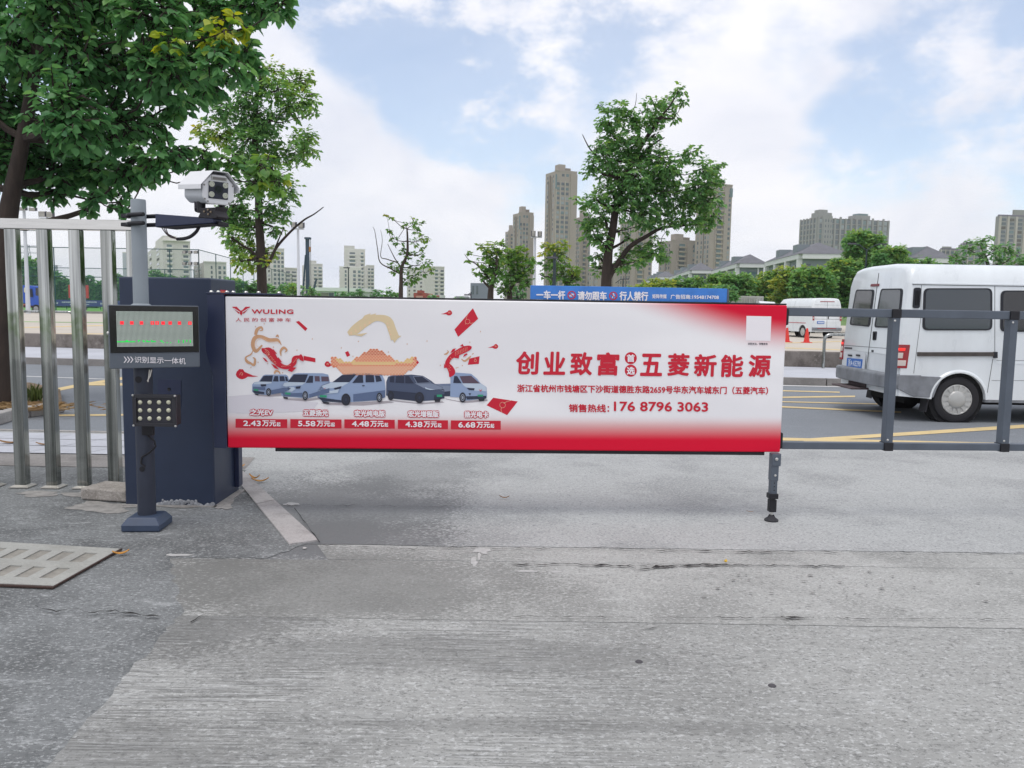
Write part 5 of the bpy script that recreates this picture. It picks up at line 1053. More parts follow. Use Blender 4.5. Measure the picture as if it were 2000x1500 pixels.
# --- grey box truck whose top shows behind the panel
bt0 = PY(1422, 590, 52)
trk = thing('box_truck', (bt0.x, 52, 0), 'grey box truck with a white cab, only its top showing above the barrier', 'truck'); 
TX0, TX1, TX2 = PY(1420, 580, 52).x, PY(1492, 580, 52).x, PY(1524, 585, 51).x; TZ = PY(1450, 578, 52).z
M_cont = mat('corrugated grey steel', '#9b9d97', .6, var=.12, scale=3)
mb = MB(); mb.box((TX0, 52, .8), (TX1, 54.2, TZ)); bx_ = build('cargo_box', mb, M_cont, trk, bevel=.03)
mb = MB()
for i in range(14): mb.box((TX0 + .08 + i*.165, 51.96, 1.0), (TX0 + .15 + i*.165, 52.0, TZ-.12))
build('box_rib', mb, M_cont, bx_)
mb = MB(); mb.loft([[Vector((TX1-.5, y, z)) for y, z in ((51.0, .6), (51.0, 1.55), (51.12, 1.9), (51.4, 2.05), (52.6, 2.05), (52.9, 1.55), (52.9, .6))], [Vector((TX1+.5, y, z)) for y, z in ((51.0, .6), (51.0, 1.55), (51.12, 1.88), (51.4, 2.0), (52.6, 2.0), (52.9, 1.55), (52.9, .6))], [Vector((TX2, y, z)) for y, z in ((51.1, .6), (51.1, 1.3), (51.2, 1.35), (51.4, 1.4), (52.6, 1.4), (52.8, 1.3), (52.8, .6))]]); build('cab', mb, M_van, trk, smooth=True)
for x_ in (TX0+.5, TX0+1.4, TX1+.4):
    mb = MB(); mb.lathe((x_, 50.99 if x_ > TX1 else 52.0, .42), (0, -1, 0), [(.42, -.25), (.42, 0), (.25, .0), (.0005, .01)], 20); build('wheel', mb, M_tyre, trk, smooth=True)

# --- blue light truck beyond the fence
td = 84.0; T0 = PY(18, 612, td)
blu = thing('blue_truck', (T0.x, td, 0), 'blue light truck with stake sides standing by the lawn beyond the steel fence', 'truck')
M_bl = mat('truck blue paint', '#1b4fb0', .35, coat=.3, var=.06, scale=2); M_bld = mat('truck dark blue', '#173b86', .5)
TP = lambda px, py: PY(px, py, td)
xb0, xb1, xc1 = TP(4, 590).x, TP(64, 590).x, TP(83.5, 590).x
mb = MB(); mb.box((xb0, td+.0, 1.0), (xb1-.4, td+2.0, TP(40, 584).z)); bed = build('stake_bed', mb, M_bl, blu, bevel=.03)
mb = MB(); mb.box((xb0, td+.02, TP(40, 584).z+.01), (xb1-.55, td+1.98, TP(40, 557).z)); build('cargo_cover', mb, M_bl, bed, bevel=.04)
mb = MB(); q = [TP(47, 562), TP(52, 562), TP(52, 571), TP(47, 571)]; mb.prism([p + Vector((0, -.02, 0)) for p in q], (0, .01, 0)); build('notice', mb, mat('cream notice', '#c9c7a6', .6), bed)
mb = MB(); q = [TP(57, 565), TP(63, 564), TP(65, 580), TP(57, 580)]; mb.prism([p + Vector((0, -.06, 0)) for p in q], (0, .05, 0)); build('spare_tank', mb, mat('dark tank', '#1d2738', .6), bed)
sec = [(xb1-.3, .75), (xb1-.3, TP(68, 558).z), (TP(76, 560).x, TP(76, 559.5).z), (TP(81, 570).x, TP(81, 574).z), (xc1, TP(83, 582).z), (xc1+.03, .75)]
mb = MB(); mb.prism([Vector((x, td+.02, z)) for x, z in sec], (0, 1.9, 0)); cabb = build('cab', mb, M_bl, blu, bevel=.06)
q = [TP(69.5, 562), TP(75.5, 562.5), TP(80, 575), TP(79, 578.5), TP(69.5, 577)]; flat_part('cab_window', [p + Vector((0, .018, 0)) for p in q], (0, -.02, 0), M_glass, cabb)
q = [TP(82, 588), TP(84.5, 588), TP(84.5, 591), TP(82, 590.5)]; flat_part('headlight', [p + Vector((0, .01, 0)) for p in q], (0, -.03, 0), M_tlw, cabb)
mb = MB(); mb.box((xb0+.1, td+.1, .55), (xc1-.2, td+1.8, .98)); build('chassis', mb, mat('rusty chassis', '#4b2f30', .8, var=.4, scale=4), blu)
mb = MB(); mb.box((xb0+.3, td+.0, .80), (xb1-.6, td+.06, .9)); build('side_marker', mb, mat('red white marker', '#b56a66', .6, var=.5, scale=6), blu)
for px_ in (21, 71):
    p = TP(px_, 606); mb = MB(); mb.lathe((p.x, td-.02, .44), (0, -1, 0), [(.44, -.3), (.44, 0), (.27, .0), (.25, -.05), (.0005, -.04)], 20); w_ = build('wheel', mb, M_tyre, blu, smooth=True); mb = MB(); mb.lathe((p.x, td-.06, .44), (0, -1, 0), [(.26, 0), (.2, .03), (.0005, .05)], 14); build('rim', mb, mat('truck rim', '#8d8f90', .5), w_)
# --- cones, hoops
M_cone = mat('red cone plastic', '#d2352c', .5)
def cone(px, py, d, h, label):
    p = PY(px, py, d); c = thing('traffic_cone', (p.x, d, 0), label, 'traffic cone', 'red cones beside the parked van')
    mb = MB(); mb.lathe((p.x, d, .03), (0, 0, 1), [(.15, 0), (.15, .02), (.13, .03), (.045, h-.03), (.03, h-.028), (.001, h-.028)], 20); build('cone', mb, M_cone, c, smooth=True)
    mb = MB(); mb.box((p.x-.2, d-.2, .0), (p.x+.2, d+.2, .03)); build('foot', mb, M_cone, c, bevel=.008)
cone(1576, 655, 36.5, .66, 'red traffic cone standing right by the parked van, nearer its rear wheel'); cone(1537, 655, 36.8, .66, 'red traffic cone half hidden by the right end of the advert panel')
def hoop(pxa, pya, pxb, pyb, d, label):
    a = PY(pxa, pya, d); b = PY(pxb, pyb, d); z = .5*(a.z+b.z); r_ = .035; c = .13
    mb = MB(); pts = [Vector((a.x, d, 0)), Vector((a.x, d, z-c))] + [Vector((a.x + c - c*math.cos(R(t_)), d, z - c + c*math.sin(R(t_)))) for t_ in (20, 45, 70, 90)] + [Vector((b.x - c + c*math.sin(R(t_)), d, z - c + c*math.cos(R(t_)))) for t_ in (0, 20, 45, 70)] + [Vector((b.x, d, z-c)), Vector((b.x, d, 0))]
    mb.tube(pts, r_, 12); tag(build('hoop_barrier', mb, ms, smooth=True), label, 'hoop barrier', 'steel hoops behind the low wall')
hoop(21, 606, 143, 611, 21.6, 'bright steel hoop behind the low wall beyond the steel fence'); hoop(1611, 653, 1760, 656, 18.1, 'bright steel hoop behind the low wall beside the white van')
# ================================================================= TREES
def leaf_mat(name, ramp, trans=.42, rough=.45):
    m = bpy.data.materials.new(name); m.use_nodes = True; t = m.node_tree; b = t.nodes['Principled BSDF']
    at = N(t, 'ShaderNodeAttribute', attribute_name='tint'); r = N(t, 'ShaderNodeValToRGB'); t.links.new(at.outputs['Fac'], r.inputs[0])
    while len(r.color_ramp.elements) < len(ramp): r.color_ramp.elements.new(.5)
    for e, (p, c) in zip(r.color_ramp.elements, ramp): e.position = p; e.color = (*lin(c), 1)
    t.links.new(r.outputs[0], b.inputs['Base Color']); b.inputs['Roughness'].default_value = rough; b.inputs['Specular IOR Level'].default_value = .35
    tr = N(t, 'ShaderNodeBsdfTranslucent'); hs = N(t, 'ShaderNodeHueSaturation', i_Saturation=1.15, i_Value=1.25); hs.inputs['Hue'].default_value = .485; t.links.new(r.outputs[0], hs.inputs['Color']); t.links.new(hs.outputs[0], tr.inputs[0])
    mx = N(t, 'ShaderNodeMixShader', i_0=trans); t.links.new(b.outputs[0], mx.inputs[1]); t.links.new(tr.outputs[0], mx.inputs[2]); t.links.new(mx.outputs[0], t.nodes['Material Output'].inputs[0]); return m
RAMP = [(0, '#507a4a'), (.35, '#67965c'), (.62, '#8bb05e'), (.8, '#7f9d45'), (1, '#c2bb52')]
M_leaf = leaf_mat('broad green leaf', RAMP)
M_leafn = leaf_mat('near green leaf', [(0, '#4b7c52'), (.4, '#689b62'), (.7, '#8ab468'), (.86, '#86aa48'), (1, '#b4bb4c')], .42)
M_leafy = leaf_mat('fresh green leaf', [(0, '#40653a'), (.35, '#588746'), (.65, '#6f9544'), (.85, '#98aa48'), (1, '#bdb550')])
M_leafd = leaf_mat('far green leaf', [(0, '#48764f'), (.5, '#67995f'), (.8, '#84ab60'), (1, '#a9b45a')])
M_bark = mat('dark bark', '#382f2a', .95, var=.35, scale=9, bump=.8, bscale=30, stretch=(1, 1, .3))
M_barkp = mat('lichened bark', '#8d8a80', .95, var=.5, scale=7, bump=.8, bscale=25, stretch=(1, 1, .4))
LEAF6 = np.array([(0, 0, 0), (.30, .26, .05), (.27, .62, .03), (0, 1.0, -.12), (-.27, .62, .03), (-.30, .26, .05)])
LF6 = [(0, 1, 2, 3), (0, 3, 4, 5)]
LEAF4 = np.array([(0, 0, 0), (.30, .45, .04), (0, 1.0, -.10), (-.30, .45, .04)]); LF4 = [(0, 1, 2), (0, 2, 3)]
def leaves(name, P, D, Nn, Sz, T, m, parent, near=False, wide=1.0):
    """one crown mesh made of many separate leaf blades"""
    P, D, Nn, Sz, T = map(np.asarray, (P, D, Nn, Sz, T)); n = len(P)
    D = D/np.linalg.norm(D, axis=1, keepdims=True); X = np.cross(D, Nn); X /= np.linalg.norm(X, axis=1, keepdims=True)+1e-9; Z = np.cross(X, D)
    tpl, fc = (LEAF6, LF6) if near else (LEAF4, LF4); k = len(tpl)
    V = P[:, None, :] + (X[:, None, :]*tpl[None, :, 0:1]*wide + D[:, None, :]*tpl[None, :, 1:2] + Z[:, None, :]*tpl[None, :, 2:3])*Sz[:, None, None]
    base = np.array(parent['_base']) if parent is not None and '_base' in parent else np.zeros(3); V = (V - base).reshape(-1, 3)
    me = bpy.data.meshes.new(name); F_ = (np.array(fc)[None] + (np.arange(n)*k)[:, None, None]).reshape(-1, len(fc[0]))
    me.vertices.add(len(V)); me.vertices.foreach_set('co', V.ravel()); nl = F_.size; me.loops.add(nl); me.loops.foreach_set('vertex_index', F_.ravel().astype(np.int32))
    me.polygons.add(len(F_)); me.polygons.foreach_set('loop_start', (np.arange(len(F_))*len(fc[0])).astype(np.int32)); me.polygons.foreach_set('loop_total', np.full(len(F_), len(fc[0]), np.int32))
    me.update(); a = me.attributes.new('tint', 'FLOAT', 'POINT'); a.data.foreach_set('value', np.repeat(np.clip(T, 0, 1), k).astype(np.float32)); me.materials.append(m)
    o = bpy.data.objects.new(name, me); COL.objects.link(o)
    if parent: o.parent = parent
    return o
def limb(mb, a, b, r0, r1, rnd, n=6, wob_=.06, sides=7):
    a, b = Vector(a), Vector(b); L = (b-a).length; pts = []; rad = []
    sag = Vector((0, 0, 1))*L*.06
    for i in range(n+1):
        t_ = i/n; p = a.lerp(b, t_) + sag*math.sin(math.pi*t_)*-1.0
        if 0 < i < n: p += Vector((rnd.uniform(-1, 1), rnd.uniform(-1, 1), rnd.uniform(-.6, .6)))*L*wob_*.5
        pts.append(p); rad.append(r0 + (r1-r0)*t_**.8)
    mb.tube(pts, rad, sides); return pts
def make_tree(name, base, trunk, clumps, leafsize, density, label, cat='tree', group=None, m=None, bark=None, r0=.12, seed=1, near=False, droop=.35, wide=1.0, depth=.8, forks=None, bare=(), twigl=1.0, smax=10**6):
    """trunk: list of 3-D points; clumps: (centre, radius, tint, leaf share); limbs run from the trunk to each clump"""
    rnd = random.Random(seed); nr = np.random.default_rng(seed); t_ = thing(name, base, label, cat, group); mb = MB()
    tp = [Vector(p) for p in trunk]; n = len(tp); rr_ = [r0*(1 - .72*i/(n-1)) for i in range(n)]; rr_[0] *= 1.25
    mb.tube(spline_pts(tp), np.interp(np.linspace(0, n-1, (n-1)*4+1), range(n), rr_), 10)
    P, D, Nn, Sz, T = [], [], [], [], []
    nodes = [(p, rr_[i], 0.0) for i, p in enumerate(tp) if i > 0]
    ax = lambda c: min((Vector(c)-p).length for p in tp)
    for (c, r, tint, share) in sorted(clumps, key=lambda e: ax(e[0])):
        c = Vector(c); cand = [q for q in nodes if q[0].z < c.z + .25*r + .2] or nodes[:1]
        st = min(cand, key=lambda q: (q[0]-c).length + .45*q[2] + .6*max(0, q[0].z - c.z + .1)); Lb = (st[0]-c).length
        ra = min(st[1]*.62, r0*.30); ra = max(ra, .010*leafsize/.15); rb = max(ra*.55, .008*leafsize/.15)
        limb(mb, st[0], c, ra, rb, rnd, 5, .10, 6); nodes.append((c, rb, st[2] + Lb))
        nt_ = max(5, int(density*share*r*r)); nt_ = min(nt_, smax)
        for k in range(nt_):
            u = Vector(nr.normal(size=3)).normalized(); rad = r*rnd.uniform(.15, .80); s = c + Vector((u.x*rad, u.y*rad*depth, u.z*rad*.85))
            d = (u*.9 + Vector(nr.normal(size=3))*.45 + Vector((0, 0, -droop*.4))).normalized(); L = r*rnd.uniform(.28, .5)*twigl; m_ = max(5, int(L/(leafsize*.42))); m_ = min(m_, 12)
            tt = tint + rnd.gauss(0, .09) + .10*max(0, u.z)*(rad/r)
            if near or k % 4 == 0: mb.tube([s - d*L*.3, s + d*L*.5, s + d*L + Vector((0, 0, -droop*L*.2))], [.012*leafsize/.12, .008*leafsize/.12, .003], 4, False)
            sd = d.cross(Vector((0, 0, 1)));  sd = sd.normalized() if sd.length > .05 else Vector((1, 0, 0))
            for i in range(m_):
                f = (i+.5)/m_; p = s + d*L*f + Vector((0, 0, -droop*L*.25*f*f)); sg = 1 if i % 2 else -1
                ld = (d*.55 + sd*sg*rnd.uniform(.5, 1.0) + Vector((rnd.gauss(0, .25), rnd.gauss(0, .25), rnd.gauss(0, .2) - droop))).normalized()
                nn = (Vector((0, 0, 1)) + Vector(nr.normal(size=3))*.38).normalized()
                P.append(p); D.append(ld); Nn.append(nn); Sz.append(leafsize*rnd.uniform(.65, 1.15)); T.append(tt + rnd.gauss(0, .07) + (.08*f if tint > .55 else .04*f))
    for (path, ra, rb) in bare: q = [Vector(p) for p in path]; mb.tube(spline_pts(q), np.linspace(ra, rb, (len(q)-1)*4+1), 6)
    build('trunk', mb, bark or M_bark, t_, smooth=True)
    leaves('crown', P, D, Nn, Sz, T, m or M_leaf, t_, near, wide); return t_
def spline_pts(q, n=4): return [Vector(p) for p in spline([tuple(p) for p in q], n)]
def pclumps(lst, d, rnd, dz=.35):
    """(px, py, r_px, tint, share[, dy]) -> clumps at distance d with some spread in depth"""
    out = []
    for e in lst:
        px, py, r, tint, sh = e[:5]; dy = e[5] if len(e) > 5 else rnd.uniform(-dz, dz); c = PY(px, py, d + dy); out.append((c, r*(d+dy)/F, tint, sh))
    return out
tr = random.Random(5)
# --- the big near tree on the left (its crown hangs into the picture)
D1 = 8.6
b1 = G(8, 800); D1 = b1.y
tk = [PY(6, 800, D1) - Vector((0, 0, .05)), PY(5, 690, D1), PY(8, 560, D1), PY(14, 440, D1), PY(25, 370, D1), PY(45, 270, D1), PY(70, 120, D1), PY(85, -60, D1)]
L1 = [(-60, 330, 75, .22, 1), (40, 300, 70, .2, 1), (110, 330, 62, .25, 1), (180, 335, 60, .25, 1), (245, 330, 55, .25, 1), (300, 315, 45, .3, 1, -.6), (345, 300, 40, .3, .9, -.4), (400, 305, 38, .4, .9, .3), (455, 318, 34, .55, .9, .2), (515, 325, 34, .66, .9, .2), (545, 350, 22, .66, .8, .2), (440, 345, 18, .6, .7, .3), (500, 355, 24, .68, .9, .2), (545, 372, 18, .7, .7, .2),
      (20, 200, 90, .22, 1), (130, 220, 90, .25, 1), (220, 240, 75, .28, 1), (300, 240, 50, .28, .9), (340, 205, 42, .3, .8), (400, 160, 62, .3, 1), (330, 130, 75, .3, 1), (250, 130, 85, .28, 1), (140, 110, 90, .28, 1), (30, 80, 95, .3, 1), (-80, 180, 100, .25, 1),
      (440, 120, 50, .32, 1), (475, 95, 36, .35, .8), (490, 135, 30, .35, .8), (380, 60, 70, .32, 1), (430, 20, 55, .35, 1), (300, 30, 85, .32, 1), (200, 10, 80, .32, 1), (90, 0, 85, .32, 1), (500, 0, 60, .35, 1), (545, 12, 34, .35, .9), (540, -40, 40, .4, 1), (420, -60, 70, .35, 1), (280, -80, 90, .35, 1), (120, -90, 90, .35, 1), (-40, -40, 100, .3, 1),
      (440, 58, 40, .93, .5, -.9), (400, 75, 20, .9, .5, -.9), (330, 82, 26, .95, .4, -1.0), (478, 55, 16, .9, .4, -.8), (110, 375, 34, .2, .9), (180, 385, 26, .22, .8), (235, 395, 24, .22, .8), (170, 410, 12, .25, .6), (285, 345, 26, .25, .8), (245, 412, 10, .25, .5), (60, 380, 24, .2, .7), (0, 290, 60, .2, 1, .8), (150, 280, 60, .2, 1, .9)]
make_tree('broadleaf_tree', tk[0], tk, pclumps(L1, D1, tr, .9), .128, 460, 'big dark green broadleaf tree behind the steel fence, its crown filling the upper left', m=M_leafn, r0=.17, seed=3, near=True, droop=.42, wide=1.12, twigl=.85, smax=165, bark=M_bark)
# --- second tree, across the road behind the camera arm
D2 = 21.5
k2 = lambda x, y: (380 + x/3, 90 + y/3)
tk = [PY(513, 615, D2)*1.0, PY(512, 575, D2), PY(510, 500, D2), PY(506, 430, D2), PY(504, 350, D2), PY(497, 260, D2), PY(502, 190, D2), PY(515, 130, D2)]
tk[0] = Vector((tk[1].x, D2, 0))
L2 = [(*k2(450, 150), 27, .62, .9), (*k2(560, 200), 30, .55, 1), (*k2(640, 200), 26, .62, .9), (*k2(480, 260), 36, .42, 1), (*k2(380, 220), 30, .42, .9), (*k2(290, 290), 32, .36, 1), (*k2(170, 360), 32, .32, 1), (*k2(100, 390), 18, .35, .7), (*k2(620, 320), 36, .5, 1), (*k2(690, 330), 18, .5, .8), (*k2(700, 390), 12, .5, .6), (*k2(560, 370), 32, .4, .9), (*k2(330, 400), 42, .32, 1), (*k2(440, 440), 40, .32, 1), (*k2(230, 460), 32, .3, .9), (*k2(60, 490), 26, .68, .8), (*k2(140, 520), 28, .66, .9), (*k2(190, 560), 22, .62, .8), (*k2(30, 540), 15, .68, .5),
      (*k2(300, 560), 38, .34, 1), (*k2(420, 560), 38, .34, 1), (*k2(640, 540), 30, .48, 1), (*k2(680, 600), 22, .52, .8), (*k2(600, 620), 32, .42, 1), (*k2(640, 670), 16, .5, .7), (*k2(500, 640), 30, .36, .9), (*k2(380, 680), 36, .34, 1), (*k2(280, 680), 28, .36, .9), (*k2(470, 770), 34, .36, 1), (*k2(550, 840), 26, .4, .8), (*k2(400, 800), 34, .33, 1), (*k2(300, 820), 30, .33, .9), (*k2(560, 900), 20, .42, .6),
      (*k2(230, 920), 38, .33, 1), (*k2(190, 1010), 32, .36, 1), (*k2(280, 1000), 36, .35, 1), (*k2(420, 960), 30, .36, .8), (*k2(500, 970), 30, .38, .9), (*k2(460, 1060), 24, .38, .7), (*k2(330, 1080), 30, .4, .8), (*k2(210, 1120), 28, .48, .9), (*k2(270, 1180), 32, .6, 1), (*k2(360, 1200), 28, .64, 1), (*k2(430, 1210), 22, .7, .8), (*k2(270, 1260), 24, .66, .9), (*k2(350, 1270), 24, .74, .8), (*k2(410, 1265), 16, .76, .6)]
bare2 = [([PY(*k2(395, 1320), D2), PY(*k2(440, 1260), D2), PY(*k2(480, 1180), D2), PY(*k2(560, 1090), D2), PY(*k2(640, 1020), D2), PY(*k2(700, 985), D2), PY(*k2(756, 943), D2)], .055, .012), ([PY(*k2(455, 1230), D2), PY(*k2(490, 1140), D2), PY(*k2(525, 1060), D2)], .03, .012)]
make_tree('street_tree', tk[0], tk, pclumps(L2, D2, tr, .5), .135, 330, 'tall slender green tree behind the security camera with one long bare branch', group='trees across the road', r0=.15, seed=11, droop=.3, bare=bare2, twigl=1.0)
# --- third tree, right of the centre
D3 = 21.5
k3 = lambda x, y: (1100 + x/3.333, 150 + y/3.333)
tk = [None, PY(*k3(280, 1360), D3), PY(*k3(288, 1220), D3), PY(*k3(296, 1120), D3), PY(*k3(320, 1010), D3), PY(*k3(345, 850), D3), PY(*k3(400, 680), D3), PY(*k3(450, 560), D3), PY(*k3(520, 430), D3), PY(*k3(640, 260), D3)]
tk[0] = Vector((tk[1].x, D3, 0))
L3 = [(*k3(750, 90), 17, .42, .9), (*k3(780, 150), 13, .4, .8), (*k3(700, 180), 22, .4, .9), (*k3(590, 180), 22, .4, .9), (*k3(640, 250), 26, .36, .9), (*k3(720, 270), 12, .4, .6), (*k3(560, 270), 24, .36, .9), (*k3(600, 370), 18, .32, .8), (*k3(270, 210), 20, .4, .9), (*k3(370, 200), 22, .42, 1), (*k3(420, 270), 26, .38, 1), (*k3(300, 290), 26, .38, 1), (*k3(250, 290), 14, .38, .7), (*k3(480, 300), 22, .36, .9), (*k3(460, 380), 24, .34, .8), (*k3(330, 400), 32, .34, 1), (*k3(250, 440), 22, .34, .9), (*k3(400, 470), 34, .3, 1), (*k3(270, 520), 34, .32, 1), (*k3(190, 570), 22, .34, .9), (*k3(160, 620), 14, .34, .6), (*k3(500, 500), 32, .33, 1), (*k3(600, 520), 32, .34, 1), (*k3(680, 570), 30, .35, 1), (*k3(340, 620), 42, .3, 1), (*k3(480, 640), 44, .3, 1), (*k3(600, 640), 40, .32, 1), (*k3(700, 660), 28, .32, .9), (*k3(830, 490), 20, .38, .8), (*k3(880, 470), 12, .38, .6), (*k3(780, 530), 18, .36, .8), (*k3(960, 590), 24, .38, .9), (*k3(1010, 590), 14, .4, .7), (*k3(900, 600), 28, .35, .9), (*k3(940, 690), 32, .35, 1), (*k3(850, 720), 26, .33, .9), (*k3(780, 730), 22, .33, .8), (*k3(960, 800), 30, .35, 1), (*k3(880, 810), 32, .33, 1), (*k3(780, 830), 34, .32, 1), (*k3(950, 900), 26, .36, 1), (*k3(920, 970), 20, .38, .9), (*k3(860, 930), 26, .34, .9), (*k3(760, 920), 26, .33, .9), (*k3(690, 780), 30, .32, .9), (*k3(580, 760), 40, .3, 1), (*k3(450, 760), 44, .3, 1), (*k3(330, 760), 34, .32, .9), (*k3(220, 800), 30, .36, .9), (*k3(150, 830), 22, .38, .8), (*k3(80, 800), 11, .4, .7), (*k3(250, 900), 32, .33, 1), (*k3(160, 940), 24, .36, .9), (*k3(200, 1020), 28, .35, 1), (*k3(260, 1080), 22, .34, .8), (*k3(420, 870), 30, .3, .8), (*k3(540, 880), 34, .3, 1), (*k3(640, 900), 28, .3, .9), (*k3(520, 960), 24, .3, .8), (*k3(680, 960), 18, .3, .7), (*k3(370, 1000), 16, .34, .5),
      (*k3(220, 1160), 20, .35, .7), (*k3(230, 1250), 18, .36, .8), (*k3(390, 1180), 24, .35, .8), (*k3(500, 1120), 26, .34, .9), (*k3(600, 1130), 28, .35, 1), (*k3(660, 1170), 18, .36, .8), (*k3(500, 1190), 20, .36, .8), (*k3(380, 1220), 18, .38, .7), (*k3(600, 1060), 18, .34, .7), (*k3(430, 1050), 14, .34, .5)]
bare3 = [([PY(*k3(285, 1330), D3), PY(*k3(330, 1250), D3), PY(*k3(430, 1110), D3), PY(*k3(540, 1040), D3), PY(*k3(640, 985), D3), PY(*k3(760, 970), D3), PY(*k3(880, 960), D3)], .09, .02), ([PY(*k3(400, 640), D3), PY(*k3(560, 460), D3), PY(*k3(660, 395), D3)], .05, .015), ([PY(*k3(260, 560), D3), PY(*k3(175, 470), D3), PY(*k3(125, 375), D3)], .03, .008), ([PY(*k3(440, 250), D3), PY(*k3(470, 180), D3), PY(*k3(478, 105), D3)], .012, .004)]
make_tree('street_tree', tk[0], tk, pclumps(L3, D3, tr, .6), .13, 380, 'full dark green tree behind the blue notice board, right of centre', group='trees across the road', r0=.16, seed=21, droop=.32, bare=bare3)
# --- thin half bare tree near the middle
D4 = 40.0
k4 = lambda x, y: (480 + x/4.762, 380 + y/4.762)
tk = [None, PY(*k4(1442, 960), D4), PY(*k4(1445, 820), D4), PY(*k4(1450, 680), D4), PY(*k4(1500, 560), D4), PY(*k4(1505, 430), D4), PY(*k4(1500, 320), D4)]; tk[0] = Vector((tk[1].x, D4, 0))
L4 = [(*k4(1560, 260), 14, .5, .7), (*k4(1620, 270), 12, .55, .7), (*k4(1480, 270), 8, .5, .4), (*k4(1590, 330), 13, .5, .6), (*k4(1640, 400), 12, .6, .8), (*k4(1700, 400), 9, .66, .6), (*k4(1570, 440), 13, .5, .6), (*k4(1640, 500), 9, .5, .5), (*k4(1420, 430), 12, .45, .7), (*k4(1370, 400), 8, .5, .5), (*k4(1480, 580), 16, .45, .9), (*k4(1560, 560), 12, .45, .6), (*k4(1640, 550), 8, .45, .4), (*k4(1400, 680), 16, .42, .8), (*k4(1340, 670), 9, .42, .5), (*k4(1560, 660), 14, .42, .6), (*k4(1650, 630), 13, .45, .7), (*k4(1710, 640), 8, .48, .5), (*k4(1560, 760), 18, .42, .9), (*k4(1490, 790), 13, .4, .8), (*k4(1640, 720), 12, .45, .6), (*k4(1730, 710), 7, .5, .4), (*k4(1460, 500), 8, .45, .5), (*k4(1340, 330), 4, .5, .4), (*k4(1350, 220), 3, .6, .3), (*k4(1305, 190), 2.5, .7, .3)]
bare4 = [([PY(*k4(x, y), D4) for x, y in ((1440, 740), (1350, 690), (1250, 630), (1225, 500), (1200, 340), (1180, 300))], 0.042, 0.008), ([PY(*k4(x, y), D4) for x, y in ((1450, 680), (1390, 600), (1320, 460))], 0.042, 0.014), ([PY(*k4(x, y), D4) for x, y in ((1400, 630), (1310, 600), (1255, 575), (1270, 430), (1255, 330))], 0.030, 0.007), ([PY(*k4(x, y), D4) for x, y in ((1400, 500), (1340, 380), (1330, 290), (1310, 200))], 0.018, 0.006), ([PY(*k4(x, y), D4) for x, y in ((1420, 400), (1480, 310), (1530, 250))], 0.018, 0.006)]
make_tree('street_tree', tk[0], tk, pclumps(L4, D4, tr, .6), .20, 120, 'sparse tree with bare twiggy branches on its left side, standing left of centre', group='trees in the parking lot', r0=.13, seed=31, droop=.2, bare=bare4, m=M_leafy)
# --- bushy trees left of the blue board
k5 = lambda x, y: (880 + x/6.667, 400 + y/6.667)
def lump(name, d, tkpx, L, label, seed, m=M_leafy, size=.25, dens=100, r0=.2, group='trees in the parking lot', **kw):
    tk = [PY(*p, d) for p in tkpx]; tk = [Vector((tk[0].x, d, 0))] + tk
    return make_tree(name, tk[0], tk, pclumps(L, d, tr, .8), size, dens, label, group=group, r0=r0, seed=seed, m=m, droop=.2, **kw)
lump('street_tree', 44, [k5(520, 1180), k5(545, 1000), k5(590, 850), k5(600, 650)], [(*k5(470, 560), 14, .6, 1), (*k5(560, 560), 14, .6, 1), (*k5(640, 560), 16, .55, 1), (*k5(510, 660), 16, .5, 1), (*k5(600, 690), 20, .48, 1), (*k5(420, 750), 12, .5, .7), (*k5(380, 840), 10, .45, .7), (*k5(500, 800), 16, .4, .9), (*k5(600, 820), 20, .4, 1), (*k5(440, 900), 14, .35, .9), (*k5(540, 950), 18, .35, 1), (*k5(350, 920), 7, .5, .6), (*k5(380, 540), 4, .6, .4), (*k5(250, 640), 4, .6, .4), (*k5(240, 720), 4, .55, .4), (*k5(610, 930), 16, .35, .9)], 'rounded green tree with a forked trunk, leftmost of the pair left of the blue board', 41, bare=[([PY(*k5(x, y), 44) for x, y in ((530, 1100), (450, 1020), (390, 960))], .1, .03), ([PY(*k5(x, y), 44) for x, y in ((460, 900), (330, 770), (240, 720), (180, 640))], .05, .01)])
lump('street_tree', 47, [k5(770, 1200), k5(770, 1110), k5(830, 1000), k5(800, 800)], [(*k5(740, 640), 18, .55, 1), (*k5(830, 660), 17, .55, 1), (*k5(900, 600), 15, .6, 1), (*k5(950, 640), 13, .55, .9), (*k5(1030, 700), 14, .55, 1), (*k5(720, 740), 18, .5, 1), (*k5(820, 780), 22, .5, 1), (*k5(920, 740), 16, .5, 1), (*k5(1020, 790), 15, .48, 1), (*k5(780, 900), 20, .4, 1), (*k5(880, 890), 20, .42, 1), (*k5(980, 880), 15, .45, .9), (*k5(700, 1000), 18, .4, 1), (*k5(900, 1000), 18, .36, .9), (*k5(1000, 1000), 13, .3, .8), (*k5(680, 1120), 16, .34, 1)], 'broad yellowish green tree just left of the tall white floodlight pole', 42)
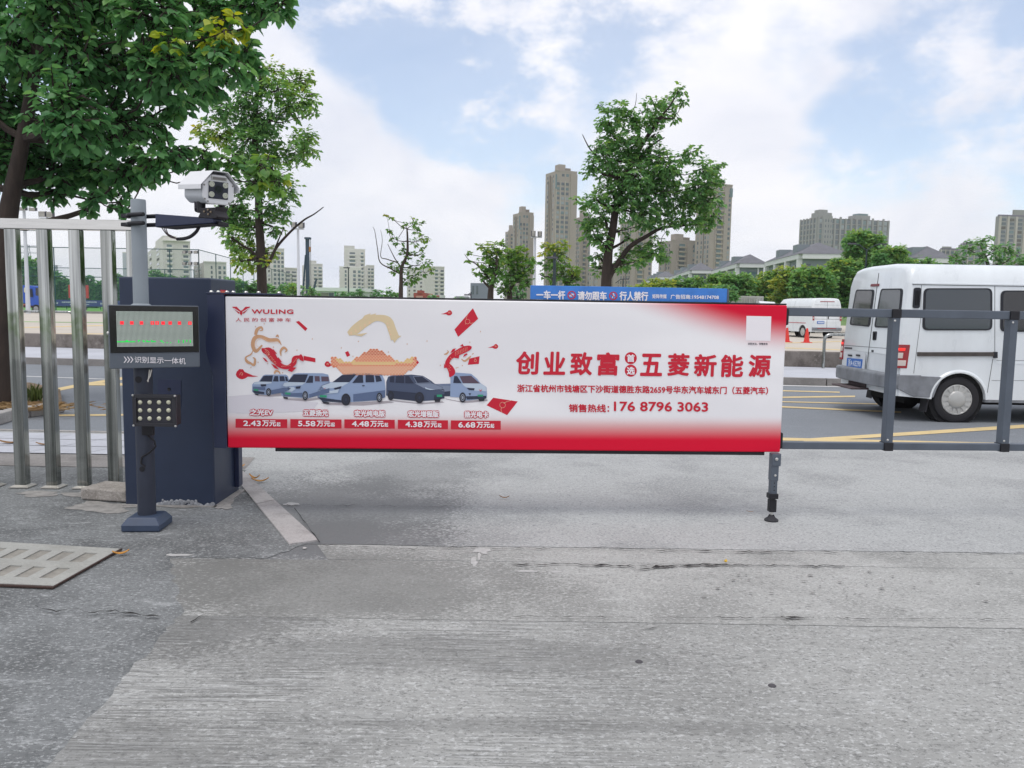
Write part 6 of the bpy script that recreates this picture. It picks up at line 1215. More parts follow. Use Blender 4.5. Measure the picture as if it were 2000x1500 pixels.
lump('street_tree', 50, [k5(1330, 1050), k5(1350, 950), k5(1370, 800)], [(*k5(1240, 560), 12, .78, .9), (*k5(1310, 560), 14, .76, 1), (*k5(1400, 540), 13, .72, 1), (*k5(1490, 530), 12, .72, 1), (*k5(1200, 630), 9, .72, .7), (*k5(1350, 640), 18, .6, 1), (*k5(1450, 640), 16, .62, 1), (*k5(1330, 760), 16, .5, 1), (*k5(1430, 770), 18, .5, 1), (*k5(1250, 780), 12, .42, .7), (*k5(1400, 900), 17, .42, 1), (*k5(1340, 960), 14, .4, 1), (*k5(1150, 740), 9, .4, .7), (*k5(1160, 900), 9, .4, .6), (*k5(1480, 900), 14, .45, .9)], 'yellow topped tree behind the left end of the blue board', 43)
lump('street_tree', 50, [k5(1500, 1080), k5(1560, 980), k5(1590, 900)], [(*k5(1580, 840), 13, .6, 1), (*k5(1650, 850), 11, .58, 1), (*k5(1560, 920), 13, .5, 1), (*k5(1640, 930), 12, .5, 1), (*k5(1540, 1000), 14, .42, 1), (*k5(1630, 1010), 10, .42, .9)], 'low rounded green tree between the yellow topped tree and the big centre tree', 44)
# --- row of trees at the far right, in front of the low apartment blocks
def blobtree(px, ptop, pbot, wpx, d, tint, label, seed, m=M_leafd, group='trees along the far side of the parking lot', size=.30, dens=120, name='street_tree', trunk=True):
    r_ = random.Random(seed); L = []; h = pbot - ptop; n = max(7, int(wpx*h/210))
    wpx *= 1.0 if name == 'bush' else 1.45; n = int(n*2)
    for k in range(n):
        v = r_.random(); yy = ptop + h*(.14 + .8*v); half = wpx/2*(.35 + .65*math.sin(math.pi*min(1, .22+.68*v))); rr_ = wpx*r_.uniform(.13, .2)
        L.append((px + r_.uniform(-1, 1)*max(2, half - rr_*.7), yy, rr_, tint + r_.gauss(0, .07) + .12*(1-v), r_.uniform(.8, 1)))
    L.append((px + r_.uniform(-4, 4), ptop + wpx*.12, wpx*.13, tint+.12, 1))
    return lump(name, d, [(px, pbot+2), (px+2, pbot - h*.3), (px+1, ptop + h*.4)], L, label, seed, m=m, size=size, dens=dens, r0=.10, group=group)
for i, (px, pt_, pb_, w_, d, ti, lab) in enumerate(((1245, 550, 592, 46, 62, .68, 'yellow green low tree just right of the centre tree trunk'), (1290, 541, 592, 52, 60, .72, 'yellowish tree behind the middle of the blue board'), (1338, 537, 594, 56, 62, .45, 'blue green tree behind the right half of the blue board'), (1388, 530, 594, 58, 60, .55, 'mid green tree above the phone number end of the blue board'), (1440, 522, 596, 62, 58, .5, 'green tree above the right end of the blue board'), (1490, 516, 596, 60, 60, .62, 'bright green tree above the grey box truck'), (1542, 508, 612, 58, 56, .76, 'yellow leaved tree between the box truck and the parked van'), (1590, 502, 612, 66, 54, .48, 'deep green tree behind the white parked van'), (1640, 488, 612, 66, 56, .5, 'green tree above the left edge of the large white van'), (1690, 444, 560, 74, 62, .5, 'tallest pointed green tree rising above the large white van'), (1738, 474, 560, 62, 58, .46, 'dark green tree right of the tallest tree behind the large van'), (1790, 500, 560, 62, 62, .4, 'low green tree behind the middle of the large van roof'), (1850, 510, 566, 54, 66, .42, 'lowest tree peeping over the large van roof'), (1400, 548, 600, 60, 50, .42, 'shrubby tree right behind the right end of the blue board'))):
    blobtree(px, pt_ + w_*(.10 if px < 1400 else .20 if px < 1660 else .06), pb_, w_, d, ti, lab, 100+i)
# crown with visible limbs at the far right
lump('street_tree', 46, [(1930, 540), (1930, 520), (1925, 500)], [(1870, 505, 17, .5, 1), (1890, 485, 17, .52, 1), (1915, 475, 17, .55, 1), (1932, 462, 10, .58, .9), (1940, 490, 20, .52, 1), (1965, 485, 17, .5, 1), (1985, 500, 18, .48, 1), (1920, 505, 18, .45, .9), (1960, 512, 18, .45, 1), (1885, 520, 14, .42, .8), (2005, 515, 20, .45, 1), (1995, 525, 16, .42, 1)], 'spreading light green tree at the right edge above the large van', 61, m=M_leafd, size=.22, dens=110, group='trees along the far side of the parking lot')
# --- hedge of round bushes behind the advert panel and trees beyond the court
for i, (px, pt_, pb_, w_, d, ti, lab) in enumerate(((575, 553, 600, 44, 62, .5, 'light green bush left of the piling rig'), (612, 562, 600, 46, 64, .45, 'green bush at the foot of the piling rig'), (668, 568, 600, 34, 70, .3, 'small dark bush right of the piling rig'), (700, 566, 600, 44, 70, .22, 'dark bush below the tallest cream tower'), (735, 566, 600, 40, 70, .25, 'dark round bush left of the half bare tree'), (762, 560, 600, 46, 66, .45, 'lighter bush at the foot of the half bare tree'), (845, 577, 600, 40, 72, .4, 'low bush in front of the red building'), (888, 582, 600, 18, 90, .35, 'tiny bush on the horizon right of the red building'), (1010, 555, 600, 40, 60, .2, 'dark shrub at the foot of the floodlight pole'), (905, 580, 600, 16, 90, .3, 'tiny dark bush on the horizon left of the paired trees'))):
    blobtree(px, pt_, pb_, w_, d, ti, lab, 200+i, group='bushes beyond the parking lot', name='bush', size=.30, dens=85)
for i, (px, pt_, pb_, w_, d, ti, lab) in enumerate(((50, 500, 600, 62, 150, .35, 'tall tree beyond the court between the first fence posts'), (92, 528, 600, 50, 150, .3, 'dark tree beyond the court behind the second fence post'), (128, 545, 600, 52, 150, .25, 'dark tree behind the red flag board'), (168, 540, 600, 50, 150, .25, 'dark tree right of the red flag board'), (205, 548, 600, 40, 150, .25, 'dark tree behind the fourth fence post'), (232, 535, 600, 44, 150, .3, 'dark tree left of the grey pole'), (305, 528, 600, 56, 140, .3, 'tree top just over the barrier cabinet'), (345, 540, 600, 50, 140, .3, 'low tree top over the cabinet corner'), (452, 545, 600, 60, 120, .35, 'green tree behind the court netting'), (498, 555, 600, 54, 120, .3, 'dark tree behind the netting by the slender tree'), (545, 556, 600, 40, 110, .4, 'green tree at the far corner of the court'), (0, 520, 600, 60, 150, .3, 'tree hidden by the trunk of the big left tree'))):
    blobtree(px, pt_, pb_, w_, d, ti, lab, 300+i, group='trees beyond the sports court', size=.75, dens=26)
# --- planting bed by the near tree: kerb stones, soil, straw and grass tufts
bed = [G(-260, 806), G(-60, 812), G(60, 808), G(122, 800), G(118, 772), G(60, 758), G(-260, 750)]
gpoly('planting_bed', [(p.x, p.y) for p in bed], .09, M_earth, .1)
kp = [G(-260, 838), G(-130, 838), G(-5, 832), G(26, 822), G(60, 815), G(128, 805)]
for i in range(len(kp)-1):
    a, b = kp[i], kp[i+1]; d = (b-a).normalized(); n_ = Vector((-d.y, d.x, 0)); mb = MB(); mb.prism([a + d*.01, b - d*.01, b - d*.01 + n_*.13, a + d*.01 + n_*.13], (0, 0, .13)); struct(build('bed_kerb', mb, M_kerb, bevel=.012))
rg = random.Random(77); nr = np.random.default_rng(77)
def tuft(px, py, n, h, ramp_t, name, label, flat=0.0, m=None, kind=None):
    c = G(px, py, .09); P, D, Nn, Sz, T = [], [], [], [], []
    for i in range(n):
        a = rg.uniform(0, 2*math.pi); d = Vector((math.cos(a)*(.35+flat), math.sin(a)*(.35+flat), 1-flat)).normalized(); P.append(c + Vector((rg.gauss(0, .06+flat*.25), rg.gauss(0, .05+flat*.12), 0.01))); D.append(d); Nn.append(Vector((rg.gauss(0, 1), rg.gauss(0, 1), .4)).normalized()); Sz.append(h*rg.uniform(.5, 1.1)); T.append(ramp_t + rg.gauss(0, .15))
    o = leaves(name, P, D, Nn, Sz, T, m, None, False, .16); o.location = (0, 0, 0); return tag(o, label, 'grass', 'grass tufts in the planting bed') if not kind else struct(o, kind)
M_gr = leaf_mat('grass blade', [(0, '#3d4a2a'), (.5, '#5d6c3a'), (1, '#8a8a4e')], .3); M_straw = leaf_mat('dry straw', [(0, '#7a5f3e'), (.5, '#9c8058'), (1, '#bda47a')], .1)
tuft(70, 788, 70, .26, .35, 'grass_tuft', 'dark green grass tuft at the right end of the planting bed', m=M_gr); tuft(6, 780, 70, .28, .4, 'grass_tuft', 'green grass tuft at the foot of the big left tree', m=M_gr); tuft(30, 786, 40, .2, .5, 'grass_tuft', 'small grass tuft between the first fence post and the big tree', m=M_gr); tuft(-60, 790, 60, .25, .4, 'grass_tuft', 'grass tuft left of the big tree', m=M_gr)
tuft(20, 796, 420, .22, .5, 'dry_straw', '', .75, M_straw, 'stuff'); tuft(80, 798, 160, .2, .5, 'dry_straw', '', .8, M_straw, 'stuff')
# ================================================================= FAR BUILDINGS
M_beige = mat('beige tower render', '#9c928a', .85, var=.06, scale=.08)
M_beiged = mat('brown tower render', '#82786f', .85, var=.06, scale=.08)
M_cream = mat('cream tower render', '#d0cdc9', .85, var=.05, scale=.08)
M_creamw = mat('white tower trim', '#dcdad6', .8)
M_pale = mat('pale pilaster', '#b0aaa2', .85)
M_stone = mat('grey stone grid', '#8a8a89', .85, var=.05, scale=.1)
M_bwin = mat('tower window glass', '#4f5a63', .12, spec=.6); M_bwin2 = mat('tower green glass', '#5c7478', .12, spec=.6); M_bwin3 = mat('tower pale pane', '#8d979c', .15, spec=.6); M_bdark = mat('tower dark and recess shade', '#554e4a', .9)  # the last dark tone also paints the shade of tower recesses
M_slab = mat('balcony slab', '#a49a8c', .85)
UNIT = {}
def unit_box(name, m):
    """a unit cube mesh shared by every window of one kind"""
    k = (name, m.name)
    if k not in UNIT:
        bm = bmesh.new(); bmesh.ops.create_cube(bm, size=1.0); me = bpy.data.meshes.new(name); bm.to_mesh(me); bm.free(); me.materials.append(m); UNIT[k] = me
    return UNIT[k]
class Tower:
    """box tower seen on a corner: left wall from xl to xc, right wall from xc to xr (pixels), nearest corner at distance d"""
    def __init__(s, name, label, xl, xc, xr, ytop, d, yaw, wall, group=None, cat='building', z0=0.0, yref=None):
        yref = yref or ytop; c = PY(xc, yref, d); s.c = Vector((c.x, d, 0)); s.H = PY(xc, ytop, d).z; a = R(yaw)
        s.dr = Vector((math.cos(a), math.sin(a), 0)); s.dl = Vector((-math.sin(a), math.cos(a), 0))
        def solve(px, dv):
            r = ray(px, yref); tx = r.x/r.y; return (s.c.y*tx - s.c.x)/(dv.x - tx*dv.y)
        s.wr = max(.5, solve(xr, s.dr)) if xr > xc else 12.0; s.wl = max(.5, solve(xl, s.dl)) if xl < xc else 14.0
        s.root = thing(name, (s.c.x, s.c.y, 0), label, cat, group); s.n = 0; s.rest = {}
        mb = MB(); b = [s.c, s.c + s.dr*s.wr, s.c + s.dr*s.wr + s.dl*s.wl, s.c + s.dl*s.wl]; mb.prism([p + Vector((0, 0, z0)) for p in b], (0, 0, s.H - z0)); s.body = build('wall', mb, wall, s.root)
    def frame(s, face):
        return (s.c, s.dr, -s.dl, s.wr) if face == 'r' else (s.c, s.dl, -s.dr, s.wl)
    def block(s, name, face, u0, u1, z0, z1, dep, m, inset=0.0):
        """a box standing proud of a wall; u along the wall as a share of its width; dep negative = behind the wall plane"""
        o, du, n, w_ = s.frame(face); mb = MB(); p = [o + du*w_*u0 + n*inset, o + du*w_*u1 + n*inset, o + du*w_*u1 + n*dep, o + du*w_*u0 + n*dep]
        mb.prism([q + Vector((0, 0, z0)) for q in p], (0, 0, z1 - z0)); return build(name, mb, m, s.root)
    def win(s, face, u0, u1, z0, z1, m, proud=.12):
        o, du, n, w_ = s.frame(face); c = o + du*w_*(u0+u1)/2 + n*(proud/2 - .05) + Vector((0, 0, (z0+z1)/2))
        if s.n < 100:
            ob = bpy.data.objects.new('window', unit_box('window', m)); COL.objects.link(ob); ob.parent = s.root
            M_ = Matrix((du, n, Vector((0, 0, 1)))).transposed() @ Matrix.Diagonal((w_*(u1-u0), proud+.1, z1-z0)); ob.matrix_local = Matrix.Translation(c - s.root.location) @ M_.to_4x4(); s.n += 1
        else: s.rest.setdefault(m.name, (m, MB()))[1].obox(c, du*w_*(u1-u0)/2, n*(proud/2+.05), Vector((0, 0, (z1-z0)/2)))
    def grid(s, face, cols, fh=3.0, z0=1.0, zt=None, hh=.55, ms=None, seed=0, proud=.12):
        r_ = random.Random(seed); zt = zt or s.H - 1.5; ms = ms or [M_bwin, M_bwin, M_bwin2, M_bwin3]; z = zt - fh
        while z > z0:
            for (u0, u1) in cols: s.win(face, u0, u1, z + fh*.18, z + fh*(.18+hh), r_.choice(ms), proud)
            z -= fh
    def balconies(s, face, u0, u1, fh=3.0, z0=1.0, zt=None, dep=1.2, m=None):
        zt = zt or s.H - 1.5; z = zt - fh; o, du, n, w_ = s.frame(face); mb = MB()
        while z > z0:
            p = [o + du*w_*u0 + n*.05, o + du*w_*u1 + n*.05, o + du*w_*u1 + n*dep, o + du*w_*u0 + n*dep]; mb.prism([q + Vector((0, 0, z)) for q in p], (0, 0, fh*.32)); z -= fh
        ob = build('balconies', mb, m or M_slab, s.root); ob['kind'] = 'stuff'
    def done(s):
        for m, mb in s.rest.values(): o = build('windows', mb, m, s.root); o['kind'] = 'stuff'
    def roofbox(s, name, u0, u1, v0, v1, h, m):
        mb = MB(); p = [s.c + s.dr*s.wr*u + s.dl*s.wl*v for u, v in ((u0, v0), (u1, v0), (u1, v1), (u0, v1))]; mb.prism([q + Vector((0, 0, s.H-.01)) for q in p], (0, 0, h)); return build(name, mb, m, s.root)
ZV = 8.0        # windows lower than this are hidden by trees and the barrier
# --- the beige towers
def beige(name_label, xl, xc, xr, yt, d, yaw, fh=3.0, zv=None, style=0, seed=0):
    d *= 1.2
    t_ = Tower('apartment_tower', name_label, xl, xc, xr, yt, d, yaw, M_beige, group='beige apartment towers'); H = t_.H; zv = zv or H*.12
    t_.roofbox('parapet', -.01, 1.01, -.01, .06, .9, M_beige); t_.roofbox('lift_house', .25, .55, .2, .6, 5.0, M_beige); t_.roofbox('lift_house', .62, .85, .3, .7, 3.2, M_beiged)
    if style == 0:
        t_.block('recess_shade', 'l', .30, .36, 2, H-3, .02, M_bdark, -.02); t_.block('recess_shade', 'l', .62, .70, 2, H-5, .02, M_bdark, -.02); t_.block('pilaster', 'l', .44, .55, 2, H-2, .7, M_beiged)  # dark strips flush with the wall paint the shade of recesses
        t_.grid('l', [(.14, .20), (.72, .80)], fh, zv, seed=seed)
        for u_ in (.03, .23, .445, .66): t_.block('pilaster', 'r', u_, u_+.03, 2, H-6, .5, M_pale)
        t_.block('glass_bay', 'r', .0, .06, H-11, H-2, .6, M_bwin2)
        t_.grid('r', [(.08, .20), (.28, .42), (.49, .62)], fh, zv, zt=H-6, seed=seed+1, proud=.2); t_.grid('r', [(.30, .42), (.50, .62)], fh, H-6, zt=H-.5, seed=seed+3)
        t_.block('fin_wall', 'r', .70, 1.0, 2, H-1, .9, M_beige)
    else:
        t_.grid('l', [(.12, .2), (.3, .38), (.55, .62), (.78, .86)], fh, zv, seed=seed, hh=.62); t_.block('recess_shade', 'l', .42, .48, 2, H-3, .02, M_bdark, -.02)  # the dark strip is painted recess shade, level with the wall
        t_.grid('r', [(.30, .52)], fh, zv, seed=seed+1, hh=.72, ms=[M_bwin, M_bwin2]); t_.balconies('r', .26, .56, fh, zv); t_.grid('r', [(.84, .94)], fh, zv, seed=seed+2); t_.block('glass_bay', 'r', .88, 1.0, H-7, H-1.5, .6, M_bwin2)
        t_.block('pilaster', 'r', .20, .24, 2, H-2, .6, M_beige); t_.block('pilaster', 'r', .60, .80, 2, H-1, .7, M_beige)
    t_.done(); return t_
beige('tall beige apartment tower with three window columns left of the big centre tree', 1066, 1085, 1127, 334, 430, 24, seed=1)
beige('shorter beige tower with a stepped top, left of the white floodlight pole', 1002, 1014, 1042, 416, 470, 24, seed=2)
beige('low beige tower half hidden behind its taller neighbour at the left end of the group', 987, 993, 1010, 452, 520, 24, style=1, seed=3)
beige('beige tower wing with balconies right behind the tall tower', 1122, 1134, 1154, 424, 470, 24, style=1, seed=4)
beige('beige tower hidden mostly behind the big centre tree', 1212, 1236, 1276, 430, 430, 24, style=1, seed=5)
beige('low beige block with two stepped roofs between the centre tree and the right tower', 1288, 1312, 1362, 470, 450, 24, style=1, seed=6)
beige('tall beige tower with a column of green balconies right of the big centre tree', 1362, 1392, 1431, 360, 430, 24, style=1, seed=7)
beige('lowest beige block far behind the middle of the blue board', 1150, 1170, 1215, 520, 520, 24, style=1, seed=8)
# --- cream towers on the left
def creamt(label, xl, xc, xr, yt, d, yaw, seed=0, cols=((.36, .56),), side=((.2, .3), (.55, .68), (.8, .9)), fh=3.0, zv=3.0, bal=True, house=True, wall=None):
    d *= 1.9
    t_ = Tower('apartment_tower', label, xl, xc, xr, yt, d, yaw, wall or M_cream, group='cream apartment towers'); H = t_.H
    if house: t_.roofbox('lift_house', .0, .5, .0, .4, 3.0, M_cream)
    t_.roofbox('parapet', -.01, 1.01, -.01, .05, .7, M_creamw)
    t_.grid('r', list(cols), fh, zv, seed=seed, hh=.62, ms=[M_bwin, M_bwin, M_bwin2]); t_.grid('l', list(side), fh, zv, seed=seed+1, hh=.5, ms=[M_bwin, M_bdark, M_bwin3])
    if bal: 
        for (a, b) in cols: t_.balconies('r', a-.03, b+.03, fh, zv, dep=.9, m=M_creamw)
    t_.done(); return t_
# left face narrow or none: use yaw so that the right flank shows
creamt('tallest cream tower, stepped, right of the piling rig', 660, 672, 713, 487, 330, 12, 11, cols=((.26, .52), (.80, .92)), side=((.3, .5),))
creamt('lower cream wing in front of the tallest cream tower', 660, 663, 706, 522, 320, 12, 12, cols=((.24, .32), (.62, .74), (.84, .96)), side=((.3, .5),), house=False, bal=False)
creamt('right cream wing with stacked balconies beside the tallest cream tower', 700, 716, 731, 519, 345, 30, 13, cols=((.2, .45), (.6, .9)), side=((.3, .5), (.7, .85)), house=False)
creamt('cream tower right behind the piling rig', 590, 606, 630, 516, 340, 30, 14, cols=((.30, .5), (.66, .92)), side=((.25, .4), (.62, .76)))
creamt('cream tower with dark windows behind the slender tree', 515, 532, 555, 486, 300, 30, 15, cols=((.08, .3), (.42, .62), (.74, .94)), side=((.3, .5),), bal=False, house=False)
creamt('low cream block between the slender tree and the floodlight pole', 524, 556, 581, 524, 320, 30, 16, cols=((.1, .4), (.55, .9)), side=((.3, .42), (.68, .8)), house=False)
creamt('cream tower seen right of the grey camera pole', 286, 318, 371, 470, 250, 28, 17, cols=((.14, .32), (.74, .92)), side=((.2, .34), (.66, .8)))
creamt('low cream block left of the netting corner', 378, 398, 442, 512, 260, 28, 18, cols=((.3, .38), (.64, .76), (.86, .96)), side=((.2, .45), (.6, .85)), house=False, bal=False)
creamt('cream tower right of the half bare tree', 795, 830, 868, 521, 330, 28, 19, cols=((.52, .66), (.80, .96)), side=((.15, .25), (.5, .62), (.82, .9)), house=False)
creamt('pale narrow tower at the edge of the fence posts', 237, 239, 262, 494, 300, 4, 20, cols=(), side=(), house=False, wall=mat('pale blue grey slab', '#b3b8c2', .8))
# --- low buildings between
def lowb(name, label, xl, xr, yt, d, dep, m, cat='building', roofm=None, bands=()):
    a = PY(xl, yt, d); b = PY(xr, yt, d); r_ = thing(name, (a.x, d, 0), label, cat); z = .5*(a.z+b.z); mb = MB(); mb.box((a.x, d, -.04), (b.x, d+dep, z)); build('wall', mb, m, r_)
    if roofm: mb = MB(); mb.box((a.x-.6, d-.6, z+.005), (b.x+.6, d+dep+.6, z+.9)); build('roof', mb, roofm, r_)
    for (x0, x1, y0, y1, mm, nm) in bands:
        p, q = PY(x0, y1, d), PY(x1, y0, d); mb = MB(); mb.box((p.x, d-.15, p.z), (q.x, d-.02, q.z)); build(nm, mb, mm, r_)
    return r_
M_redb = mat('brick red render', '#9c4a45', .85, var=.08, scale=.3); M_lowhite = mat('shed white', '#cfd0d2', .8)
lowb('low_hall', 'long low white hall with a red roof edge below the cream towers', 608, 698, 569, 200, 12, M_lowhite, roofm=M_lowhite, bands=((612, 636, 565, 567.5, M_redb, 'red_edge'), (620, 642, 572, 582, mat('hall openings', '#7b7a72', .8), 'window'), (643, 652, 572, 583, M_bwin, 'window'), (653.5, 656.5, 570, 584, mat('green door', '#3d9455', .6), 'door')))
lowb('low_hall', 'low white hall with a thin red edge under the tallest cream tower', 655, 720, 570, 205, 12, M_lowhite, roofm=M_lowhite, bands=((663, 690, 565, 567, M_redb, 'red_edge'),))
rb = lowb('red_building', 'small brick red building with a stepped front by the half bare tree', 808, 832, 572, 170, 14, M_redb, bands=((813, 826, 578, 582, mat('pale sign band', '#b98d86', .7), 'sign_band'),))
mb = MB(); p, q = PY(815, 573, 170), PY(824, 569, 170); mb.box((p.x, 169.8, p.z), (q.x, 175, q.z+.2)); build('stepped_gable', mb, M_redb, rb); mb = MB(); p, q = PY(832.5, 588, 175), PY(862, 576, 175); mb.box((p.x, 175, 0), (q.x, 185, q.z)); build('side_wing', mb, M_lowhite, rb); mb = MB(); p, q = PY(848, 586, 174.8), PY(858, 577, 174.8); mb.box((p.x, 174.6, 0), (q.x, 174.9, q.z)); build('red_bay', mb, M_redb, rb)
lowb('distant_shed', 'tiny grey shed on the horizon left of the paired trees', 892, 911, 582, 420, 20, mat('distant grey', '#9a9ba5', .8), roofm=mat('distant roof', '#8d8e98', .8))
lowb('distant_building', 'small dark blue grey building half hidden by the paired trees', 919, 962, 553, 330, 20, mat('blue grey render', '#7a8090', .8), bands=((922, 926, 558, 575, M_bwin, 'window'), (930, 934, 558, 575, M_bwin, 'window')))
# --- big grey office block and the towers at the right
ob_ = Tower('office_block', 'wide grey office block with a stone grid front and two roof houses', 1564, 1597, 1736, 425, 800, 14, M_bdark); H = ob_.H
n = 13
for i in range(n+1): u = i/n; ob_.block('pier', 'r', u*.985, u*.985+.022, 1, H + (1.6 if i % 2 == 0 else .3), 1.2, M_stone)
for i in range(6): u = i/5; ob_.block('pier', 'l', u*.94, u*.94+.06, 1, H + .8, 1.0, M_stone)
z = H - 5.2; k = 0
while z > H*.3:
    for i in range(n): 
        u = i/n*.985; ob_.win('r', u+.028, u+.068, z+.6, z+4.3, random.Random(k).choice([M_bwin, M_bwin2, M_bwin, M_bwin3]), .3); k += 1
    for i in range(5): ob_.win('l', i/5*.94+.065, i/5*.94+.185, z+.8, z+3.6, M_bwin, .3)
    ob_.block('floor_band', 'r', 0, 1, z-.35, z+.3, .7, M_stone); ob_.block('floor_band', 'l', 0, 1, z-.6, z+.5, .6, M_stone); z -= 5.2
ob_.block('blank_bay', 'r', .06, .20, 1, H+2, .9, M_stone); 
for (u0, u1) in ((.075, .115), (.14, .185)):
    z = H - 5.2
    while z > H*.3: ob_.win('r', u0, u1, z+1.2, z+3.8, M_bwin, 1.05); z -= 5.2
ob_.roofbox('roof_house', .03, .22, .1, .5, 5.6, M_stone); ob_.roofbox('roof_house', .06, .17, .15, .45, 8.6, M_stone); ob_.roofbox('roof_house', .55, .76, .1, .5, 4.6, M_stone); ob_.roofbox('roof_house', .60, .74, .15, .45, 6.6, M_bwin2); ob_.done()
for args in (('grey residential tower cut off by the right edge of the picture', 1945, 1952, 2080, 422, 620, 8, 31, 4.0), ('grey residential tower with a purple roof edge far right, left of the edge tower', 1872, 1878, 1928, 478, 700, 8, 32, 0), ('small pale residential block at the left foot of the far right towers', 1834, 1838, 1872, 487, 710, 8, 33, 0)):
    t_ = Tower('apartment_tower', args[0], *args[1:7], M_stone, group='grey residential towers'); H = t_.H; c_ = 8 if args[8] else 4
    for i in range(c_): t_.block('pier', 'r', i/c_, i/c_+.03, 1, H, .6, M_pale)
    t_.grid('r', [(i/c_+.04, (i+1)/c_-.02) for i in range(c_)], 3.1, H*.25, zt=H-1, seed=args[7], hh=.66, ms=[M_bwin, M_bwin, M_bwin2, M_bdark]); t_.roofbox('roof_edge', -.01, 1.01, -.02, .3, 1.2, mat('purple grey edge', '#6a6475', .7))
    if args[8]: t_.roofbox('upper_block', .22, .62, .05, .5, 5.2, M_stone); t_.roofbox('upper_block', .62, 1.0, .05, .5, 7.2, M_stone)
    else: t_.roofbox('upper_block', .1, .6, .05, .5, 2.6, M_stone)
    t_.done()
# --- low apartment blocks with grey hipped roofs
M_gw = mat('grey blue render', '#7f888e', .85, var=.06, scale=.4); M_roof = mat('grey roof tile', '#67686f', .8, var=.12, scale=1.2); M_corn = mat('white cornice', '#d3d4d6', .8)
def lowrise(label, xl, xc, xr, ye, d, yaw, roofh, seed, cols_l, cols_r):
    t_ = Tower('low_apartment', label, xl, xc, xr, ye, d, yaw, M_gw, group='low apartment blocks with grey roofs'); H = t_.H
    t_.block('cornice', 'r', -.03, 1.03, H-.9, H-.01, .8, M_corn); t_.block('cornice', 'l', -.005, 1.01, H-.9, H-.01, .8, M_corn)
    o = t_.c; a, b = t_.dr, t_.dl; e = .9; P = [o - a*e - b*e, o + a*(t_.wr+e) - b*e, o + a*(t_.wr+e) + b*(t_.wl+e), o - a*e + b*(t_.wl+e)]; P = [p + Vector((0, 0, H)) for p in P]
    hw_ = t_.wr/2; r0 = o + a*hw_ + b*hw_*.9 + Vector((0, 0, H+roofh)); r1 = o + a*hw_ + b*(t_.wl - hw_*.9) + Vector((0, 0, H+roofh)); mb = MB(); mb.add(P + [r0, r1], [(0, 1, 4), (1, 2, 5, 4), (2, 3, 5), (3, 0, 4, 5), (3, 2, 1, 0)]); build('roof', mb, M_roof, t_.root)
    for i in range(max(2, int(t_.wl/14))): 
        u = (i+.5)/max(2, int(t_.wl/14)); mb = MB(); c = o + a*t_.wr*.2 + b*t_.wl*u + Vector((0, 0, H+roofh*.45)); mb.obox(c, a*1.2, b*1.6, Vector((0, 0, 1.1))); build('dormer', mb, M_gw, t_.root)
    t_.grid('r', cols_r, 3.0, 3.0, zt=H-1.2, seed=seed, hh=.62); nl = cols_l; t_.grid('l', [((i+.2)/nl, (i+.62)/nl) for i in range(nl)], 3.0, 3.0, zt=H-1.2, seed=seed+1, hh=.62); t_.balconies('l', .1, .22, 3.0, 3.0, zt=H-1.2, dep=1.0, m=M_corn)
    for u in (.0, .33, .66, .97): t_.block('wall_fin', 'l', u, u+.03, .5, H-.95, .9, M_corn)
    t_.block('white_frame', 'r', .74, .80, .5, H-1.0, .35, M_corn); t_.done()
lowrise('nearest low grey apartment block with a hipped roof, below the office block', 1502, 1568, 1648, 496, 150, -5, 2.4, 51, 7, [(.08, .2), (.82, .97)])
lowrise('second nearest low grey apartment block, left of the nearest one behind the trees', 1396, 1445, 1492, 515, 190, -5, 2.4, 52, 6, [(.3, .7)])
lowrise('third low grey apartment block, above the right half of the blue board', 1312, 1352, 1390, 528, 235, -5, 2.4, 54, 6, [(.3, .7)])
lowrise('farthest low grey apartment block, just right of the big centre tree', 1262, 1286, 1318, 541, 300, -5, 2.4, 55, 6, [(.3, .7)])
lowrise('low grey apartment block with a hipped roof peeping over the large van', 1735, 1790, 1852, 504, 150, -5, 2.4, 53, 6, [(.82, .97)])
# ================================================================= MASTS, FENCES, RIG
M_mast = mat('white mast paint', '#c9ced6', .5); M_dkp = mat('dark green pole', '#23343a', .6); M_lampb = mat('flood lamp body', '#4b4c55', .6); M_lampf = mat('flood lamp face', '#b9b7b0', .4)
def floodpole(px, ptop, d, label, heads, r=.085, group='floodlight poles', mast=None):
    t0 = PY(px, ptop, d); t_ = thing('floodlight_pole', (t0.x, d, 0), label, 'floodlight pole', group)
    mb = MB(); mb.tube([(t0.x, d, 0), (t0.x, d, t0.z*.5), (t0.x, d, t0.z)], [r*1.25, r, r*.75], 10); build('pole', mb, mast or M_mast, t_, smooth=True)
    for (x0, y0, x1, y1) in heads:
        p, q = PY(x0, y1, d-.2), PY(x1, y0, d-.2); c = (p+q)/2; mb = MB(); mb.obox(c, Vector((abs(q.x-p.x)/2, 0, 0)), Vector((0, .16, .03)), Vector((0, 0, abs(q.z-p.z)/2))); hd = build('flood_lamp', mb, M_lampb, t_)
        mb = MB(); n_ = 4; hz = abs(q.z-p.z)
        for k in range(n_): mb.box((min(p.x, q.x)+.05, d-.2-.20, c.z-hz/2+hz*(k+.15)/n_), (max(p.x, q.x)-.05, d-.2-.175, c.z-hz/2+hz*(k+.8)/n_))
        build('lamp_face', mb, M_lampf, hd)
    if heads:
        xs = [h[0] for h in heads] + [h[2] for h in heads]; a, b = PY(min(xs), max(h[3] for h in heads)+1.5, d), PY(max(xs), max(h[3] for h in heads)+1.5, d); mb = MB(); mb.box((a.x, d-.2, a.z-.06), (b.x, d+.05, a.z+.02)); build('cross_arm', mb, mast or M_mast, t_)
    return t_
floodpole(582, 446, 55, 'white floodlight pole with two square lamps right of the slender tree', ((570, 434, 579, 444), (584, 435, 594, 445)), .10)
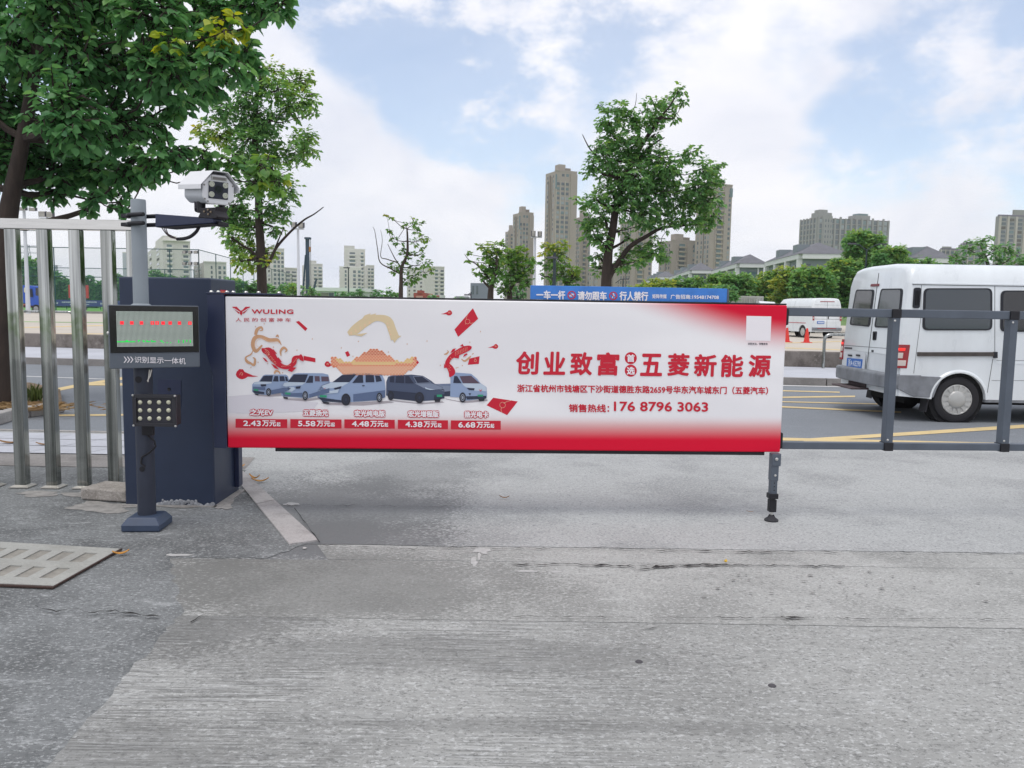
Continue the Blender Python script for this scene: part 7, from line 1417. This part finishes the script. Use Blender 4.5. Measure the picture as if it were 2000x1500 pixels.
floodpole(1045, 464, 52, 'white floodlight pole with two square lamps left of the tall beige tower', ((1037, 451, 1046, 461), (1050, 452, 1058.5, 461)), .10)
floodpole(47, 412, 80, 'tall white floodlight pole with four dark lamps seen through the first fence gap', ((38, 405, 52, 411), (58, 406, 71, 412), (38, 442, 52, 447), (58, 442, 71, 448)), .18)
floodpole(92, 424, 80, 'floodlight pole whose two lamps show just above the steel rail', ((77, 413, 90, 423), (92, 414, 105, 424)), .14)
floodpole(372, 495, 90, 'grey floodlight pole with two tiers of small dark lamps beyond the cabinet', ((357, 490, 364, 495), (368, 490, 375, 495), (379, 490, 387, 495), (357, 512, 364, 517), (368, 512, 375, 517), (379, 512, 387, 517)), .10)
def thinpole(px, ptop, d, label, arm=None, m=None, r=.06):
    t0 = PY(px, ptop, d); t_ = thing('street_lamp', (t0.x, d, 0), label, 'street lamp'); mb = MB(); mb.tube([(t0.x, d, 0), (t0.x, d, t0.z*.6), (t0.x, d, t0.z)], [r*1.2, r, r*.8], 8); build('pole', mb, m or M_dkp, t_, smooth=True)
    for a in (arm or ()): 
        p, q = PY(a[0], a[1], d), PY(a[2], a[3], d); mb = MB(); mb.tube([p, (p+q)/2 + Vector((0, 0, .15)), q], .035, 6); ar = build('arm', mb, m or M_dkp, t_, smooth=True); mb = MB(); mb.obox(q, Vector((.28, 0, 0)), Vector((0, .1, 0)), Vector((0, 0, .05))); build('lamp_head', mb, M_lampb, ar)
    return t_
thinpole(680.5, 524, 75, 'thin dark street lamp in front of the tallest cream tower', ((680.5, 526, 677, 523),)); thinpole(1083.5, 494, 42, 'dark surveillance pole in front of the yellow topped tree', ((1083, 506, 1079, 503),), r=.09)
thinpole(1693, 488, 58, 'dark double armed street lamp rising behind the tallest right hand tree', ((1693, 489, 1664, 476), (1693, 489, 1724, 477)), r=.08); thinpole(1217, 546, 70, 'dark street lamp with a camera arm right of the centre tree trunk', ((1202, 553, 1222, 545),))
thinpole(1009, 572, 60, 'short dark lamp post between the paired trees and the blue board', ((1009, 573, 1014, 570),)); thinpole(920, 570, 60, 'short dark lamp post left of the paired trees', ((920, 577, 914, 576),))
# piling rig
rgd = 140; rp_ = PY(600, 585, rgd); rig = thing('piling_rig', (rp_.x, rgd, 0), 'dark blue piling rig mast rising left of the cream towers', 'piling rig')
M_rig = mat('rig dark blue', '#2e4058', .5); M_org = mat('rig orange', '#a8682f', .6)
mb = MB(); a, b = PY(597.5, 590, rgd), PY(603, 466, rgd); mb.box((a.x, rgd, 0), (b.x, rgd+.5, b.z)); mst = build('mast', mb, M_rig, rig); mb = MB(); a, b = PY(595, 467, rgd), PY(606, 463.5, rgd); mb.box((a.x, rgd-.2, a.z), (b.x, rgd+.7, b.z)); build('mast_head', mb, M_rig, mst)
mb = MB(); a, b = PY(605.5, 590, rgd), PY(606.2, 466, rgd); mb.tube([(b.x, rgd+.1, 0), (b.x, rgd+.1, b.z)], .05, 6); build('kelly_cable', mb, M_dkp, rig); mb = MB(); a, b = PY(603.3, 492, rgd), PY(606.5, 482, rgd); mb.box((a.x, rgd-.1, a.z), (b.x, rgd+.4, b.z)); build('drive_head', mb, M_org, rig, bevel=.08)
mb = MB(); mb.tube([PY(591, 580, rgd), PY(597, 498, rgd)], .18, 6); build('back_strut', mb, M_rig, rig); mb = MB(); mb.tube([PY(611, 572, rgd), PY(617, 548, rgd)], .2, 6); mb.tube([PY(617, 548, rgd), PY(620, 545, rgd)], .12, 6); build('boom', mb, M_rig, rig)
mb = MB(); a, b = PY(594, 600, rgd), PY(612, 582, rgd); mb.box((a.x, rgd+.6, 0), (b.x, rgd+3.4, 2.2)); build('base_machine', mb, M_org, rig, bevel=.1)
# pylons
def pylon(px, ptop, pbot, wpx, d, label):
    t0, b0 = PY(px, ptop, d), PY(px, pbot, d); H = t0.z; w_ = wpx*d/F; t_ = thing('power_pylon', (t0.x, d, 0), label, 'power pylon', 'lattice pylons'); mb = MB()
    def leg(sx, sy, z): k = 1 - .72*z/H; return Vector((t0.x + sx*w_*.5*k, d + sy*w_*.5*k, z))
    rr = d*.00028
    for sx in (-1, 1):
        for sy in (-1, 1): mb.tube([leg(sx, sy, 0), leg(sx, sy, H)], rr, 4)
    n_ = 9
    for i in range(n_):
        z0, z1 = H*i/n_, H*(i+1)/n_
        for sy in (-1, 1): mb.tube([leg(-1, sy, z0), leg(1, sy, z1)], rr*.6, 3); mb.tube([leg(1, sy, z0), leg(-1, sy, z1)], rr*.6, 3)
    build('lattice', mb, mat('pylon steel', '#596273', .6), t_)
    for f in (.98, .86, .72):
        mb = MB(); hw_ = w_*.95
        for s_ in (-1, 1): mb.tube([(t0.x, d, H*f+w_*.12), (t0.x+s_*hw_*1.3, d, H*f)], rr*.8, 4); mb.tube([(t0.x, d, H*f-w_*.05), (t0.x+s_*hw_*1.3, d, H*f)], rr*.8, 4)
        build('cross_arm', mb, mat('pylon steel', '#596273', .6), t_)
pylon(53, 478, 560, 17, 330, 'large lattice power pylon beyond the court at the left'); pylon(110, 518, 575, 9, 480, 'small lattice pylon right of the larger one')
# sports court fences
M_cf = mat('court fence green', '#1f4a50', .6)
nm = bpy.data.materials.new('court netting'); nm.use_nodes = True; t = nm.node_tree; trn = N(t, 'ShaderNodeBsdfTransparent'); mxs = N(t, 'ShaderNodeMixShader', i_0=.14); t.nodes['Principled BSDF'].inputs['Base Color'].default_value = (*lin('#41706f'), 1); t.links.new(trn.outputs[0], mxs.inputs[1]); t.links.new(t.nodes['Principled BSDF'].outputs[0], mxs.inputs[2]); t.links.new(mxs.outputs[0], t.nodes['Material Output'].inputs[0])
cfn = thing('court_fence', (PY(391, 590, 92).x, 92, 0), 'tall dark green netting fence of the sports court with a receding right side', 'fence')
def fence_run(a, b, za, zb_, n_, rails, root, r=.06, net=True):
    for i in range(n_+1):
        f = i/n_; p = a.lerp(b, f); h = za + (zb_-za)*f; mb = MB(); mb.tube([(p.x, p.y, 0), (p.x, p.y, h)], r, 6); build('fence_post', mb, M_cf, root)
    for f in rails: mb = MB(); mb.tube([(a.x, a.y, za*f), (b.x, b.y, zb_*f)], r*.8, 5); build('fence_rail', mb, M_cf, root)
    if net: mb = MB(); mb.poly([(a.x, a.y+.07, .1), (b.x, b.y+.07, .1), (b.x, b.y+.07, zb_), (a.x, a.y+.07, za)]); build('netting', mb, nm, root)
ca_, cb_ = PY(390, 590, 92), PY(571, 590, 165); zt0 = PY(390, 487, 92).z
fence_run(Vector((PY(-60, 590, 92).x, 92, 0)), Vector((ca_.x, 92, 0)), zt0, zt0, 8, (.995, .55), cfn); fence_run(Vector((ca_.x, 92, 0)), Vector((cb_.x, 165, 0)), zt0, zt0, 9, (.995, .55), cfn)
cf2 = thing('inner_fence', (PY(200, 590, 88).x, 88.6, 0), 'lower dark green mesh fence in front of the tall court netting, behind the steel fence', 'fence'); zz2 = PY(150, 523, 88.6).z
fence_run(Vector((PY(40, 590, 88.6).x, 88.6, 0)), Vector((PY(380, 590, 88.6).x, 88.6, 0)), zz2, zz2, 6, (.995, .80), cf2, .05)
# flag board and the blue banner on the lawn
fg = thing('flag_board', (PY(153, 590, 120).x, 120, 0), 'red board with a yellow star standing above the blue banner on the lawn', 'board'); p, q = PY(134, 582, 120), PY(172, 557, 120)
mb = MB(); mb.box((p.x, 120, p.z), (q.x, 120.15, q.z)); pb_ = build('panel', mb, mat('flag red', '#c9302f', .5), fg)
mb = MB(); c_ = PY(140, 564, 119.98); mb.poly([c_ + Vector((math.sin(k*math.pi/5)*(.24 if k % 2 == 0 else .1), 0, math.cos(k*math.pi/5)*(.24 if k % 2 == 0 else .1))) for k in range(10)]); build('star', mb, mat('star yellow', '#e2c04a', .5), pb_)
mb = MB(); mb.box((p.x+.3, 120.02, 0), (p.x+.4, 120.12, p.z)); build('board_leg', mb, M_dkp, fg); mb = MB(); mb.box((q.x-.4, 120.02, 0), (q.x-.3, 120.12, p.z)); build('board_leg', mb, M_dkp, fg)
bn_ = thing('banner', (PY(160, 597, 119).x, 119, 0), 'long purple blue banner with white lettering along the lawn edge', 'banner'); p, q = PY(96, 595, 119), PY(262, 586.5, 119)
mb = MB(); p.z = PY(150, 598, 119).z; q.z = PY(150, 586, 119).z; mb.box((p.x, 119, p.z), (q.x, 119.06, q.z)); bp_ = build('sheet', mb, mat('banner violet', '#3b3f86', .6), bn_); 
mb = MB()
for k in range(6): x_ = p.x + (q.x-p.x)*k/5; mb.box((x_-.04, 119.07, 0), (x_+.04, 119.15, q.z+.1))
build('stakes', mb, M_dkp, bn_)
M_bw = mat('banner white', '#c9cde0', .5); mb = MB(); rz = random.Random(4)
for (x0, y0, x1, y1) in ((121, 588.6, 188, 591.6), (137, 593.6, 174, 596.2), (196, 591, 206, 595), (102, 590, 114, 594)):      # lettering too far off to read: small white strokes
    x = x0
    while x < x1:
        w_ = rz.uniform(.8, 1.8); a, b = PY(x, y1 - rz.uniform(0, .6), 118.97), PY(x + w_, y0 + rz.uniform(0, .6), 118.97); mb.poly([a, (b.x, a.y, a.z), b, (a.x, a.y, b.z)]); x += w_ + rz.uniform(.5, 1.0)
build('print_strokes', mb, M_bw, bp_)

# light summer haze over the far towers
hz = bpy.data.materials.new('haze'); hz.use_nodes = True; t = hz.node_tree; t.nodes.clear(); vo = N(t, 'ShaderNodeVolumePrincipled', i_Density=.0002); vo.inputs['Color'].default_value = (*lin('#f2f4f9'), 1); vo.inputs['Anisotropy'].default_value = .2; mo = N(t, 'ShaderNodeOutputMaterial'); t.links.new(vo.outputs[0], mo.inputs['Volume'])
mb = MB(); mb.box((-1120, -70, -1.05), (1120, 1320, 175)); hb = build('haze', mb, hz); hb['kind'] = 'stuff'
for _o in list(bpy.data.objects):
    if '_base' in _o: del _o['_base']
